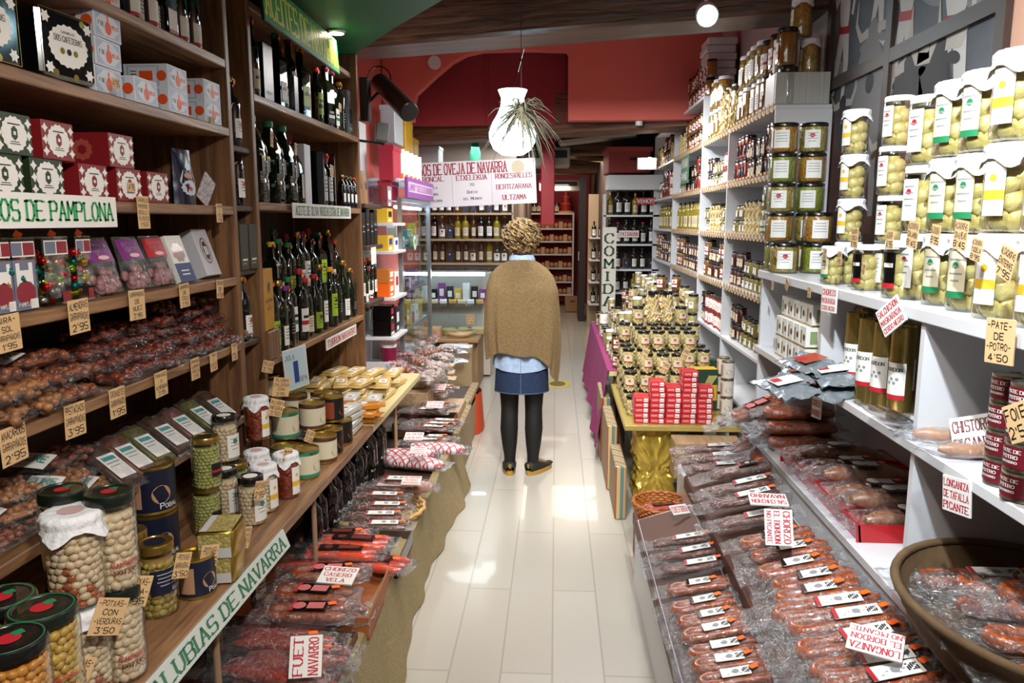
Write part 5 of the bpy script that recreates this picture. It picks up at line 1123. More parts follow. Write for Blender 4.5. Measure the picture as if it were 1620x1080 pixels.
def stripes(name, cols, sc):
    m = M(name, cols[0], .8); nt = m.node_tree; N = nt.nodes; L = nt.links
    tc = N.new('ShaderNodeTexCoord'); sp = N.new('ShaderNodeSeparateXYZ'); L.new(tc.outputs['Object'], sp.inputs[0])
    ad = N.new('ShaderNodeMath'); ad.operation = 'ADD'; L.new(sp.outputs[0], ad.inputs[0]); L.new(sp.outputs[1], ad.inputs[1])
    mu = N.new('ShaderNodeMath'); mu.operation = 'MULTIPLY'; mu.inputs[1].default_value = sc; L.new(ad.outputs[0], mu.inputs[0])
    fr = N.new('ShaderNodeMath'); fr.operation = 'FRACT'; L.new(mu.outputs[0], fr.inputs[0])
    cr = N.new('ShaderNodeValToRGB'); cr.color_ramp.interpolation = 'CONSTANT'
    e = cr.color_ramp.elements; e[0].color = lin(cols[0]); e[1].position = 1 / len(cols); e[1].color = lin(cols[1])
    for i, c in enumerate(cols[2:]): x = e.new((i + 2) / len(cols)); x.color = lin(c)
    L.new(fr.outputs[0], cr.inputs[0]); L.new(cr.outputs[0], N['Principled BSDF'].inputs['Base Color']); return m
st_m = stripes('striped_box', ['9a8a68', '6f8a7a', 'a04a30', 'c0a878', '5f7a72', 'b89060'], 9)
put('striped_box', 'striped fabric box on the floor at the far end of the burlap cloth', 'box', MB().box((-.615, 4.85, .16), (.06, .72, .32), 0, bev=.006).mesh('sb', st_m))
put('striped_box', 'second striped fabric box beyond, beside the orange bag', 'box', MB().box((-.63, 5.55, .17), (.06, .62, .34), 0, bev=.006).mesh('sb', st_m))
orb = MB(); orb.surf(lambda u, v: (-.60 + (.05 - .02 * v) * math.cos(2 * PI * u) + .004 * math.sin(u * 40), 5.72 + (.17 - .05 * v) * math.sin(2 * PI * u), .004 + v * .30), 30, 12, 0, True)
put('orange_bag', 'orange bag standing on the floor beside the striped boxes', 'bag', orb.mesh('ob', M('orange_cloth', 'c84a18', .6), 60))
put('cardboard_box', 'tall plain cardboard box standing before the cheese counter', 'box', MB().box((-.90, 7.0, .235), (.26, .26, .46), 0, bev=.004).mesh('cb', M('kraft', 'a08a66', .75)))
put('kraft_bag', 'crumpled grey brown bag tucked under the far deck end', 'bag', pillow(.2, .3, .08, 4).mesh('kb', M('kraft_grey', '8a7f76', .6, b=(20, .5)), 60), (-.98, 4.55, .305), (0, .2, .2))

# ================================================================== RIGHT: SAUSAGE ROWS
Rz = -PI / 2
for i, (px, py) in enumerate(((1080, 852), (1090, 872), (1098, 892), (1108, 925), (1115, 953), (1128, 975), (1136, 996), (1150, 1024), (1158, 1046), (1168, 1070))):
    k = pC if i > 2 else pS
    lay(k(i % 3), 'sausage_pack', px, py, .40 - .004 * (i % 2), f'chorizo pack on the lower right step, {nth(i)} from its far end', rnd.uniform(-.06, .06), (0, -.22), .92, 'sausage packs on the lower right step')
for i, (px, py) in enumerate(((1178, 746), (1176, 766), (1180, 786), (1196, 818), (1232, 850), (1255, 872), (1265, 896), (1292, 916), (1300, 938), (1312, 962), (1340, 982), (1355, 1014), (1385, 1052), (1400, 1078))):
    k = pC if 3 < i < 9 else pL if i >= 9 else pH if i == 8 else pD if i < 1 else pS
    lay(k(i % 3), 'sausage_pack', px, py, .555, f'sausage pack {"with red banded label " if i >= 9 else ""}on the upper right step, {nth(i)} from its far end', rnd.uniform(-.10, .04), (0, -.24), 1.08, 'sausage packs on the upper right step')
put('step_divider', 'long brown wooden strip between the two rows of sausages', 'strip', MB().box((.60, 2.3, .43), (.018, 2.1, .06), 0, bev=.003).mesh('sd', brown_tray))
put('step_edge', 'dark wooden edging on the aisle side of the lower sausage row', 'strip', MB().box((.353, 2.2, .315), (.012, 2.0, .05), 0, bev=.003).mesh('se', brown_tray))
namec(['CHORIZO', 'EL BORDON', 'NO PICANTE'], 1232, 834, .66, 'white card reading CHORIZO EL BORDON NO PICANTE', .11, .085, -25, -.05, R(90), [1.2, 1, .8])
namec(['LONGANIZA', 'EL BORDON', 'NO PICANTE'], 1385, 1016, .62, 'white card reading LONGANIZA EL BORDON lying on the red banded packs', .12, .075, -65, -.5, R(180), [1.2, 1, .8])
namec(['SALCHICHÓN', 'NAVARRO'], 1215, 790, .63, 'white card lying flat on the far part of the upper sausage row', .13, .08, -80, -.1, R(180))
# crate and sausages under the gold table
put('wooden_crate', 'pale wooden crate standing beneath the gold table', 'crate', MB().box((.78, 3.82, .40), (.34, .16, .19), 0, bev=.003).mesh('wc', MATS['pale_crate']))
for i, (px, py) in enumerate(((1128, 708), (1136, 722), (1142, 737))): lay(pS(i % 3), 'sausage_pack', px, py, .52, f'thin sausage pack before the pale crate under the gold table, {nth(i)} from the crate', -.05, (0, -.1), 1.05, 'sausage packs by the pale crate')
q = on(1058, 820, .30)
put('round_basket', 'round orange brown wicker basket beside the lower sausage row', 'basket', basket(.115, .12, .045, M('wicker_orange', 'a85a24', .45, n=(40, .8), c2='c8803c'), 5, 44, 1.12, .005), (q.x - .01, 3.40, .262))
put('basket_stand', 'red crate carrying the round wicker basket', 'stand', MB().box((q.x - .01, 3.40, .13), (.22, .30, .26), 0, bev=.004).mesh('bs', M('crate_red', '7a1c14', .5)))
put('sausage_pack', 'small red sausage pack in the round wicker basket', 'sausage pack', pack('red', 0), (q.x, 3.41, .275), .3, .65)
namec(['CHISTORRA'], 1075, 806, .40, 'white card in the round wicker basket', .08, .05, -60, .4)
for i, (x, y, l, h) in enumerate(((.34, 4.15, .42, .30), (.325, 4.65, .5, .40), (.32, 5.2, .5, .44))):
    put('striped_box', f'tall striped fabric box by the tables, {nth(i)} from the camera', 'box', MB().box((x + .02, y, h / 2 + .002), (.06, l, h), 0, bev=.006).mesh('sb', st_m))
# ================================================================== GOLD TABLE
GT = .541
def f_rb(f, w, W, H): f.rect(-W * .46, -H * .42, W * .46, H * .42, 1, w); f.rect(W * .12, -H * .36, W * .40, H * .36, 2, w, .0008); f.rect(-W * .4, -H * .15, W * .02, H * .22, 3, w, .0008); f.rect(W * .15, -H * .15, W * .37, -H * .05, 0, w, .0012)
redbx = carton(.078, .055, .0275, (M('box_red', 'b8202a', .45), M('box_red2', 'cc3038', .45), white, M('box_pink', 'e08a84', .5)), f_rb, f_rb)
for c, n in enumerate((5, 8, 7, 10, 7)):
    for dpt in range(2):
        for j in range(n - (0 if dpt else 0)):
            if dpt and j < n - 4: continue
            put('food_box', f'small red printed box, {["front", "second"][dpt]} row, {nth(c)} column from the aisle, {nth(j)} from the bottom', 'box', redbx, (.462 + c * .0825 + rnd.uniform(-.003, .003), 3.97 + dpt * .062 + rnd.uniform(-.004, .004), GT + .0005 + j * .0282), rnd.uniform(-.05, .05), group='small red boxes on the gold table')
JA = jar(.040, .105, blacklid, aspar, 'logo lines foot', (cream, redp, greyp, brownp), lw=1.2, lz=(.25, .65), geo=(.0075, (.9, .9, 3.2), aspar), rim=blacklid)
JAt = jar(.036, .20, blacklid, aspar, 'lines', (cream, redp, greyp, brownp), lw=1.0, lz=(.3, .5), geo=(.0085, (.9, .9, 5), aspar))
JGr = jar(.036, .125, blacklid, arti, 'logo', (white, greenp, greyp, brownp), lw=1.0, lz=(.25, .6))
JWh = jar(.036, .125, whitelid, arti, 'band', (white, yellowp, greyp, brownp), lw=1.2, lz=(.2, .6))
JOr = jar(.036, .115, blacklid, honey, 'band logo', (white, redp, greyp, brownp), lw=1.3, lz=(.2, .7))
cnt = 0
for ri, y in enumerate((4.14, 4.30, 4.46, 4.62, 4.80)):
    for ci in range(4 if ri == 0 else 6):
        x = .435 + ci * .088
        if ri < 2 and x > .72: continue
        if ri == 0 and ci > 0: continue
        hgt = (2, 3, 4, 4, 5)[ri] - (1 if ci in (0, 5) else 0)
        for j in range(hgt):
            J = JAt if (j == hgt - 1 and ri == 4 and ci in (2, 3)) else JA
            put('asparagus_jar', f'black lidded asparagus jar, gold table, {nth(ri)} row, {nth(ci)} from the aisle, {nth(j)} layer', 'jar', J, (x + rnd.uniform(-.005, .005), y, GT + .0005 + j * .1065), rnd.uniform(-.3, .3), group='asparagus jars on the gold table')
tote = MB().box((0, 0, .12), (.15, .09, .24), 0, bev=.006); wp = lambda x, z, e: (x, -.045 - e, z)
tote.rect(-.073, .15, .073, .238, 1, wp); tote.rect(-.073, .004, .073, .06, 1, wp); tote.disc(0, .035, .02, 2, wp, .0008, 14); tote.text('LODOSA', 0, .012, .009, .06, 2, wp, .0012, 'serif')
for i in range(6): tote.poly2([(-.03 + i * .004, .09), (-.022 + i * .004, .085), (.03 + i * .008, .20), (.022 + i * .008, .205)], 3, wp, .0012)
put('asparagus_carrier', 'yellow and dark green carton with an asparagus picture on the gold table', 'box', tote.mesh('to', (M('carton_yellow', 'c8a02a', .5), M('carton_green', '1c3a28', .5), white, aspg)), (.84, 4.28, GT), .05)
put('asparagus_carrier', 'dark green carton standing behind the yellow asparagus carton', 'box', carton(.13, .08, .25, (MATS['carton_green'], white, greyp)), (.91, 4.50, GT), .05)
TW = can(.034, .10, metal=tin, lab='logo code', mats=(M('tin_white', 'd8d0c4', .5), brownp, black, M('tin_brownprint', 'a08878', .5)))
for i in range(2):
    for j in range(3): put('food_tin', f'white printed tin in the {["nearer", "farther"][i]} stack by the white shelving, {nth(j)} from the bottom', 'tin', TW, (.95 + .0 * i, 4.16 + i * .12, GT + .0005 + j * .101), -.4, group='white tins beside the asparagus carton')
for px, py, t in ((1053, 582, 'on the asparagus jars'), (1084, 560, 'on the red boxes'), (1020, 560, 'over the low jars')): price(px, py, None, ['ESPARRAGO', "3'95"], f'tan price card {t} of the gold table', .035, .06, 0, .4, Y=3.93)
# ================================================================== LONG TABLE OF PRESERVES
T2 = .616
kinds = [JGr, JWh, JA, JOr, jar(.036, .16, whitelid, arti, 'logo lines', (white, greenp, greyp, brownp), lw=1.1, lz=(.2, .6)), can(.036, .10, metal=tin, lab='logo', mats=(white, redp, black, M('tin_redprint', 'b84a3a', .5)))]
kn = ['green preserve jar', 'white lidded jar', 'asparagus jar', 'orange preserve jar', 'tall white lidded jar', 'white tin']
r2 = random.Random(21)
for ri in range(13):
    for ci in range(5):
        y = 5.1 + ri * .185; x = .42 + ci * .125
        n = max(1, min(5, 1 + ci + (1 if ri % 4 == 0 else 0) - r2.randrange(2)))
        k = r2.randrange(6); z = T2 + .0005
        for j in range(n):
            hh = .162 if k == 4 else .102 if k == 5 else .127 if k in (0, 1) else .107 if k == 2 else .117
            if z + hh > T2 + .62: break
            put(['green_preserve_jar', 'green_preserve_jar', 'asparagus_jar', 'orange_preserve_jar', 'tall_preserve_jar', 'food_tin'][k], f'{kn[k]} on the long table, {nth(ri)} row, {nth(ci)} from the aisle, {nth(j)} layer', 'jar' if k != 5 else 'tin', kinds[k], (x + r2.uniform(-.008, .008), y + r2.uniform(-.008, .008), z), r2.uniform(-.9, .2), group='preserves stacked on the long table'); z += hh
# ================================================================== WHITE WALL SHELVING GOODS
def J_(r, h, lid, c, lab, m, **k): return jar(r, h, lid, c, lab, m, **k)
RK = [('jar of orange preserve', J_(.038, .13, blacklid, honey, 'band logo', (white, redp, greyp, brownp), lw=1.2)), ('jar of pickled vegetables', J_(.038, .14, whitelid, carrot, 'lines', (white, redp, greyp, brownp), lw=1.0)), ('jar of red peppers', J_(.036, .13, blacklid, redpep, 'logo lines', (blackgl, white, greyp, brownp), lw=1.2)),
      ('jar of dark jam', J_(.034, .105, blacklid, maroonj, 'logo', (cream, redp, greyp, brownp), lw=1.3)), ('jar of peas', J_(.038, .13, whitelid, peas, 'band', (white, greenp, greyp, brownp), lw=1.1)), ('white printed tin', can(.037, .10, metal=tin, lab='bands logo', mats=(white, redp, black, M('tin_redprint')))),
      ('small black lidded jar', J_(.030, .085, blacklid, pickle, 'logo', (white, blackgl, greyp, brownp), lw=1.3)), ('dark oil bottle', bottle('slim', .026, .24, yellg, blacklid, 'lines', (cream, brownp, black, redp), (.12, .5), False)), ('tall asparagus jar', J_(.036, .20, blacklid, aspar, 'lines', (cream, redp, greyp, brownp), lw=1.0, lz=(.3, .5), geo=(.0085, (.9, .9, 5), aspar))), ('liqueur bottle', bottle('bord', .034, .27, wineg, blacklid, 'lines', (white, redp, black, redp), (.12, .5), False))]
hs_ = [.132, .142, .132, .107, .132, .102, .087, .24, .202, .27]
plan = {.92: ([3, 6, 5], 0), 1.23: ([6, 3, 0], 0), 1.53: ([4, 1, 6, 8], 0), 1.82: ([2, 3, 5, 6], 0), 2.13: ([0, 1, 8, 2], 0), 2.45: ([8, 0, 7], 1)}
shn = {.62: 'lowest', .92: 'second', 1.23: 'third', 1.53: 'fourth', 1.82: 'fifth', 2.13: 'sixth', 2.45: 'topmost'}
r3 = random.Random(5)
for z0, (ks, top_) in plan.items():
    for c in range(4):
        if z0 == 2.45 and c < 2: continue
        if z0 < 1 and c > 1: continue
        y = ydiv[c] + .06; k = ks[(c * 2) % len(ks)]; i = 0; step = .094 if c < 2 else .13; bs_ = 1.4 if z0 == 2.13 and c < 2 else 1.0; step *= bs_
        while y < ydiv[c + 1] - .05:
            if i % 4 == 3: k = ks[r3.randrange(len(ks))]
            if c >= 2 and z0 == 1.53: k = 7
            h = hs_[k]; room_ = .29 if z0 != 2.13 and z0 != 2.45 else (.30 if c > 1 and z0 == 2.13 else .32)
            n = max(1, int((room_ - .015) / h)); n = min(n, 2 if c < 2 else 2)
            for j in range(n):
                put(['orange_preserve_jar', 'vegetable_jar', 'pepper_jar', 'jam_jar', 'pea_jar', 'food_tin', 'small_jar', 'glass_bottle', 'asparagus_jar', 'glass_bottle'][k], f'{RK[k][0]}, {shn[z0]} white shelf, {nth(c)} bay, {nth(i)} from the camera{", upper" if j else ""}', 'jar' if k not in (5, 7, 9) else 'tin' if k == 5 else 'bottle',
                    RK[k][1], (1.13 + r3.uniform(-.006, .012), y, KZ[z0] + .0005 + j * (h * bs_ + .0005)), Rz + r3.uniform(-.2, .3), bs_, group='goods on the tall white shelving')
            y += step; i += 1
mini = memo('mini', lambda: (lambda f: (f.rect(-.015, .004, .015, .010, 1, lambda x, z, e: (x, -.001 - e, z)), f.rect(-.012, -.006, .012, -.001, 1, lambda x, z, e: (x, -.001 - e, z)), f.rect(-.008, -.014, .010, -.010, 1, lambda x, z, e: (x, -.001 - e, z))) and f)(MB().box((0, 0, 0), (.042, .0012, .045), 0)).mesh('card', (tan, black), 0))
for z0 in (1.23, 1.53, 1.82, 2.13):
    for c in range(3):
        y = ydiv[c] + .05; i = 0
        while y < ydiv[c + 1] - .03:
            put('price_card', f'tiny tan price card on the {shn[z0]} white shelf edge, {nth(c)} bay, {nth(i)} from the camera', 'price tag', mini, (1.0675, y, KZ[z0] - .008), (0, r3.uniform(-.05, .05), Rz), group='tiny price cards on the white shelving'); y += .075; i += 1
# on top of the shelving
def topj(J, px, z, s, n='preserve_jar', cat='jar', X=1.13, sc=1): put(n, s, cat, J, (X, yx(px, X, z + .1), z), Rz + .3, sc)
big = lambda c, lid=cloth_w, cl=True: J_(.055, .19, lid, c, 'band logo', (white, yellowp, greyp, redp), lw=.9, lz=(.1, .72), cloth=cl)
for j in range(2): topj(big(M('pink_beans', 'c89a7c', .35, vor=60, c2='d8b08c', coat=.4)), 1070, 2.5115 + j * .175, f'cloth topped pink bean jar above the far shelving, {["lower", "upper"][j]}', X=1.13, sc=.85)
topj(big(redpep, blacklid, False), 1184, 2.1675, 'large jar of red peppers behind the front jars on the top shelf', X=1.25)
topj(big(redpep, gold_lid, False), 1200, 2.36, 'large gold lidded jar of red peppers beside the ribbed panel', X=1.25)
topj(big(honey, gold_lid, False), 1200, 2.1675, 'large gold lidded amber jar under the pepper jars', X=1.25)
put('preserve_jar', 'white cloth topped jar of orange pickles high on the ribbed panel, lone upper one', 'jar', big(carrot), (1.21, 4.05, 2.505), Rz, .95)
for i, x in enumerate((1.10, 1.23)): put('preserve_jar', f'white cloth topped jar above the ribbed panel, {["nearer the aisle", "nearer the wall"][i]}', 'jar', big(M('pickle_amber', 'b07c2c', .35, vor=60, c2='c8a050', coat=.4)), (x + .03, 4.05, 2.3215), Rz, .9)
put('jar_platform', 'small white box behind the ribbed panel carrying three jars', 'stand', MB().box((1.20, 4.05, 2.245), (.26, .16, .15)).mesh('pt', white_lam))
for i in range(8): put('foam_box', f'white foam box in the stack above the shelving, {nth(i)} from the bottom', 'box', MB().box((1.21 + .01 * (i % 2), 6.1, 2.538 + i * .055), (.22, .26, .052), 0, bev=.008).mesh('fb', M('foam', 'c8c6c4', .8)), group='white foam boxes above the shelving')
# ================================================================== LOW WHITE SHELVING GOODS
bigA = lambda lid, lab, mats, cl: jar(.050, .168, lid, arti, lab, mats, cloth=cl, geo=(.025, (1.25, .75, 1.1), arti), lw=.95, lz=(.18, .80), neck=.93)
VA = [('white cloth topped', bigA(cloth_w, 'band logo', (white, yellowp, greyp, redp), True)), ('white lidded', bigA(whitelid, 'logo lines', (white, redp, greyp, tealp), False)), ('cloth topped pale labelled', bigA(cloth_w, 'lines logo foot', (cream, greenp, greyp, redp), True)), ('white lidded dark labelled', bigA(whitelid, 'big foot', (blackgl, redp, white, redp), False))]
TZ = 1.3765
for ci, (px, n, v, X, sc) in enumerate(((1340, 4, 0, 1.06, .88), (1370, 1, 3, 1.02, .88), (1402, 4, 1, 1.08, .90), (1428, 1, 3, 1.02, 1), (1452, 3, 1, 1.055, 1.12), (1494, 3, 2, 1.05, 1.12), (1536, 3, 2, 1.045, 1.12), (1586, 3, 0, 1.035, 1.15), (1655, 3, 0, 1.035, 1.15), (1318, 1, 2, 1.0, .8), (1480, 2, 0, 1.20, 1.1), (1560, 2, 1, 1.20, 1.1))):
    y = yx(px, X, TZ + .08)
    for j in range(n):
        vv = v
        put('artichoke_jar', f'{VA[vv][0]} artichoke jar, top board, {nth([1, 2, 3, 4, 5, 7, 8, 10, 11, 0, 6, 9][ci])} stack from the pickles, {["bottom", "second", "third", "topmost"][j]} layer', 'jar', VA[vv][1], (X + rnd.uniform(-.004, .004), y, TZ + j * (.171 + (.004 if vv in (0, 2) else 0)) * sc), Rz + .35, sc, 'artichoke jars on the top board')
fat = lambda c, lab: J_(.062, .13, blacklid, c, lab, (white, redp, greyp, greenp), lw=1.1, lz=(.15, .75), neck=.93)
FJ = [fat(peas, 'lines'), fat(carrot, 'lines'), fat(pickle, 'logo lines')]
for ci, (X, y, n) in enumerate(((1.02, 3.58, 5), (1.15, 3.58, 5), (1.00, 3.42, 1), (1.14, 3.42, 2))):
    for j in range(n): put('pickle_jar', f'wide black lidded pickle jar before the shelving end, {nth(ci)} stack from the aisle, {nth(j)} layer', 'jar', FJ[(ci + j) % 3], (X, y, TZ + j * .1315), rnd.uniform(-.5, -.1), 1, 'wide pickle jars')
for i, (px, py, w, t, ti) in enumerate(((1352, 376, .055, ['ALCACHOFA', 'TUDELA', "5'95"], 0), (1408, 379, .045, ['ALCACHOFA', "6'95"], 0), (1444, 371, .062, ['ALCACHOFAS', 'CON JAMON', "8'45"], .15), (1480, 372, .045, ['ALCACHOFA', "8'95"], .1), (1520, 372, .06, ['ALCACHOFAS', 'CON ALMEJAS', "8'45"], .1), (1545, 395, .045, ['ALCACHOFA', 'TUDELA', "8'95"], .15), (1592, 416, .06, ['ALCACHOFAS', 'ENTERAS', "7'95"], .3),
                                     (1366, 425, .03, ['FLOR', "6'95"], .2), (1328, 408, .04, ['ALCACHOFA', "4'95"], .05), (1305, 402, .035, ['FLOR', "6'95"], .1), (1228, 398, .04, ['MENESTRA', "3'95"], .3), (1245, 450, .04, ['BORRAJA', "3'95"], .5), (1222, 452, .03, ["2'95"], .1), (1205, 450, .03, ["2'50"], 0), (1280, 462, .035, ['FLOR', "4'95"], 0))):
    price(px, py, .944 if py > 440 or py < 400 else .95, t, f"tan price card {nth(i)} of those above the near white shelf, reading {t[0]} {t[-1]}" if i < 13 else f'narrow tan price card on the near white shelf edge, {["upper", "lower"][i - 13]}', w, w * 1.15, Rz, ti)
def cardR(t, px, py, X, s, w, h, ti=0, hs=None, rz=Rz + .25, style='serif', mats=None):
    put('name_card', s, 'sign', card(t, w, h, style, mats or (white, redink), .005, hs), tuple(U(px, py, X=X)), (0, ti, rz))
cardR(['CHORIZO', 'MASKARADA', 'CERDO NEGRO'], 1312, 474, .93, 'white card reading CHORIZO MASKARADA CERDO NEGRO under the top board', .085, .085, 0, [1.2, 1.1, .9])
cardR(['SALCHICHÓN', 'MASKARADA', 'CERDO NEGRO'], 1410, 500, .925, 'tilted white card reading SALCHICHON MASKARADA CERDO NEGRO', .10, .08, -.65, [1.2, 1.1, 1])
cardR(['LONGANIZA', 'DE TAFALLA', 'PICANTE'], 1514, 784, .94, 'white card reading LONGANIZA DE TAFALLA PICANTE under the middle board', .085, .085, -.1)
cardR(['CHORIZO', 'NAVARRO'], 1292, 645, .935, 'white card hanging from the far part of the middle board', .055, .075, 0)
cardR(['-PATE-', 'DE', '-POTRO-', "4'50"], 1582, 540, .925, "tan card reading PATE DE POTRO 4'50 above the maroon tins", .075, .095, -.05, None, Rz + .2, 'hand', (tan, black))
cardR(['FOIE', "2'50"], 1612, 668, .90, 'tan price card at the right picture edge beside the maroon tins', .06, .075, -.5, None, Rz + .2, 'hand', (tan, black))
MZ = 1.0215
def f_wb(f, w, W, H): f.disc(W * .2, 0, H * .16, 1, w, .0005, 10); f.rect(-W * .35, -H * .3, -W * .1, H * .3, 3, w); f.rect(-W * .5, -H * .5, W * .5, -H * .42, 2, w)
wbx = carton(.075, .11, .085, (white, maroon, gold_lid, M('leaf_green', '8a9a6a', .5)), f_wb, f_wb)
for i in range(5):
    for j in range(3): put('food_box', f'small white carton under the top board, {nth(i)} stack from the camera, {nth(j)} layer', 'box', wbx, (1.03 + .02 * (j == 2), 3.02 + i * .082, MZ + j * .086), Rz, group='small white cartons under the top board')
tall = can(.033, .275, metal=M('tin_gold_satin', 'b09a58', .25, .9), lab='x', mats=(M('tin_gold_satin'), redp, black, white))
ring = MB(); wp = cyl(.0335); ring.rect(-.035, .06, .035, .17, 0, wp, .0006, 8); ring.rect(-.035, .06, .035, .075, 1, wp, .001, 8); ring.text('BORDON', 0, .15, .010, .05, 2, wp, .0012, 'serif')
for i in range(4): ring.disc(-.012 + .008 * i, .11 + (i % 2) * .012, .005, 3, wp, .0012, 8)
ringm = ring.mesh('label', (white, redp, black, greyp))
TT = [(tall[0][0], tall[0][1], [('label', ringm)])]
for i, (px, X) in enumerate(((1352, 1.02), (1373, 1.0), (1397, 1.01), (1425, 1.02), (1440, 1.08), (1362, 1.10), (1410, 1.10))): put('tall_tin', f'tall gold tin tube with white label under the top board, {nth(i)} of {"the front row" if i < 5 else "those behind"}', 'tin', TT, (X, yx(px, X, 1.15), MZ), Rz + .5, group='tall gold tin tubes')
foil = M('foil_pack', 'aab4bc', .22, .6, b=(25, .8))
for i, (px, py, z, rz) in enumerate(((1230, 610, 1.04, .3), (1262, 590, 1.07, -.2), (1290, 612, 1.04, .5), (1305, 592, 1.08, 0), (1270, 575, 1.10, .4))):
    f = pillow(.15, .22, .03, i, 14, 18, .1, .012); q = U(px, py, Z=z)
    f.rect(-.05, -.03, .05, .04, 1, lambda x, z_, e: (x, z_, .036 + e)); f.rect(-.045, .0, -.01, .035, 2, lambda x, z_, e: (x, z_, .0365 + e))
    put('cold_cut_pack', f'shiny foil cold cut pack at the far end of the middle board, {nth(i)} one', 'food pack', f.mesh('fp', (foil, [white, M('ham_photo', 'a8482c', .4), blackgl][i % 3], redp), 60), (q.x + .03, q.y, z - .015), (.1, -.15, rz), group='foil cold cut packs')
f = pillow(.17, .20, .025, 9, 14, 18, .1, .012); f.rect(-.06, -.07, .06, -.02, 1, lambda x, z_, e: (x, z_, .032 + e)); f.disc(0, .03, .035, 2, lambda x, z_, e: (x, z_, .034 + e), .001)
q = U(1385, 668, Z=1.03); put('cold_cut_pack', 'white and clear cold cut pack hanging over the middle board edge', 'food pack', f.mesh('fp', (film2, M('grey_label', '5a5e60', .4), M('ham_pink', 'b87a6a', .4)), 60), (q.x + .04, q.y, 1.028), (0, .5, Rz + .2 + PI / 2))
for i, (px, py) in enumerate(((1490, 665), (1490, 690), (1530, 712))):
    q = U(px, py, Z=MZ + .02); put('sausage_pack', f'pale brown fresh sausage pack on the middle board, {nth(i)} from the back', 'sausage pack', pack('pale', i, .20, .09, .04, .018, M('fresh_sausage', 'a8704c', .4, n=(50, .8), c2='c89878', coat=.5), False, 1, None, stick=False), (q.x + .02, q.y, MZ + .004), rnd.uniform(-.2, .1))
put('card_box', 'white open card box with red letters on the middle board', 'box', card(['CHISTORRA', 'PICANTE'], .11, .10, 'serif', (white, maroon), .02), tuple(U(1545, 688, X=1.06)), (R(-30), -.35, Rz + .9))
MC = can(.038, .062, metal=tin, lab='code', mats=(maroon, M('maroon2', '4a0f18', .4), white, M('maroon_dark', '4a0c14', .4)), words=[('PATE DE', -.01, .72, .007, .045, 2, 'serif'), ('POTRO', -.01, .52, .007, .035, 2, 'serif'), ('NAVARRO', -.01, .34, .005, .035, 2, 'serif')])
for ci, (px, X, n) in enumerate(((1588, 1.00, 4), (1618, .985, 4), (1640, 1.07, 3))):
    for j in range(n): put('pate_tin', f'maroon pate tin with cream lid, {nth(ci)} stack from the card box, {nth(j)} layer', 'tin', MC, (X, yx(px, X, MZ + .05), MZ + j * .0625), Rz + .5, 1.08 if 0 else 1, 'maroon pate tins')
# deck .635: red tray, round basket
DZ = .6355
rt = MB(); W_, L2, H_ = .40, .80, .055
for s in (-1, 1): rt.box((s * (W_ / 2 - .003), 0, H_ / 2), (.006, L2, H_), rot=(0, s * .12, 0)); rt.box((0, s * (L2 / 2 - .003), H_ / 2), (W_ + .01, .006, H_))
rt.box((0, 0, .003), (W_ - .01, L2 - .01, .004))
put('red_tray', 'bright red tray of dark wrapped sausages on the lower white deck', 'tray', rt.mesh('rt', M('tray_red', 'b8121c', .3, coat=.4), 0), (1.125, 2.64, DZ))
for i, y in enumerate((2.32, 2.44, 2.56, 2.69, 2.82, 2.94)):
    put('sausage_pack', f'thick sausage with black band in the red tray, {nth(i)} from the camera', 'sausage pack', pack('thick', i % 3, .34, .13, .05, .033, M('thick_sausage', '7a4020', .35, n=(60, 1), c2='a86a34', coat=.5) if i in (4, 5) or 1 else sausd, False, 1, 'dark', (blackgl, blackgl, black, M('band_white', 'b0a8a4', .5)), .0, .09, .07, True), (1.12, y, DZ + .008 + .02 * (i % 2)), rnd.uniform(-.08, .08), group='thick sausages in the red tray')
for i, (y, z) in enumerate(((3.2, 0), (3.3, .0), (3.42, 0), (3.25, .055), (3.37, .055), (3.3, .11))):
    put('sausage_pack', f'large brown sausage pack piled beyond the red tray, {nth(i)} one', 'sausage pack', pack('pile', i % 2, .30, .12, .045, .024, saus, True, 1, None, stick=(i % 2 == 0)), (1.07, y, DZ + .003 + z), .05, 1.1, 'brown sausage packs beyond the red tray')
for i, (px, py, z) in enumerate(((1180, 655, .72), (1200, 640, .78), (1190, 690, .66), (1215, 700, .62))):
    q = U(px, py, Z=z); put('sausage_pack', f'clear sausage bag heaped at the corner of the gold table, {nth(i)} one', 'sausage pack', pH(i % 2) if i % 2 else pS(i % 3), (q.x, q.y, z - .03), (.1, -.3, .3 * i), 1, 'clear sausage bags at the table corner')
bk = MB(); rx = .30
bm_ = M('basket_brown', '4e3a24', .8, n=(14, .8), c2='6e5436', b=(12, .5))
bk.surf(lambda u, v: ((rx * (.82 + .18 * v) + .006 * math.sin(u * 60 + v * 9)) * math.cos(2 * PI * u), (rx * 1.2 * (.82 + .18 * v) + .006 * math.sin(u * 60)) * math.sin(2 * PI * u), .002 + v * .115), 72, 10, 0, True)
bk.surf(lambda u, v: ((rx * (.97 - .17 * v)) * math.cos(2 * PI * u), (rx * 1.2 * (.97 - .17 * v)) * math.sin(2 * PI * u), .117 - v * .112), 72, 8, 0, True)
bk.tube([(rx * .985 * math.cos(2 * PI * i / 48), rx * 1.182 * math.sin(2 * PI * i / 48), .116) for i in range(49)], .011, 8)
bk.lathe([(.001, .004), (.8, .004), (.82, .01)], 40, 0, sx=rx, sy=rx * 1.2)
bx_, by_ = 1.10, 1.64
put('round_basket', 'large oval brown cloth lined basket of red banded sausages at the right', 'basket', bk.mesh('bk', bm_, 60), (bx_, by_, DZ))
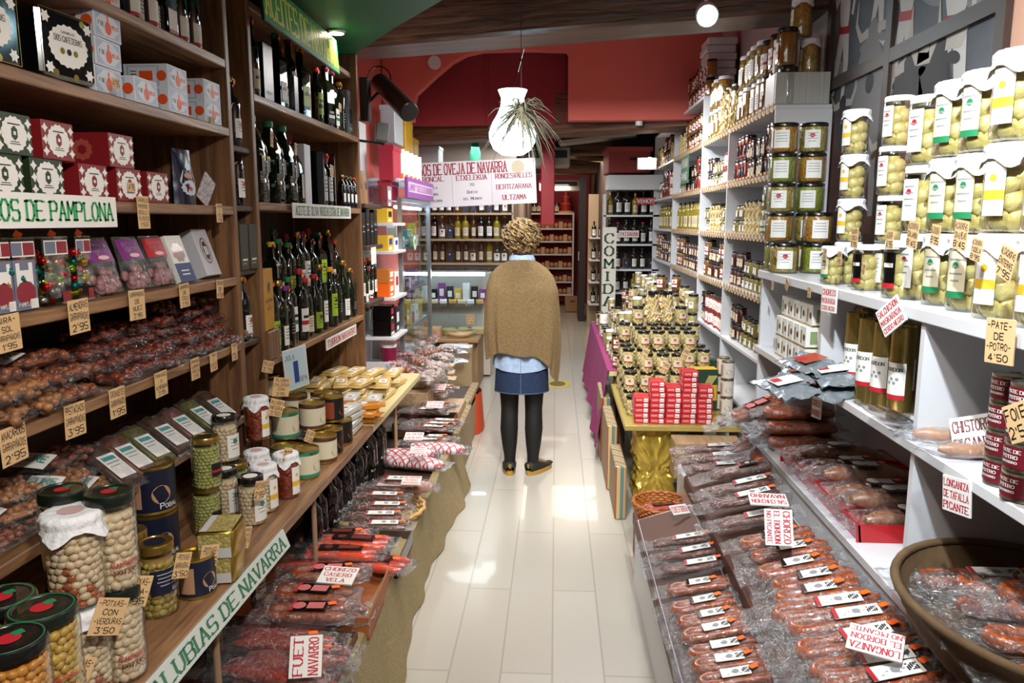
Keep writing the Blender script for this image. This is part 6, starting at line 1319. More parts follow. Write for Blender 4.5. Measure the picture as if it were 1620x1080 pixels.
for i, (dx, dy, z, a) in enumerate(((-.02, .22, .05, -.1), (.03, .12, .075, -.35), (-.02, .02, .08, -.2), (.05, -.06, .10, -.4), (-.04, -.13, .08, -.3), (.06, .05, .12, .2), (-.03, -.22, .06, -.1))):
    put('sausage_pack', f'red banded sausage pack in the oval brown basket, {nth(i)} from its far side', 'sausage pack', pL(i % 3), (bx_ + dx, by_ + dy, DZ + z), (0, -.05, a), 1.1, 'sausage packs in the oval basket')
put('dark_post', 'slim dark upright post with a red spot at the right edge of the picture', 'post', MB().tube([(.86, 1.16, .0), (.86, 1.16, 1.06)], .012, 12).box((.86, 1.148, .93), (.016, .004, .08), 1).mesh('dp', (blackgl, redp)))
# painting on the right wall
fr = MB(); py0, py1 = 2.50, 4.02; z0, z1 = 1.52, 3.0
brf = M('frame_brown', '3a2a24', .5)
for y in (py0, 3.31, py1): fr.box((1.345, y, (z0 + z1) / 2), (.022, .055, z1 - z0))
for z in (z0, 2.26, z1): fr.box((1.345, (py0 + py1) / 2, z), (.021, py1 - py0, .055))
cv = MB().box((1.354, (py0 + py1) / 2, (z0 + z1) / 2), (.006, py1 - py0, z1 - z0))
wpp = lambda y, z, e: (1.351 - e, y, z)
bull = M('bull_black', '1c1a1e', .6); bullb = M('bull_brown', '4a2a20', .6); pw = M('runner_white', 'c4c2c0', .6); prd = M('runner_red', 'a02020', .6); sky_g = M('canvas_grey', '5a5e66', .6, n=(5, 1.2), c2='3c4048'); horn = M('horn', 'b8b0a8', .6); skin_p = M('skin_paint', 'b8785a', .6)
def ell(y, z, ry, rz, m, e, rot=0, n=18):
    cv.poly2([(y + ry * math.cos(2 * PI * i / n) * math.cos(rot) - rz * math.sin(2 * PI * i / n) * math.sin(rot), z + ry * math.cos(2 * PI * i / n) * math.sin(rot) + rz * math.sin(2 * PI * i / n) * math.cos(rot)) for i in range(n)], m, wpp, e)
def stroke(pts, ws, m, e):
    L1, R1 = [], []
    for i, (a, b) in enumerate(pts):
        c, d = pts[min(i + 1, len(pts) - 1)]; c0, d0 = pts[max(0, i - 1)]; t = math.hypot(c - c0, d - d0) or 1
        nx, nz = -(d - d0) / t * ws[i], (c - c0) / t * ws[i]; L1.append((a + nx, b + nz)); R1.append((a - nx, b - nz))
    for i in range(len(pts) - 1): cv.poly2([L1[i], L1[i + 1], R1[i + 1], R1[i]], m, wpp, e)
PW = lambda px, py: (lambda q: (q.y, q.z))(U(px, py, X=1.351))
def runner(y, z, s, q=1):
    stroke([(y - .03 * s, z), (y - .06 * s, z - .2 * s), (y - .03 * s * q, z - .42 * s)], [.05 * s, .04 * s, .022 * s], 3, .001)
    stroke([(y + .03 * s, z), (y + .09 * s, z - .18 * s), (y + .14 * s * q, z - .36 * s)], [.05 * s, .04 * s, .022 * s], 3, .0011)
    ell(y + .01 * s, z + .17 * s, .085 * s, .19 * s, 3, .0012, -.1); stroke([(y - .085 * s, z + .0), (y + .085 * s, z + .03 * s)], [.022 * s, .022 * s], 4, .0016)
    stroke([(y + .05 * s, z + .29 * s), (y + .16 * s * q, z + .2 * s), (y + .2 * s * q, z + .3 * s)], [.03 * s, .024 * s, .018 * s], 3, .0014); ell(y + .2 * s * q, z + .32 * s, .02 * s, .025 * s, 7, .0015)
    stroke([(y - .05 * s, z + .29 * s), (y - .15 * s, z + .19 * s), (y - .12 * s, z + .08 * s)], [.03 * s, .024 * s, .018 * s], 3, .0014)
    ell(y + .02 * s, z + .42 * s, .042 * s, .055 * s, 7, .0015); ell(y + .015 * s, z + .45 * s, .045 * s, .035 * s, 1, .0017)
    stroke([(y - .04 * s, z + .35 * s), (y + .07 * s, z + .33 * s)], [.014 * s, .014 * s], 4, .0019)
def bullh(y, z, s, m=1):
    ell(y + .03 * s, z - .30 * s, .17 * s, .34 * s, m, .0008, .05); ell(y + .08 * s, z - .62 * s, .2 * s, .2 * s, m, .0007)
    for q in (-1, 1): stroke([(y + q * .09 * s, z - .5 * s), (y + q * .1 * s, z - .75 * s)], [.04 * s, .025 * s], m, .0009)
    ell(y, z - .06 * s, .075 * s, .15 * s, 1 if m != 5 else 5, .0015); ell(y, z - .18 * s, .045 * s, .045 * s, 1, .0017)
    for q in (-1, 1):
        stroke([(y + q * .05 * s, z + .04 * s), (y + q * .13 * s, z + .03 * s), (y + q * .19 * s, z + .10 * s), (y + q * .18 * s, z + .2 * s)], [.022 * s, .02 * s, .014 * s, .003 * s], 6, .0019); ell(y + q * .10 * s, z - .01 * s, .04 * s, .018 * s, m, .0016, -q * .3)
for i in range(14): ell(py0 + .1 + i * .105, z0 + .4 + (i * 37 % 11) * .1, .12, .03, 5, .0004, .5)
for px, py, s, q in ((1336, 52, .75, 1), (1392, -10, .6, -1), (1434, 30, .8, 1), (1512, 40, .95, -1), (1345, 300, .5, 1)): runner(*PW(px, py), s, q)
for px, py, s, m in ((1381, 62, 1.0, 5), (1333, 175, .8, 2), (1440, 118, 1.1, 1), (1482, 96, 1.2, 1), (1395, 240, .8, 2)): bullh(*PW(px, py), s, m)
put('painting', 'large four pane framed painting of white clad runners and bulls on the right wall', 'painting', [('canvas', cv.mesh('cv', (sky_g, bull, bullb, pw, prd, M('bull_pale', '7c7a7c', .6), horn, skin_p), 0)), ('frame', fr.mesh('fr', brf, 0))])
# ================================================================== CHEESE COUNTER
M('pack_dark', '2a2438', .3)
cw = M('counter_wood', '9a7c56', .5, n=(6, .6), c2='86694a'); steel = M('brushed_steel', 'b4b8bc', .3, .9); cglass = clear('counter_glass', 'f4fafc', .02, base=.03, edge=.3)
cps = [('counter_base', MB().box((-1.14, 7.42, .24), (.80, .60, .46), 0, bev=.004).mesh('cb', cw)), ('counter_top', MB().box((-1.14, 7.35, .49), (.84, .74, .03), 0, bev=.004).mesh('ct', wood('counter_ledge', 'b08c62', '9a764e', 'X'))),
       ('steel_body', MB().box((-1.10, 7.85, .55), (.86, .26, 1.06), 0, bev=.004).mesh('sb', M('counter_pale', 'c4bfb4', .4))), ('glass_shelf', MB().box((-1.12, 7.45, .80), (.84, .50, .008), 0).mesh('gs', cglass)), ('glass_shelf', MB().box((-1.10, 7.62, 1.12), (.9, .72, .012), 0).mesh('gs', cglass)),
       ('front_glass', MB().box((-1.12, 7.17, .80), (.86, .006, .58), 0).mesh('fg', cglass)), ('light_tube', MB().tube([(-1.50, 7.26, 1.10), (-.68, 7.26, 1.10)], .016, 10).mesh('lt', glow('counter_light', 'd4f2ff', 14))),
       ('light_rail', MB().box((-1.09, 7.29, 1.125), (.86, .05, .012), 0).mesh('lr', steel))]
put('cheese_counter', 'glass fronted wooden cheese counter with a bright light strip', 'counter', cps)
for i in range(9): put('cheese_pack', f'small pale cheese pack on the counter glass shelf, {nth(i)} from the left wall', 'cheese', MB().box((0, 0, .02), (.07, .09, .04), 0, bev=.006).rect(-.02, -.03, .02, .03, 1, lambda x, z, e: (x, z, .04 + e)).mesh('cp', ([cream, white, M('cheese_yellow', 'c8a04c', .5)][i % 3], [redp, greyp, brownp][i % 3])), (-1.46 + i * .09, 7.36, .805), .1 * (i % 3), group='cheese packs on the glass shelf')
def wheel(r, h, m): return MB().lathe([(r * .94, 0), (r, h * .12), (r, h * .88), (r * .94, h), (0.001, h)], 26).mesh('wheel', m)
for i in range(10): put('cheese_pack', f'upright deli pack at the back of the counter glass shelf, {nth(i)} from the left wall', 'cheese', carton(.07, .06, (.12, .18, .15)[i % 3], ([MATS['pack_dark'], yellowp, white, MATS['charcoal_box'], purplep][i % 5] if 'pack_dark' in MATS else yellowp, white, greyp), lambda f, w, W, H: f.rect(-W * .3, -H * .2, W * .3, H * .2, 1, w)), (-1.48 + i * .083, 7.60, .8045), .05 * (i % 3), group='upright packs in the counter')
for i in range(3): put('cheese', f'pale cheese wheel in the counter, {nth(i)} from the light wooden box', 'cheese', wheel(.085, .06, M('cheese_rind', 'd8c48c', .6, n=(20, .6), c2='c0a468')), (-1.02 + i * .12, 7.30 + .04 * i, .506), 0)
f = MB()
for a in (0, .9): f.surf(lambda u, v: ((.10 + .015 * math.cos(2 * PI * v)) * math.cos(3.4 + u * 2.6) + a * .05, (.10 + .015 * math.cos(2 * PI * v)) * math.sin(3.4 + u * 2.6) + a * .10, .03 + .022 * math.sin(2 * PI * v)), 20, 8)
put('sausage_ring', 'pale curved sausages lying on the counter ledge beside the person', 'sausage', f.mesh('sr', M('pale_saus', 'c8b084', .5), 60), (-.92, 7.16, .508))
put('wooden_box', 'light wooden box with printing on the counter ledge', 'box', MB().box((-1.22, 7.12, .555), (.26, .16, .10), 0, bev=.004).rect(-1.32, .53, -1.12, .58, 1, lambda x, z, e: (x, 7.04 - e, z)).mesh('wb', (M('box_wood', 'c0a080', .6), M('box_brand', 'b08c6c', .6))))
put('cheese_wedge', 'orange rinded cheese piece on top of the light wooden box', 'cheese', wheel(.04, .05, M('cheese_orange', 'b8702c', .5)), (-1.21, 7.12, .607))
cardp = lambda px, py, Y, s, w=.07, h=.09: put('price_card', s, 'price tag', card(['QUESO', 'OVEJA', "9'95"], w, h), tuple(U(px, py, Y=Y)))
cardp(744, 505, 7.05, 'tan price card standing on the counter by the pale sausages'); cardp(733, 545, 6.96, 'cream price card on the counter ledge edge', .09, .03)
# glass display case on the left, with lilac header
gc = [('case_frame', MB().box((-1.08, 6.35, 1.75), (.03, 1.2, .03)).box((-1.08, 6.95, .95), (.03, .03, 1.6)).box((-1.08, 5.76, 1.0), (.03, .03, 1.5)).box((-1.3, 6.35, .36), (.42, 1.2, .42)).mesh('cf', steel, 0)),
      ('glass', MB().box((-1.085, 6.35, 1.15), (.005, 1.15, 1.2)).mesh('gl', cglass, 0)), ('light_tube', MB().tube([(-1.13, 5.85, 1.70), (-1.13, 6.85, 1.70)], .012, 8).mesh('lt', glow('case_light', 'bfe6ff', 9)))] + [('shelf', MB().box((-1.3, 6.35, z), (.40, 1.15, .012)).mesh('sh', steel, 0)) for z in (.80, 1.08, 1.40)]
put('display_case', 'tall glass display case with steel frame beside the cheese counter', 'cabinet', gc, (0, -.5, 0))
hl = MB().box((0, 0, 0), (1.12, .02, .14), 0); wp = lambda x, z, e: (x, -.01 - e, z); hl.rect(-.52, -.03, .54, .04, 1, wp); hl.text('JAMON Y QUESO DE NAVARRA', 0, .004, .045, 1.0, 2, wp, .001, 'serif')
lil = M('lilac', '8a4a9a', .5)
put('header_sign', 'lilac and white lettered header sign on top of the glass case', 'sign', hl.mesh('hl', (lil, M('pale_lilac', 'd8b8dc', .5), lil)), (-1.04, 5.86, 1.835), (0, 0, L_))
put('round_sticker_sign', 'pale round sign with a green leaf on the glass display case', 'sign', MB().lathe([(.055, 0), (.055, .003)], 26).disc(-.008, .012, .018, 1, lambda x, z, e: (x, z, .003 + e), .0005, 10, jag=.3).rect(-.03, -.02, .035, -.012, 2, lambda x, z, e: (x, z, .003 + e)).mesh('rs', (M('disc_green', 'b8dcd0', .5), greenp, greyp)), tuple(U(656, 384, X=-1.07)), (0, R(90), 0))
r4 = random.Random(9)
for z, n in ((.806, 9), (1.086, 9), (1.406, 8)):
    for i in range(n):
        k = r4.randrange(3); m = [M('pack_yellow', 'c8b048', .4), white, M('pack_dark', '2a2438', .3), purplep, M('pack_teal', '4a8a8a', .4)][r4.randrange(5)]
        put('deli_pack', f'small packed delicacy in the glass case, {nth(i)} from the camera on the {["low", "middle", "upper"][int((z - .8) / .28)]} shelf', 'box', carton(.08, .07, .08 + .05 * k, (m, white, greyp), lambda f, w, W, H: (f.rect(-W * .35, -H * .2, W * .35, H * .2, 1, w), f.disc(0, 0, W * .2, 2, w, .001))), (-1.16, 5.36 + i * .12, z + .001), L_ + r4.uniform(-.2, .2), group='packs in the glass case')
# white pillar stand with boxes before the case
sps = [('shelf_board', MB().box((-1.17, 5.05, z), (.26, .40, .02), 0, bev=.002).mesh('sb', white_lam)) for z in (.62, .84, 1.10, 1.40, 1.58)] + [('back_panel', MB().box((-1.31, 5.05, 1.25), (.02, .42, 2.0), 0).mesh('bp', white_lam)), ('side_panel', MB().box((-1.17, 4.83, .35), (.26, .02, .68)).mesh('sp', white_lam))]
put('white_stand', 'narrow white stand with small shelves between the oil unit and glass case', 'shelf', sps)
for i, (y, z, w, h, m, m2, s) in enumerate(((4.95, 1.592, .16, .09, yellowp, black, 'yellow and white carton'), (4.95, 1.684, .13, .14, clear('clear_plastic', 'e8eef0', .05, base=.1), white, 'clear plastic tub'), (4.95, 1.41, .16, .10, yellowp, bluep, 'yellow box with a dark emblem'), (5.13, 1.41, .12, .08, white, bluep, 'white box with blue band'),
                                         (4.95, 1.11, .15, .09, orange, white, 'orange and white carton'), (4.95, 1.202, .15, .09, M('amber_box', 'c8762c', .5), white, 'amber carton stacked on the orange one'), (5.12, 1.11, .12, .15, white, redp, 'white carton with red mark'), (4.95, .85, .12, .10, blackgl, redp, 'black carton'), (4.95, .952, .12, .10, blackgl, redp, 'black carton stacked on its twin'), (5.12, .85, .12, .17, M('pack_dark'), white, 'dark carton'))):
    put('food_box', s + ' on the narrow white stand', 'box', carton(w, .12, h, (m, m2, white), lambda f, wp, W, H: (f.rect(-W * .3, -H * .1, W * .3, H * .3, 1, wp), f.rect(-W * .3, -H * .4, W * .2, -H * .25, 2, wp))), (-1.14, y, z), L_)
put('maroon_cup', 'maroon tub with white rim on the lowest board of the white stand', 'tub', MB().lathe([(.045, 0), (.05, .13), (.05, .14), (.052, .16), (.0, .16)], 24, [0, 0, 1, 1]).mesh('mc', (M('tub_maroon', '7a1038', .4), white)), (-1.11, 4.95, .631))
for i, (y, m) in enumerate(((4.36, cardboard), (4.47, cardboard), (4.60, cardboard))):
    put('paper_bag', f'brown paper bag with oval print on the short dark shelves, {nth(i)} from the oil unit', 'bag', pouch(.11, .20, .06, m, lambda f, w, W, H: f.disc(0, H * .55, W * .22, 1, w, .0006, 16, H * .12), (m, M('bag_print', '5a4030', .7))), (-1.17, y, 1.701), L_)
for i, y in enumerate((4.38, 4.48, 4.58, 4.67)):
    put('dark_carton', f'tall black carton on the middle dark shelf beyond the oil unit, {nth(i)}', 'box', carton(.08, .08, .19 + .02 * (i % 2), (M('charcoal_box'), greyp, greyp), lambda f, w, W, H: (f.rect(-W * .3, H * .05, W * .1, H * .1, 1, w), f.rect(-W * .3, -H * .1, W * .25, -H * .06, 1, w))), (-1.15, y, 1.461), L_, group='black cartons beyond the oil unit')
    put('small_bottle', f'slim dark bottle on the lowest dark shelf beyond the oil unit, {nth(i)}', 'bottle', bottle('slim', .028, .25, wineg, orange, 'lines', (white, redp, black, greyp), (.15, .45)), (-1.14, y, 1.131), L_, group='slim dark bottles beyond the oil unit')
put('white_shelf_card', 'blank white card on the dark shelf edge under the black cartons', 'sign', card([' '], .12, .10, 'hand', (white, black)), (-1.075, 4.45, 1.40), L_)
# stacked boxes high on the left
def pbox(px0, px1, py0, py1, Y, m, s, d=.3, name='storage_box'):
    a = U(px0, py1, Y=Y); b = U(px1, py0, Y=Y)
    put(name, s, 'box', MB().box(((a.x + b.x) / 2, Y + d / 2, (a.z + b.z) / 2), (b.x - a.x, d, b.z - a.z), 0, bev=.006).box(((a.x + b.x) / 2, Y + d / 2, b.z - .02), (b.x - a.x + .008, d + .008, .035), 0, bev=.003).mesh('pb', m))
ybx = M('yellow_box', 'b8901c', .5); rbx = M('red_box', 'b02038', .5)
put('wall_cabinet', 'white cabinet behind the boxes supporting the yellow and red boxes', 'cabinet', MB().box((-1.40, 5.35, 1.05), (.14, .5, 1.30), 0, bev=.004).box((-1.30, 5.9, 1.883), (.44, 1.3, .02), 0).mesh('st', white_lam))
pbox(600, 622, 228, 285, 5.2, rbx, 'red lidded storage box stacked beside the white column', .25)
pbox(599, 618, 285, 318, 5.25, rbx, 'lower red storage box under the red lidded one', .25)
pbox(623, 641, 190, 240, 6.1, ybx, 'yellow storage box, upper one of the nearer high stack', .3); pbox(624, 652, 216, 248, 6.6, ybx, 'yellow storage box, lower one of the farther high stack', .3)
pbox(624, 641, 160, 190, 6.1, ybx, 'yellow storage box at the very top of the left stack', .3); pbox(602, 624, 165, 226, 5.6, M('grey_box', 'a8b0b8', .5), 'pale grey storage box behind the red lidded one', .3)
for i in range(5):
    put('cheese_straw_box', f'upright white carton with black letters on the lilac header, {nth(i)} from the camera', 'box', carton(.12, .05, .21, (white, black, orange), lambda f, w, W, H: (f.text('CASERI', 0, H * .1, .02, H * .7, 1, w, .0006, 'bold', rot=-PI / 2), f.rect(-W * .4, -H * .48, W * .4, -H * .3, 2, w)), None), (-1.14, 5.45 + i * .17, 1.895), (0, 0, L_ - .9), group='upright white cartons on the header')
# hanging sign OS DE OVEJA DE NAVARRA
f = MB().box((0, 0, 0), (1.10, .01, .38), 0, bev=.002); wp = lambda x, z, e: (x, -.005 - e, z)
f.text('QUESOS DE OVEJA DE NAVARRA', -.125, .128, .088, .86, 1, wp, .0008, 'serif'); f.disc(.40, .12, .055, 3, wp, .0006, 16)
for x in (-.17, .17): f.rect(x - .0015, -.18, x + .0015, .08, 4, wp)
f.rect(-.5, .085, .54, .088, 4, wp)
for t, x, z, h, w in (('RONCAL', -.33, .05, .040, .18), ('Ekia', -.33, -.02, .024, .06), ('Larra', -.33, -.075, .024, .07), ('Gaztazarra', -.33, -.13, .024, .14), ('ETXELEKUA', 0, .05, .040, .26), ('70', 0, -.01, .022, None), ('Queso', 0, -.07, .024, .09), ('del Mundo', 0, -.125, .024, .16), ('RONCESVALLES', .36, .05, .038, .31), ('BERTIZARANA', .36, -.04, .038, .30), ('ULTZAMA', .36, -.13, .040, .2)):
    f.text(t, x, z, h, w, 1 if h > .028 else 2, wp, .0008, 'serif')
q = U(752, 292, Y=6.6)
put('hanging_sign', 'hanging white sign with red letters reading OS DE OVEJA DE NAVARRA', 'sign', [('board', f.mesh('sg', (M('sign_white', 'c6c4cc', .5), M('deep_red_ink', '8a1828', .5), M('dark_ink', '3a3034', .5), M('cheese_photo', 'b0a890', .5), greyp))), ('cord', MB().tube([(-.48, 0, .19), (-.48, 0, .62)], .002, 5).mesh('c', steel)), ('cord', MB().tube([(.5, 0, .19), (.5, 0, .62)], .002, 5).mesh('c', steel))], (q.x - .03, 6.6, q.z + .01), (0, -.045, .02))
# bottle shelves behind the counter
sv = [('shelf_board', MB().box((-.98, 8.45, z), (1.02, .34, .022), 0).mesh('sb', M('shelf_pale', 'b09a80', .5))) for z in (1.14, 1.40, 1.68, 1.93)] + [('back_panel', MB().box((-.98, 8.63, 1.55), (1.02, .02, .86)).mesh('bp', M('back_tan', 'b8977c', .6)))] + [('side_panel', MB().box((x, 8.45, 1.0), (.02, .34, 1.95)).mesh('sp', M('shelf_pale'))) for x in (-1.49, -.47)]
put('bottle_shelf', 'pale shelving of spirit bottles on the wall behind the cheese counter', 'shelf', sv)
spir = [bottle('squat', .036, .22, glass_g, gold_lid, 'lines logo', (white, brownp, black, greyp), (.1, .42), False), bottle('bord', .034, .24, yellg, gold_lid, 'lines', (cream, brownp, black, greyp), (.12, .45), False), bottle('bord', .034, .24, wineg, redp, 'lines', (white, redp, black, greyp), (.12, .5), False), bottle('square', .032, .21, glass_g, blacklid, 'logo', (M('label_navy', '2a3350', .5), white, white, greyp), (.1, .5), False), bottle('slim', .026, .24, amberg, gold_lid, 'lines', (cream, brownp, black, greyp), (.12, .45), False)]
for z, nm in ((1.152, 'lowest'), (1.412, 'middle'), (1.692, 'upper')):
    for i in range(11): put('spirit_bottle', f'small spirit bottle behind the cheese counter, {nm} shelf, {nth(i)} from the left wall', 'bottle', spir[r4.randrange(5)], (-1.42 + i * .086, 8.36 + r4.uniform(-.02, .02), z), r4.uniform(-.3, .3), 1.12 if z < 1.6 else 1.0, 'spirit bottles behind the counter')
for i in range(6): put('food_tin', f'small white canister on the highest shelf behind the counter, {nth(i)} from the left', 'tin', TW, (-1.3 + i * .14, 8.4, 1.942), .3, .9, 'white canisters above the spirit bottles')
# bread shelves at the back wall
bsx = MB()
bps = [('shelf_board', MB().box((-.12, 14.6, z), (.86, .4, .03)).mesh('sb', M('shelf_white2', 'd8d0cc', .5))) for z in (.22, .46, .72, .98, 1.22, 1.46, 1.74)] + [('side_panel', MB().box((x, 14.6, .88), (.03, .4, 1.76)).mesh('sp', M('shelf_white2'))) for x in (-.56, .32)] + [('back_panel', MB().box((-.12, 14.82, .9), (.86, .02, 1.7)).mesh('bp', M('shelf_red', '9a1c22', .6)))]
put('bread_shelf', 'white and red shelving of small pastries on the far back wall', 'shelf', bps)
past = MB().blob((0, 0, .05), .055, 0, (.8, 1, .9)).mesh('pastry', M('pastry', 'b8703c', .6, n=(10, 1), c2='d8a878'), 60); pbox_ = MB().box((0, 0, .06), (.08, .1, .12), 0, bev=.006).mesh('pastry_box', M('pastry_box', 'c89c7c', .6))
for zi, z in enumerate((.236, .476, .736, .996, 1.236, 1.476)):
    for i in range(10): put('pastry', f'small {"pastry box" if (i + zi) % 3 == 0 else "brown pastry"} on the back wall shelving, {nth(zi)} board up, {nth(i)} along', 'pastry', pbox_ if (i + zi) % 3 == 0 else past, (-.50 + i * .084, 14.48, z), group='pastries on the back wall shelving')
for i in range(7): put('preserve_jar', f'dark jar on top of the pastry shelving, {nth(i)} from the left', 'jar', RK[3][1], (-.5 + i * .085, 14.55, 1.756), 0, 1.8, 'dark jars above the pastry shelving')
put('tiered_cake', 'red and cream tiered cake ornament on top of the pastry shelving', 'cake', MB().lathe([(.15, 0), (.15, .03), (.10, .04), (.11, .17), (.08, .18), (.08, .30), (.05, .31), (.05, .40), (.02, .42), (0, .47)], 24, [1, 1, 0, 1, 0, 1, 0, 1, 1]).mesh('tc', (M('cake_red', 'a82018', .5), M('cake_cream', 'd8b080', .6))), (.18, 14.55, 1.756))
put('cardboard_box', 'small open cardboard box on the floor by the far doorway', 'box', MB().box((.30, 13.6, .14), (.26, .26, .26), 0, bev=.004).box((.30, 13.46, .2), (.08, .004, .03), 1).mesh('cb', (cardboard, brownp)))
put('floor_sticker', 'yellow floor sticker just beyond the person', 'sticker', MB().lathe([(.13, 0), (.13, .002)], 20, 0, sx=1, sy=1.5).lathe([(.08, .002), (.08, .003)], 16, 1, sy=1.5).mesh('fs', (M('sticker_yellow', 'b8a020', .5), M('sticker_dark', '4a4428', .5))), tuple(U(882, 607, Z=.001)))
# far right: comida sign, shelves, liquor
f = MB().box((0, 0, 0), (.135, .012, 1.10), 0, bev=.002); wp = lambda x, z, e: (x, -.006 - e, z)
for i, ch in enumerate('COMIDA'): f.text(ch, 0, .44 - i * .125, .092, .085 if ch != 'I' else .03, 1, wp, .0008, 'serif')
q = U(963, 452, Y=7.62)
put('vertical_sign', 'tall narrow white sign with stacked green letters spelling COMIDA', 'sign', f.mesh('cm', (M('sign_cream', 'd2cfc4', .5), M('dark_green_ink', '1c4a34', .5))), (q.x, 7.62, q.z + .03))
put('sign_pole', 'thin white pole holding the tall COMIDA sign', 'pole', MB().tube([(q.x, 7.645, .002), (q.x, 7.645, q.z + .4)], .012, 8).mesh('pole', white_lam))
sv = [('shelf_board', MB().box((.84, 8.75, z), (.62, .32, .02)).mesh('sb', white_lam)) for z in (.5, .8, 1.06, 1.34, 1.66)] + [('cap_box', MB().box((.86, 8.72, 2.02), (.60, .44, .16), 0, bev=.004).mesh('cap', white_lam)), ('side_panel', MB().box((.54, 8.75, .95), (.02, .32, 1.9)).mesh('sp', white_lam))]
put('liqueur_shelf', 'white shelving of dark liqueur bottles at the far end of the right wall', 'shelf', sv)
lq = bottle('bord', .04, .27, wineg, blacklid, 'lines', (white, redp, black, redp), (.12, .5), False)
for zi, z in enumerate((.81, 1.07, 1.35, 1.67)):
    for i in range(6): put('liqueur_bottle', f'dark liqueur bottle on the far white shelving, {nth(zi)} shelf up, {nth(i)} from the left', 'bottle', lq if (i + zi) % 3 else spir[1 + i % 3], (.60 + i * .092, 8.66, z + .001), .2, 1 if z > 1.3 else .85, 'liqueur bottles on the far white shelving')
for px, py, t, s in ((995, 370, 'PATXARAN', 'small white sign with red letters reading PATXARAN'), (1022, 318, 'VINOS', 'small red sign above the liqueur bottles')):
    inv = t == 'VINOS'
    put('shelf_sign', s, 'sign', card([t], .22, .075, 'serif', (redp, white) if inv else (white, redink), .006), tuple(U(px, py, Y=8.582)))
put('red_storage_box', 'dusty red lidded box with a dark handle slot on top of the far right shelving', 'box', MB().box((0, 0, .14), (.46, .5, .24), 0, bev=.008).box((0, 0, .275), (.50, .54, .05), 0, bev=.006).box((.06, -.252, .17), (.12, .006, .03), 1).mesh('rb', (M('dusty_red', '9a3c38', .6), black)), (.78, 8.78, 2.102), .05)
for i, (dx, dz) in enumerate(((.0, 0), (.05, .03))): put('track_spotlight', f'tiny white glowing spotlight on the far right ceiling, {nth(i)} of the pair', 'lamp', MB().lathe([(0.001, 0), (.022, .004), (.025, .03), (.015, .05)], 16).mesh('ts', glow('tiny_lamp', 'fff0dc', 20)), (.92 + dx, 8.2, 2.18 + dz))
put('track_bracket', 'small white bracket on the shelf top carrying the tiny far spotlights', 'bracket', MB().box((.95, 8.27, 2.2), (.20, .03, .12), 0).mesh('tb', white_lam))
sv = [('shelf_board', MB().box((.60, 11.3, z), (.24, .5, .02)).mesh('sb', white_lam)) for z in (.4, .72, 1.04, 1.36)] + [('side_panel', MB().box((.60, 11.57, 1.0), (.24, .02, 2.0)).mesh('sp', M('shelf_pale')))]
put('corner_shelf', 'small white shelving with tiny goods beside the far brown doorway', 'shelf', sv)
for zi, z in enumerate((.411, .731, 1.051, 1.371)):
    for i in range(2): put('liqueur_bottle', f'tiny dark bottle on the small white shelving by the doorway, {nth(zi)} shelf, {["left", "right"][i]} one', 'bottle', lq, (.55 + i * .1, 11.2, z), 0, .85, 'bottles by the far doorway')
# green hanging board amongst the shelving
cardG = card(['LATXENGORRI', 'VINO'], .34, .22, 'serif', (M('sign_green2', '4a7a5c', .5), white), .008)
put('hanging_sign', 'small green sign with white letters hanging on the tall white shelving', 'sign', cardG, (1.062, yx(1083, 1.06, 2.0), 2.02), (0, 0, Rz))
# ================================================================== LAMPS AND DEVICES
LX, LY, LZ_ = U(811, 212, Y=4.3)
shade = MB().lathe([(.02, -.135), (.06, -.130), (.105, -.095), (.128, -.04), (.130, .01), (.112, .07), (.085, .12), (.066, .17), (.062, .22), (.078, .265), (.080, .27), (.05, .272)], 32)
put('pendant_lamp', 'glowing white jug shaped glass lamp hanging from the ceiling beam', 'lamp', [('lamp_shade', shade.mesh('shade', glow('lamp_glass', 'd4efff', 7), 60)), ('cord', MB().tube([(.0, 0, .26), (.06, 0, .52)], .003, 6).mesh('cord', blackgl))], (LX, LY, LZ_ + .0), 0, (1, 1, .86))
pl = lamp('POINT', 'pendant_bulb', (LX, LY - .02, LZ_), (LX, LY, 0), 30, COOL, .12)
f = MB()
r5 = random.Random(4)
for i in range(110):
    a = r5.uniform(0, 2 * PI); el = r5.uniform(-.9, 1.1); L1 = r5.uniform(.10, .25); pts = []
    d = Vector((math.cos(a) * math.cos(el), math.sin(a) * math.cos(el) * .6, math.sin(el)))
    for k in range(6):
        t = k / 5; pts.append(d * L1 * t + Vector((0, 0, -.07 * t * t * L1 / .1)) + Vector((r5.uniform(-.006, .006), 0, r5.uniform(-.006, .006))))
    f.tube(pts, [.009, .0075, .0065, .005, .0035, .001], 5, 0, .5)
f.blob((0, 0, 0), .03, 0)
put('air_plant', 'spiky grey green air plant hanging just in front of the glowing lamp', 'plant', [('leaves', f.mesh('ap', M('airplant', '5c5a48', .8), 60), [], {'kind': 'stuff'}), ('cord', MB().tube([(0, 0, .02), (-.01, .17, .52)], .002, 5).mesh('c', M('cord_brown', '3a2c24', .6)))], (LX + .055, LY - .16, LZ_ + .10))
q = U(1119, 25, Y=4.0)
dr = (Vector((0, 0, 1.6)) - q).normalized()
f = MB().lathe([(.001, 0), (.047, 0), (.05, .002)], 26, 1).lathe([(.055, -.012), (.058, .0), (.050, .006), (.050, -.002)], 26, 0).lathe([(.03, -.12), (.052, -.10), (.055, -.012)], 24, 0)
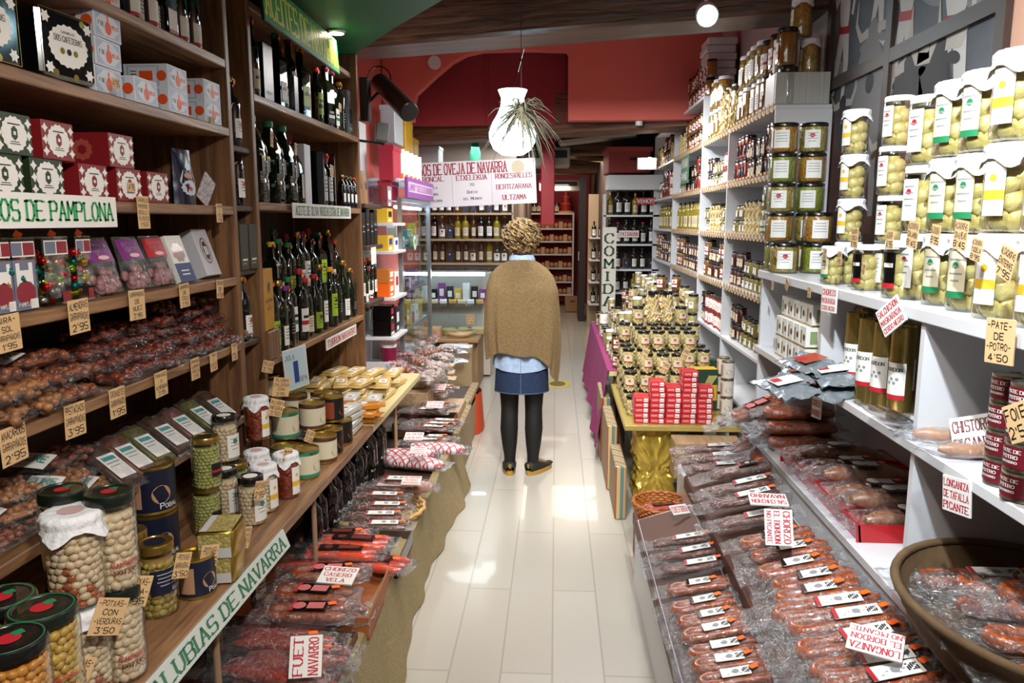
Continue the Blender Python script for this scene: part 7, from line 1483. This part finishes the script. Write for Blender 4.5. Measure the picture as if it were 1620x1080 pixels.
o = put('track_spotlight', 'bright round ceiling spotlight on the front beam above the right shelving', 'lamp', [('housing', MB().lathe([(.03, -.12), (.052, -.10), (.056, -.01), (.056, .006), (.050, .006), (.049, -.004)], 24).mesh('h', white_lam)), ('bulb', MB().lathe([(.001, -.003), (.048, -.003)], 26).mesh('b', glow('spot_bulb', 'cdf6ff', 40))), ('stem', MB().tube([(0, 0, -.11), (.0, .10, -.16)], .01, 8).mesh('s', white_lam))], q)
o.rotation_euler = (Vector((.35, .4, 1.0)) - Vector((q.x, q.y, q.z))).to_track_quat('Z', 'Y').to_euler()
q = U(532, 49, Z=2.498)
put('downlight', 'small round downlight set in the green soffit over the oil sign', 'lamp', [('ring', MB().lathe([(.036, -.012), (.045, -.006), (.046, -.0005)], 22).mesh('r', steel)), ('bulb', MB().lathe([(.001, -.013), (.034, -.013)], 20).mesh('b', glow('downlight_bulb', 'fff6e8', 25)))], q)
lamp('SPOT', 'downlight_light', (q.x, q.y, 2.47), (q.x - .12, q.y, 1.2), 22, (1, .95, .88), .03, 130, .8)
# black spotlight cylinder, ballast box, grey camera box
a = U(600, 130, Y=4.6); b = U(648, 178, Y=4.3)
ax = (Vector(b) - Vector(a)).normalized(); A = Vector(a); B = Vector(b)
put('wall_spotlight', 'black cylinder spotlight with a cable loop fixed beside the oil shelving', 'lamp', [('housing', MB().tube([A, A + ax * .01, B - ax * .005, B], [.045, .056, .056, .05], 20).mesh('h', M('lamp_black', '1a1614', .35))), ('ballast', MB().box((-1.09, 4.42, 2.28), (.05, .08, .24), 0, bev=.006).mesh('bal', M('lamp_black'))),
     ('cable', MB().tube([A + Vector((.07 * math.sin(t) - .0, .0, .07 * math.cos(t) + .02)) for t in [k * .45 for k in range(-5, 6)]], .0045, 6).mesh('cb', blackgl)), ('bracket', MB().tube([(-1.08, 4.42, 2.26), (A.x + .02, 4.55, A.z - .05), tuple(A + ax * .06)], .009, 8).mesh('br', M('lamp_black')))])
q = U(604, 210, Y=4.45)
put('speaker_box', 'small grey speaker on a black bracket beyond the oil shelving', 'speaker', [('housing', MB().box((0, 0, 0), (.075, .11, .10), 0, bev=.006).mesh('h', M('speaker_grey', '6a6866', .5))), ('bracket', MB().box((-.06, .0, -.062), (.16, .02, .014), 0).mesh('b', blackgl))], q, (0, .12, .3))
q = U(1011, 190, Y=6.76)
put('security_camera', 'small round white security camera on the second ceiling beam', 'camera', [('ball', MB().blob((0, 0, .03), .035, 0, nu=16, nv=10).mesh('b', white_lam)), ('lens', MB().lathe([(.001, 0), (.018, 0), (.016, .006)], 14).mesh('l', blackgl), [], {}), ('mount', MB().lathe([(.03, -.045), (.032, -.01), (.02, .0)], 16).mesh('m', white_lam))], (q.x, q.y, q.z))
bpy.data.objects[[o.name for o in bpy.data.objects if o.name.startswith('lens')][-1]].location = (-.01, -.034, .035)
bpy.data.objects[[o.name for o in bpy.data.objects if o.name.startswith('lens')][-1]].rotation_euler = (PI / 2, 0, 0)
q = U(679, 88, Y=6.4)
put('smoke_detector', 'round white smoke detector on the salmon arch wall', 'detector', MB().lathe([(.001, -.02), (.04, -.02), (.055, 0), (.055, .02)], 20).mesh('sd', white_lam), (q.x, 6.68, q.z), (PI / 2, 0, 0))
def acunit(px0, px1, py0, py1, Y, s):
    a = U(px0, py1, Y=Y); b = U(px1, py0, Y=Y); c = ((a.x + b.x) / 2, Y + .2, (a.z + b.z) / 2); w, h = b.x - a.x, b.z - a.z
    put('air_conditioner', s, 'air conditioner', [('housing', MB().box(c, (w, .4, h), 0, bev=.015).mesh('h', M('ac_white', 'b8b2a8', .5))), ('grille', MB().box((c[0], Y - .004, c[2] + h * .12), (w * .86, .012, h * .38), 0).mesh('g', M('ac_grille', '2a2826', .6)))])
acunit(838, 902, 232, 263, 9.15, 'white ceiling air conditioner behind the glowing lamp'); acunit(853, 918, 284, 302, 12.8, 'white ceiling air conditioner deep in the back room')
pbox(655, 694, 230, 270, 7.9, M('grey_case', '9a9896', .5), 'grey white case high above the cheese counter', .3); 
put('green_bottle_ornament', 'green bottle shaped ornament standing above the hanging cheese sign', 'ornament', MB().lathe([(.06, 0), (.06, .12), (.045, .16), (.03, .3), (.03, .33), (0, .33)], 20).mesh('go', M('ornament_green', '1c7a5c', .4)), (U(752, 262, Y=8.3).x, 8.3, 1.955 + .25))
put('ledge_box', 'long pale box under the green ornament behind the hanging sign', 'box', MB().box((-.98, 8.42, 2.08), (.9, .3, .24), 0, bev=.01).mesh('lb', M('grey_case')))
# ================================================================== PERSON
def limb(chain, rad, sub=2):
    pass
PX, PY = U(826, 500, Y=4.75).x, 4.75
verts, edges, rads = [], [], []
def V(p, r, par=None):
    verts.append(p); rads.append(r)
    if par is not None: edges.append((par, len(verts) - 1))
    return len(verts) - 1
pel = V((0, 0, .86), (.15, .11)); w1 = V((0, .005, 1.02), (.125, .09), pel); w2 = V((0, .0, 1.18), (.13, .09), w1); ch = V((0, .0, 1.28), (.125, .08), w2)
nk = V((0, .01, 1.385), (.055, .055), ch); n2 = V((0, .02, 1.44), (.052, .055), nk)
h1 = V((0, .035, 1.50), (.068, .082), n2); h2 = V((0, .04, 1.57), (.072, .088), h1); h3 = V((0, .03, 1.615), (.04, .05), h2)
for s in (-1, 1):
    fx = -.085 if s < 0 else .075
    hp_ = V((s * .085, 0, .80), (.085, .085), pel); th = V((s * .082, .005, .64), (.074, .078), hp_); kn = V((s * .078, .012, .44), (.052, .056), th)
    cf = V((s * .080, -.012, .31), (.052, .056), kn); an = V((s * .076, -.01, .09), (.033, .038), cf); hl_ = V((s * .076, -.015, .055), (.032, .036), an)
    ft = V((s * (.08 if s < 0 else .12), .06, .035), (.034, .026), hl_); V((s * (.085 if s < 0 else .16), .13, .028), (.030, .02), ft)
    sh = V((s * .128, .0, 1.285), (.046, .046), ch); el = V((s * .178, .035, 1.06), (.038, .038), sh); wr = V((s * .13, .22, 1.04), (.026, .024), el); pm = V((s * .095, .275, 1.045), (.036, .018), wr)
    for k in range(4):
        a0 = V((s * (.095 - .012 * k) + .0, .315, 1.06 - .018 * k), (.0095, .0095), pm); a1 = V((s * (.075 - .012 * k), .345, 1.058 - .018 * k), (.0088, .0088), a0); V((s * (.055 - .010 * k), .352, 1.05 - .018 * k), (.008, .008), a1)
    t0 = V((s * .075, .27, 1.075), (.011, .011), pm); V((s * .055, .30, 1.09), (.009, .009), t0)
me = bpy.data.meshes.new('body'); me.from_pydata(verts, edges, [])
person = bpy.data.objects.new('person', None); C.objects.link(person); person.location = (PX, PY - .05, 0); person.scale = (.98, .98, .98)
person['label'] = 'person seen from behind in tan knit poncho, denim skirt and black tights'; person['category'] = 'person'
skin = M('skin', 'b98468', .5)
body = bpy.data.objects.new('body', me); C.objects.link(body); body.parent = person
md = body.modifiers.new('skin', 'SKIN'); me.materials.append(skin)
for i, r in enumerate(rads): me.skin_vertices[0].data[i].radius = r
me.skin_vertices[0].data[0].use_root = True
body.modifiers.new('sub', 'SUBSURF').render_levels = 2; body.modifiers['sub'].levels = 2; md.use_smooth_shade = True
def pc(name, mb, mats, **k): return obj(name, mb.mesh(name, mats, 70), person, **k)
knit = M('tan_knit', 'd0b080', .95, n=(120, 1.2), c2='a88856')
nt = knit.node_tree; N = nt.nodes; tc = N.new('ShaderNodeTexCoord'); wv = N.new('ShaderNodeTexWave'); wv.inputs['Scale'].default_value = 40; wv.inputs['Distortion'].default_value = 9; wv.inputs['Detail'].default_value = 2; wv.inputs['Detail Scale'].default_value = 6
nt.links.new(tc.outputs['Object'], wv.inputs[0]); bpn = N.new('ShaderNodeBump'); bpn.inputs['Distance'].default_value = .012; nt.links.new(wv.outputs[1], bpn.inputs['Height']); nt.links.new(bpn.outputs[0], N['Principled BSDF'].inputs['Normal'])
f = MB()
def sw(u, v):
    a = 2 * PI * u; cx, sy = math.cos(a), math.sin(a)
    side = abs(cx)
    hem = .81 - .05 * max(0, -cx) ** 6 - .19 * max(0, cx) ** 2.6 + .01 * math.sin(a * 5)
    z = 1.395 - (1.395 - hem) * v
    t = v
    prof = [(0, .070), (.03, .112), (.08, .165), (.15, .202), (.26, .228), (.5, .240), (.7, .242), (.88, .232), (1, .222)]
    for (t0, r0), (t1, r1) in zip(prof, prof[1:]):
        if t <= t1: w = r0 + (r1 - r0) * (t - t0) / (t1 - t0); break
    d = (.075 + .090 * min(1, t * 3.2)) * (1 + .10 * math.sin(t * 3))
    fold = .010 * math.sin(a * 9 + t * 2) * t + .006 * math.sin(a * 17 + 1) * t
    return ((w + fold) * cx, (d + fold) * sy * (1.0 if sy < 0 else 1.25) + .01 + .02 * t * (1 if sy > 0 else 0), z)
f.surf(sw, 96, 44, 0, True)
pc('poncho', f, knit, label='loose tan knitted poncho')
f = MB(); f.lathe([(.050, 1.385), (.066, 1.375), (.074, 1.395), (.062, 1.425), (.055, 1.425)], 28, 0, sx=1.15, sy=1.0); f.v = [(x, y + .015, z) for x, y, z in f.v]
def sh_(u, v):
    a = 2 * PI * u; z = .86 - v * (.155 - .012 * math.cos(a * 2))
    return ((.165 + .018 * v + .005 * math.sin(a * 13)) * math.cos(a), (.125 + .012 * v + .005 * math.sin(a * 11)) * math.sin(a), z)
f.surf(sh_, 72, 10, 0, True)
pc('shirt', f, M('blue_shirt', '8aa4c8', .8, n=(40, .7), c2='b0c4e0', b=(30, .3)), label='pale blue shirt collar and hem')
f = MB(); f.surf(lambda u, v: ((.162 + .014 * v + .002 * math.sin(u * 60)) * math.cos(2 * PI * u), (.125 + .016 * v) * math.sin(2 * PI * u), .80 - .245 * v), 64, 12, 0, True)
f.surf(lambda u, v: ((.1765 + .001) * math.cos(2 * PI * u), (.1415 + .001) * math.sin(2 * PI * u), .558 + .004 * v), 64, 1, 1, True); f.box((0, -.142, .67), (.003, .004, .22), 1)
pc('skirt', f, (M('denim', '12223c', .85, n=(60, .8), c2='20365a', b=(200, .3)), M('denim_stitch', '5a708c', .8)), label='dark blue denim skirt')
tights = M('black_tights', '0a0809', .7)
for s in (-1, 1):
    f = MB(); f.tube([(s * .084, 0, .80), (s * .083, .003, .70), (s * .081, .005, .60), (s * .079, .010, .50), (s * .078, .012, .43), (s * .079, -.002, .37), (s * .080, -.012, .30), (s * .078, -.012, .20), (s * .076, -.010, .12), (s * .076, -.012, .07)], [.078, .074, .068, .060, .056, .056, .058, .049, .038, .036], 20)
    pc('tights_leg', f, tights)
    f = MB(); yaw = .1 if s < 0 else -.62
    Mx = Matrix.Translation((s * .077, -.015, 0)) @ Matrix.Rotation(yaw, 4, 'Z')
    f.T = Mx
    def shoe(u, v):
        y = -.055 + v * .245; a = PI * 2 * u; w = .036 + .010 * math.sin(min(1, v * 1.25) * PI) * 1.0; w *= (1 - max(0, v - .8) ** 2 * 9); w = max(.006, w) * (1 if v > .02 else .7)
        hgt = .088 - .045 * min(1, max(0, (v - .32) / .45)) if v > .02 else .06
        return (w * math.cos(a), y, .024 + (hgt - .024) * .5 + (hgt - .024) * .5 * math.sin(a))
    f.surf(shoe, 24, 24, 0, True)
    f.prism([((.040 + .006 * math.sin(k / 20 * PI)) * math.cos(2 * PI * k / 20), .067 + .128 * math.sin(2 * PI * k / 20)) for k in range(20)], .001, .027, 1, 'z')
    for k in range(4): f.tube([(-.022, .055 + k * .022, .082 - k * .010), (0, .058 + k * .022, .090 - k * .010), (.022, .055 + k * .022, .082 - k * .010)], .003, 6, 2)
    f.box((0, -.052, .06), (.02, .006, .03), 2, bev=.002)
    f.T = None
    pc('shoe', f, (M('shoe_dark', '1c1c16', .7), M('shoe_sole', 'b0883c', .6), M('shoe_trim', '8a7434', .7)), label='dark trainer with mustard sole')
# hair: curls over a cap
f = MB(); f.blob((0, .03, 1.545), .105, 0, (1.0, 1.02, 1.02), None, 22, 14)
r6 = random.Random(12)
for i in range(620):
    a = r6.uniform(0, 2 * PI); el = math.asin(r6.uniform(-.85, 1))
    if math.sin(a) > .55 and el < .45: continue
    d = Vector((math.cos(a) * math.cos(el), math.sin(a) * math.cos(el), math.sin(el))); p = Vector((0, .03, 1.54)) + Vector((d.x * .105, d.y * .11, d.z * .098)) * r6.uniform(.92, 1.06)
    t = d.cross(Vector((0, 0, 1))).normalized() if abs(d.z) < .95 else Vector((1, 0, 0)); b2 = d.cross(t); ph = r6.uniform(0, 6); rr_ = r6.uniform(.008, .016); Lc = r6.uniform(.02, .04); pts = []
    for k in range(7):
        th_ = ph + k * .8; pts.append(p + t * rr_ * math.cos(th_) + d * (rr_ * .9 * math.sin(th_) + .006) + b2 * (k / 6 - .4) * Lc + Vector((0, 0, -.006 * k / 6)))
    f.tube(pts, [.002, .0042, .005, .005, .0045, .0035, .001], 5, 0 if r6.random() < .6 else 1)
for i in range(170):
    x = r6.uniform(-.075, .075); k = 1 - abs(x) / .09; pts = [(x, -.065 * k - .01 * r6.random(), 1.49), (x * 1.0 + r6.uniform(-.014, .014), -.066 * k - .008 * r6.random(), 1.46), (x * .95 + r6.uniform(-.02, .02), -.058 * k, 1.428 + r6.random() * .02)]
    f.tube(pts, [.005, .0055, .002], 5, 1 if r6.random() < .7 else 0)
pc('hair', f, (M('hair_blond', 'b0966a', .6, n=(50, 1), c2='86693f'), M('hair_brown', '5c4428', .6, n=(50, 1), c2='3c2a18')))
# face features on the far side
f = MB()
for s in (-1, 1): f.blob((s * .028, .118, 1.535), .011, 0, nu=10, nv=8); f.blob((s * .028, .1275, 1.535), .005, 1, nu=8, nv=6)
pc('eyes', f, (white, M('iris', '4a3420', .3)))
f = MB(); f.blob((0, .128, 1.512), .013, 0, (.8, 1.1, 1.4), None, 10, 8); f.blob((0, .113, 1.48), .018, 1, (1.2, .4, .35), None, 12, 6)
for s in (-1, 1): f.blob((s * .078, .035, 1.52), .02, 0, (.35, .7, 1.2), None, 10, 8)
pc('face_features', f, (skin, M('lips', 'a05850', .5)))
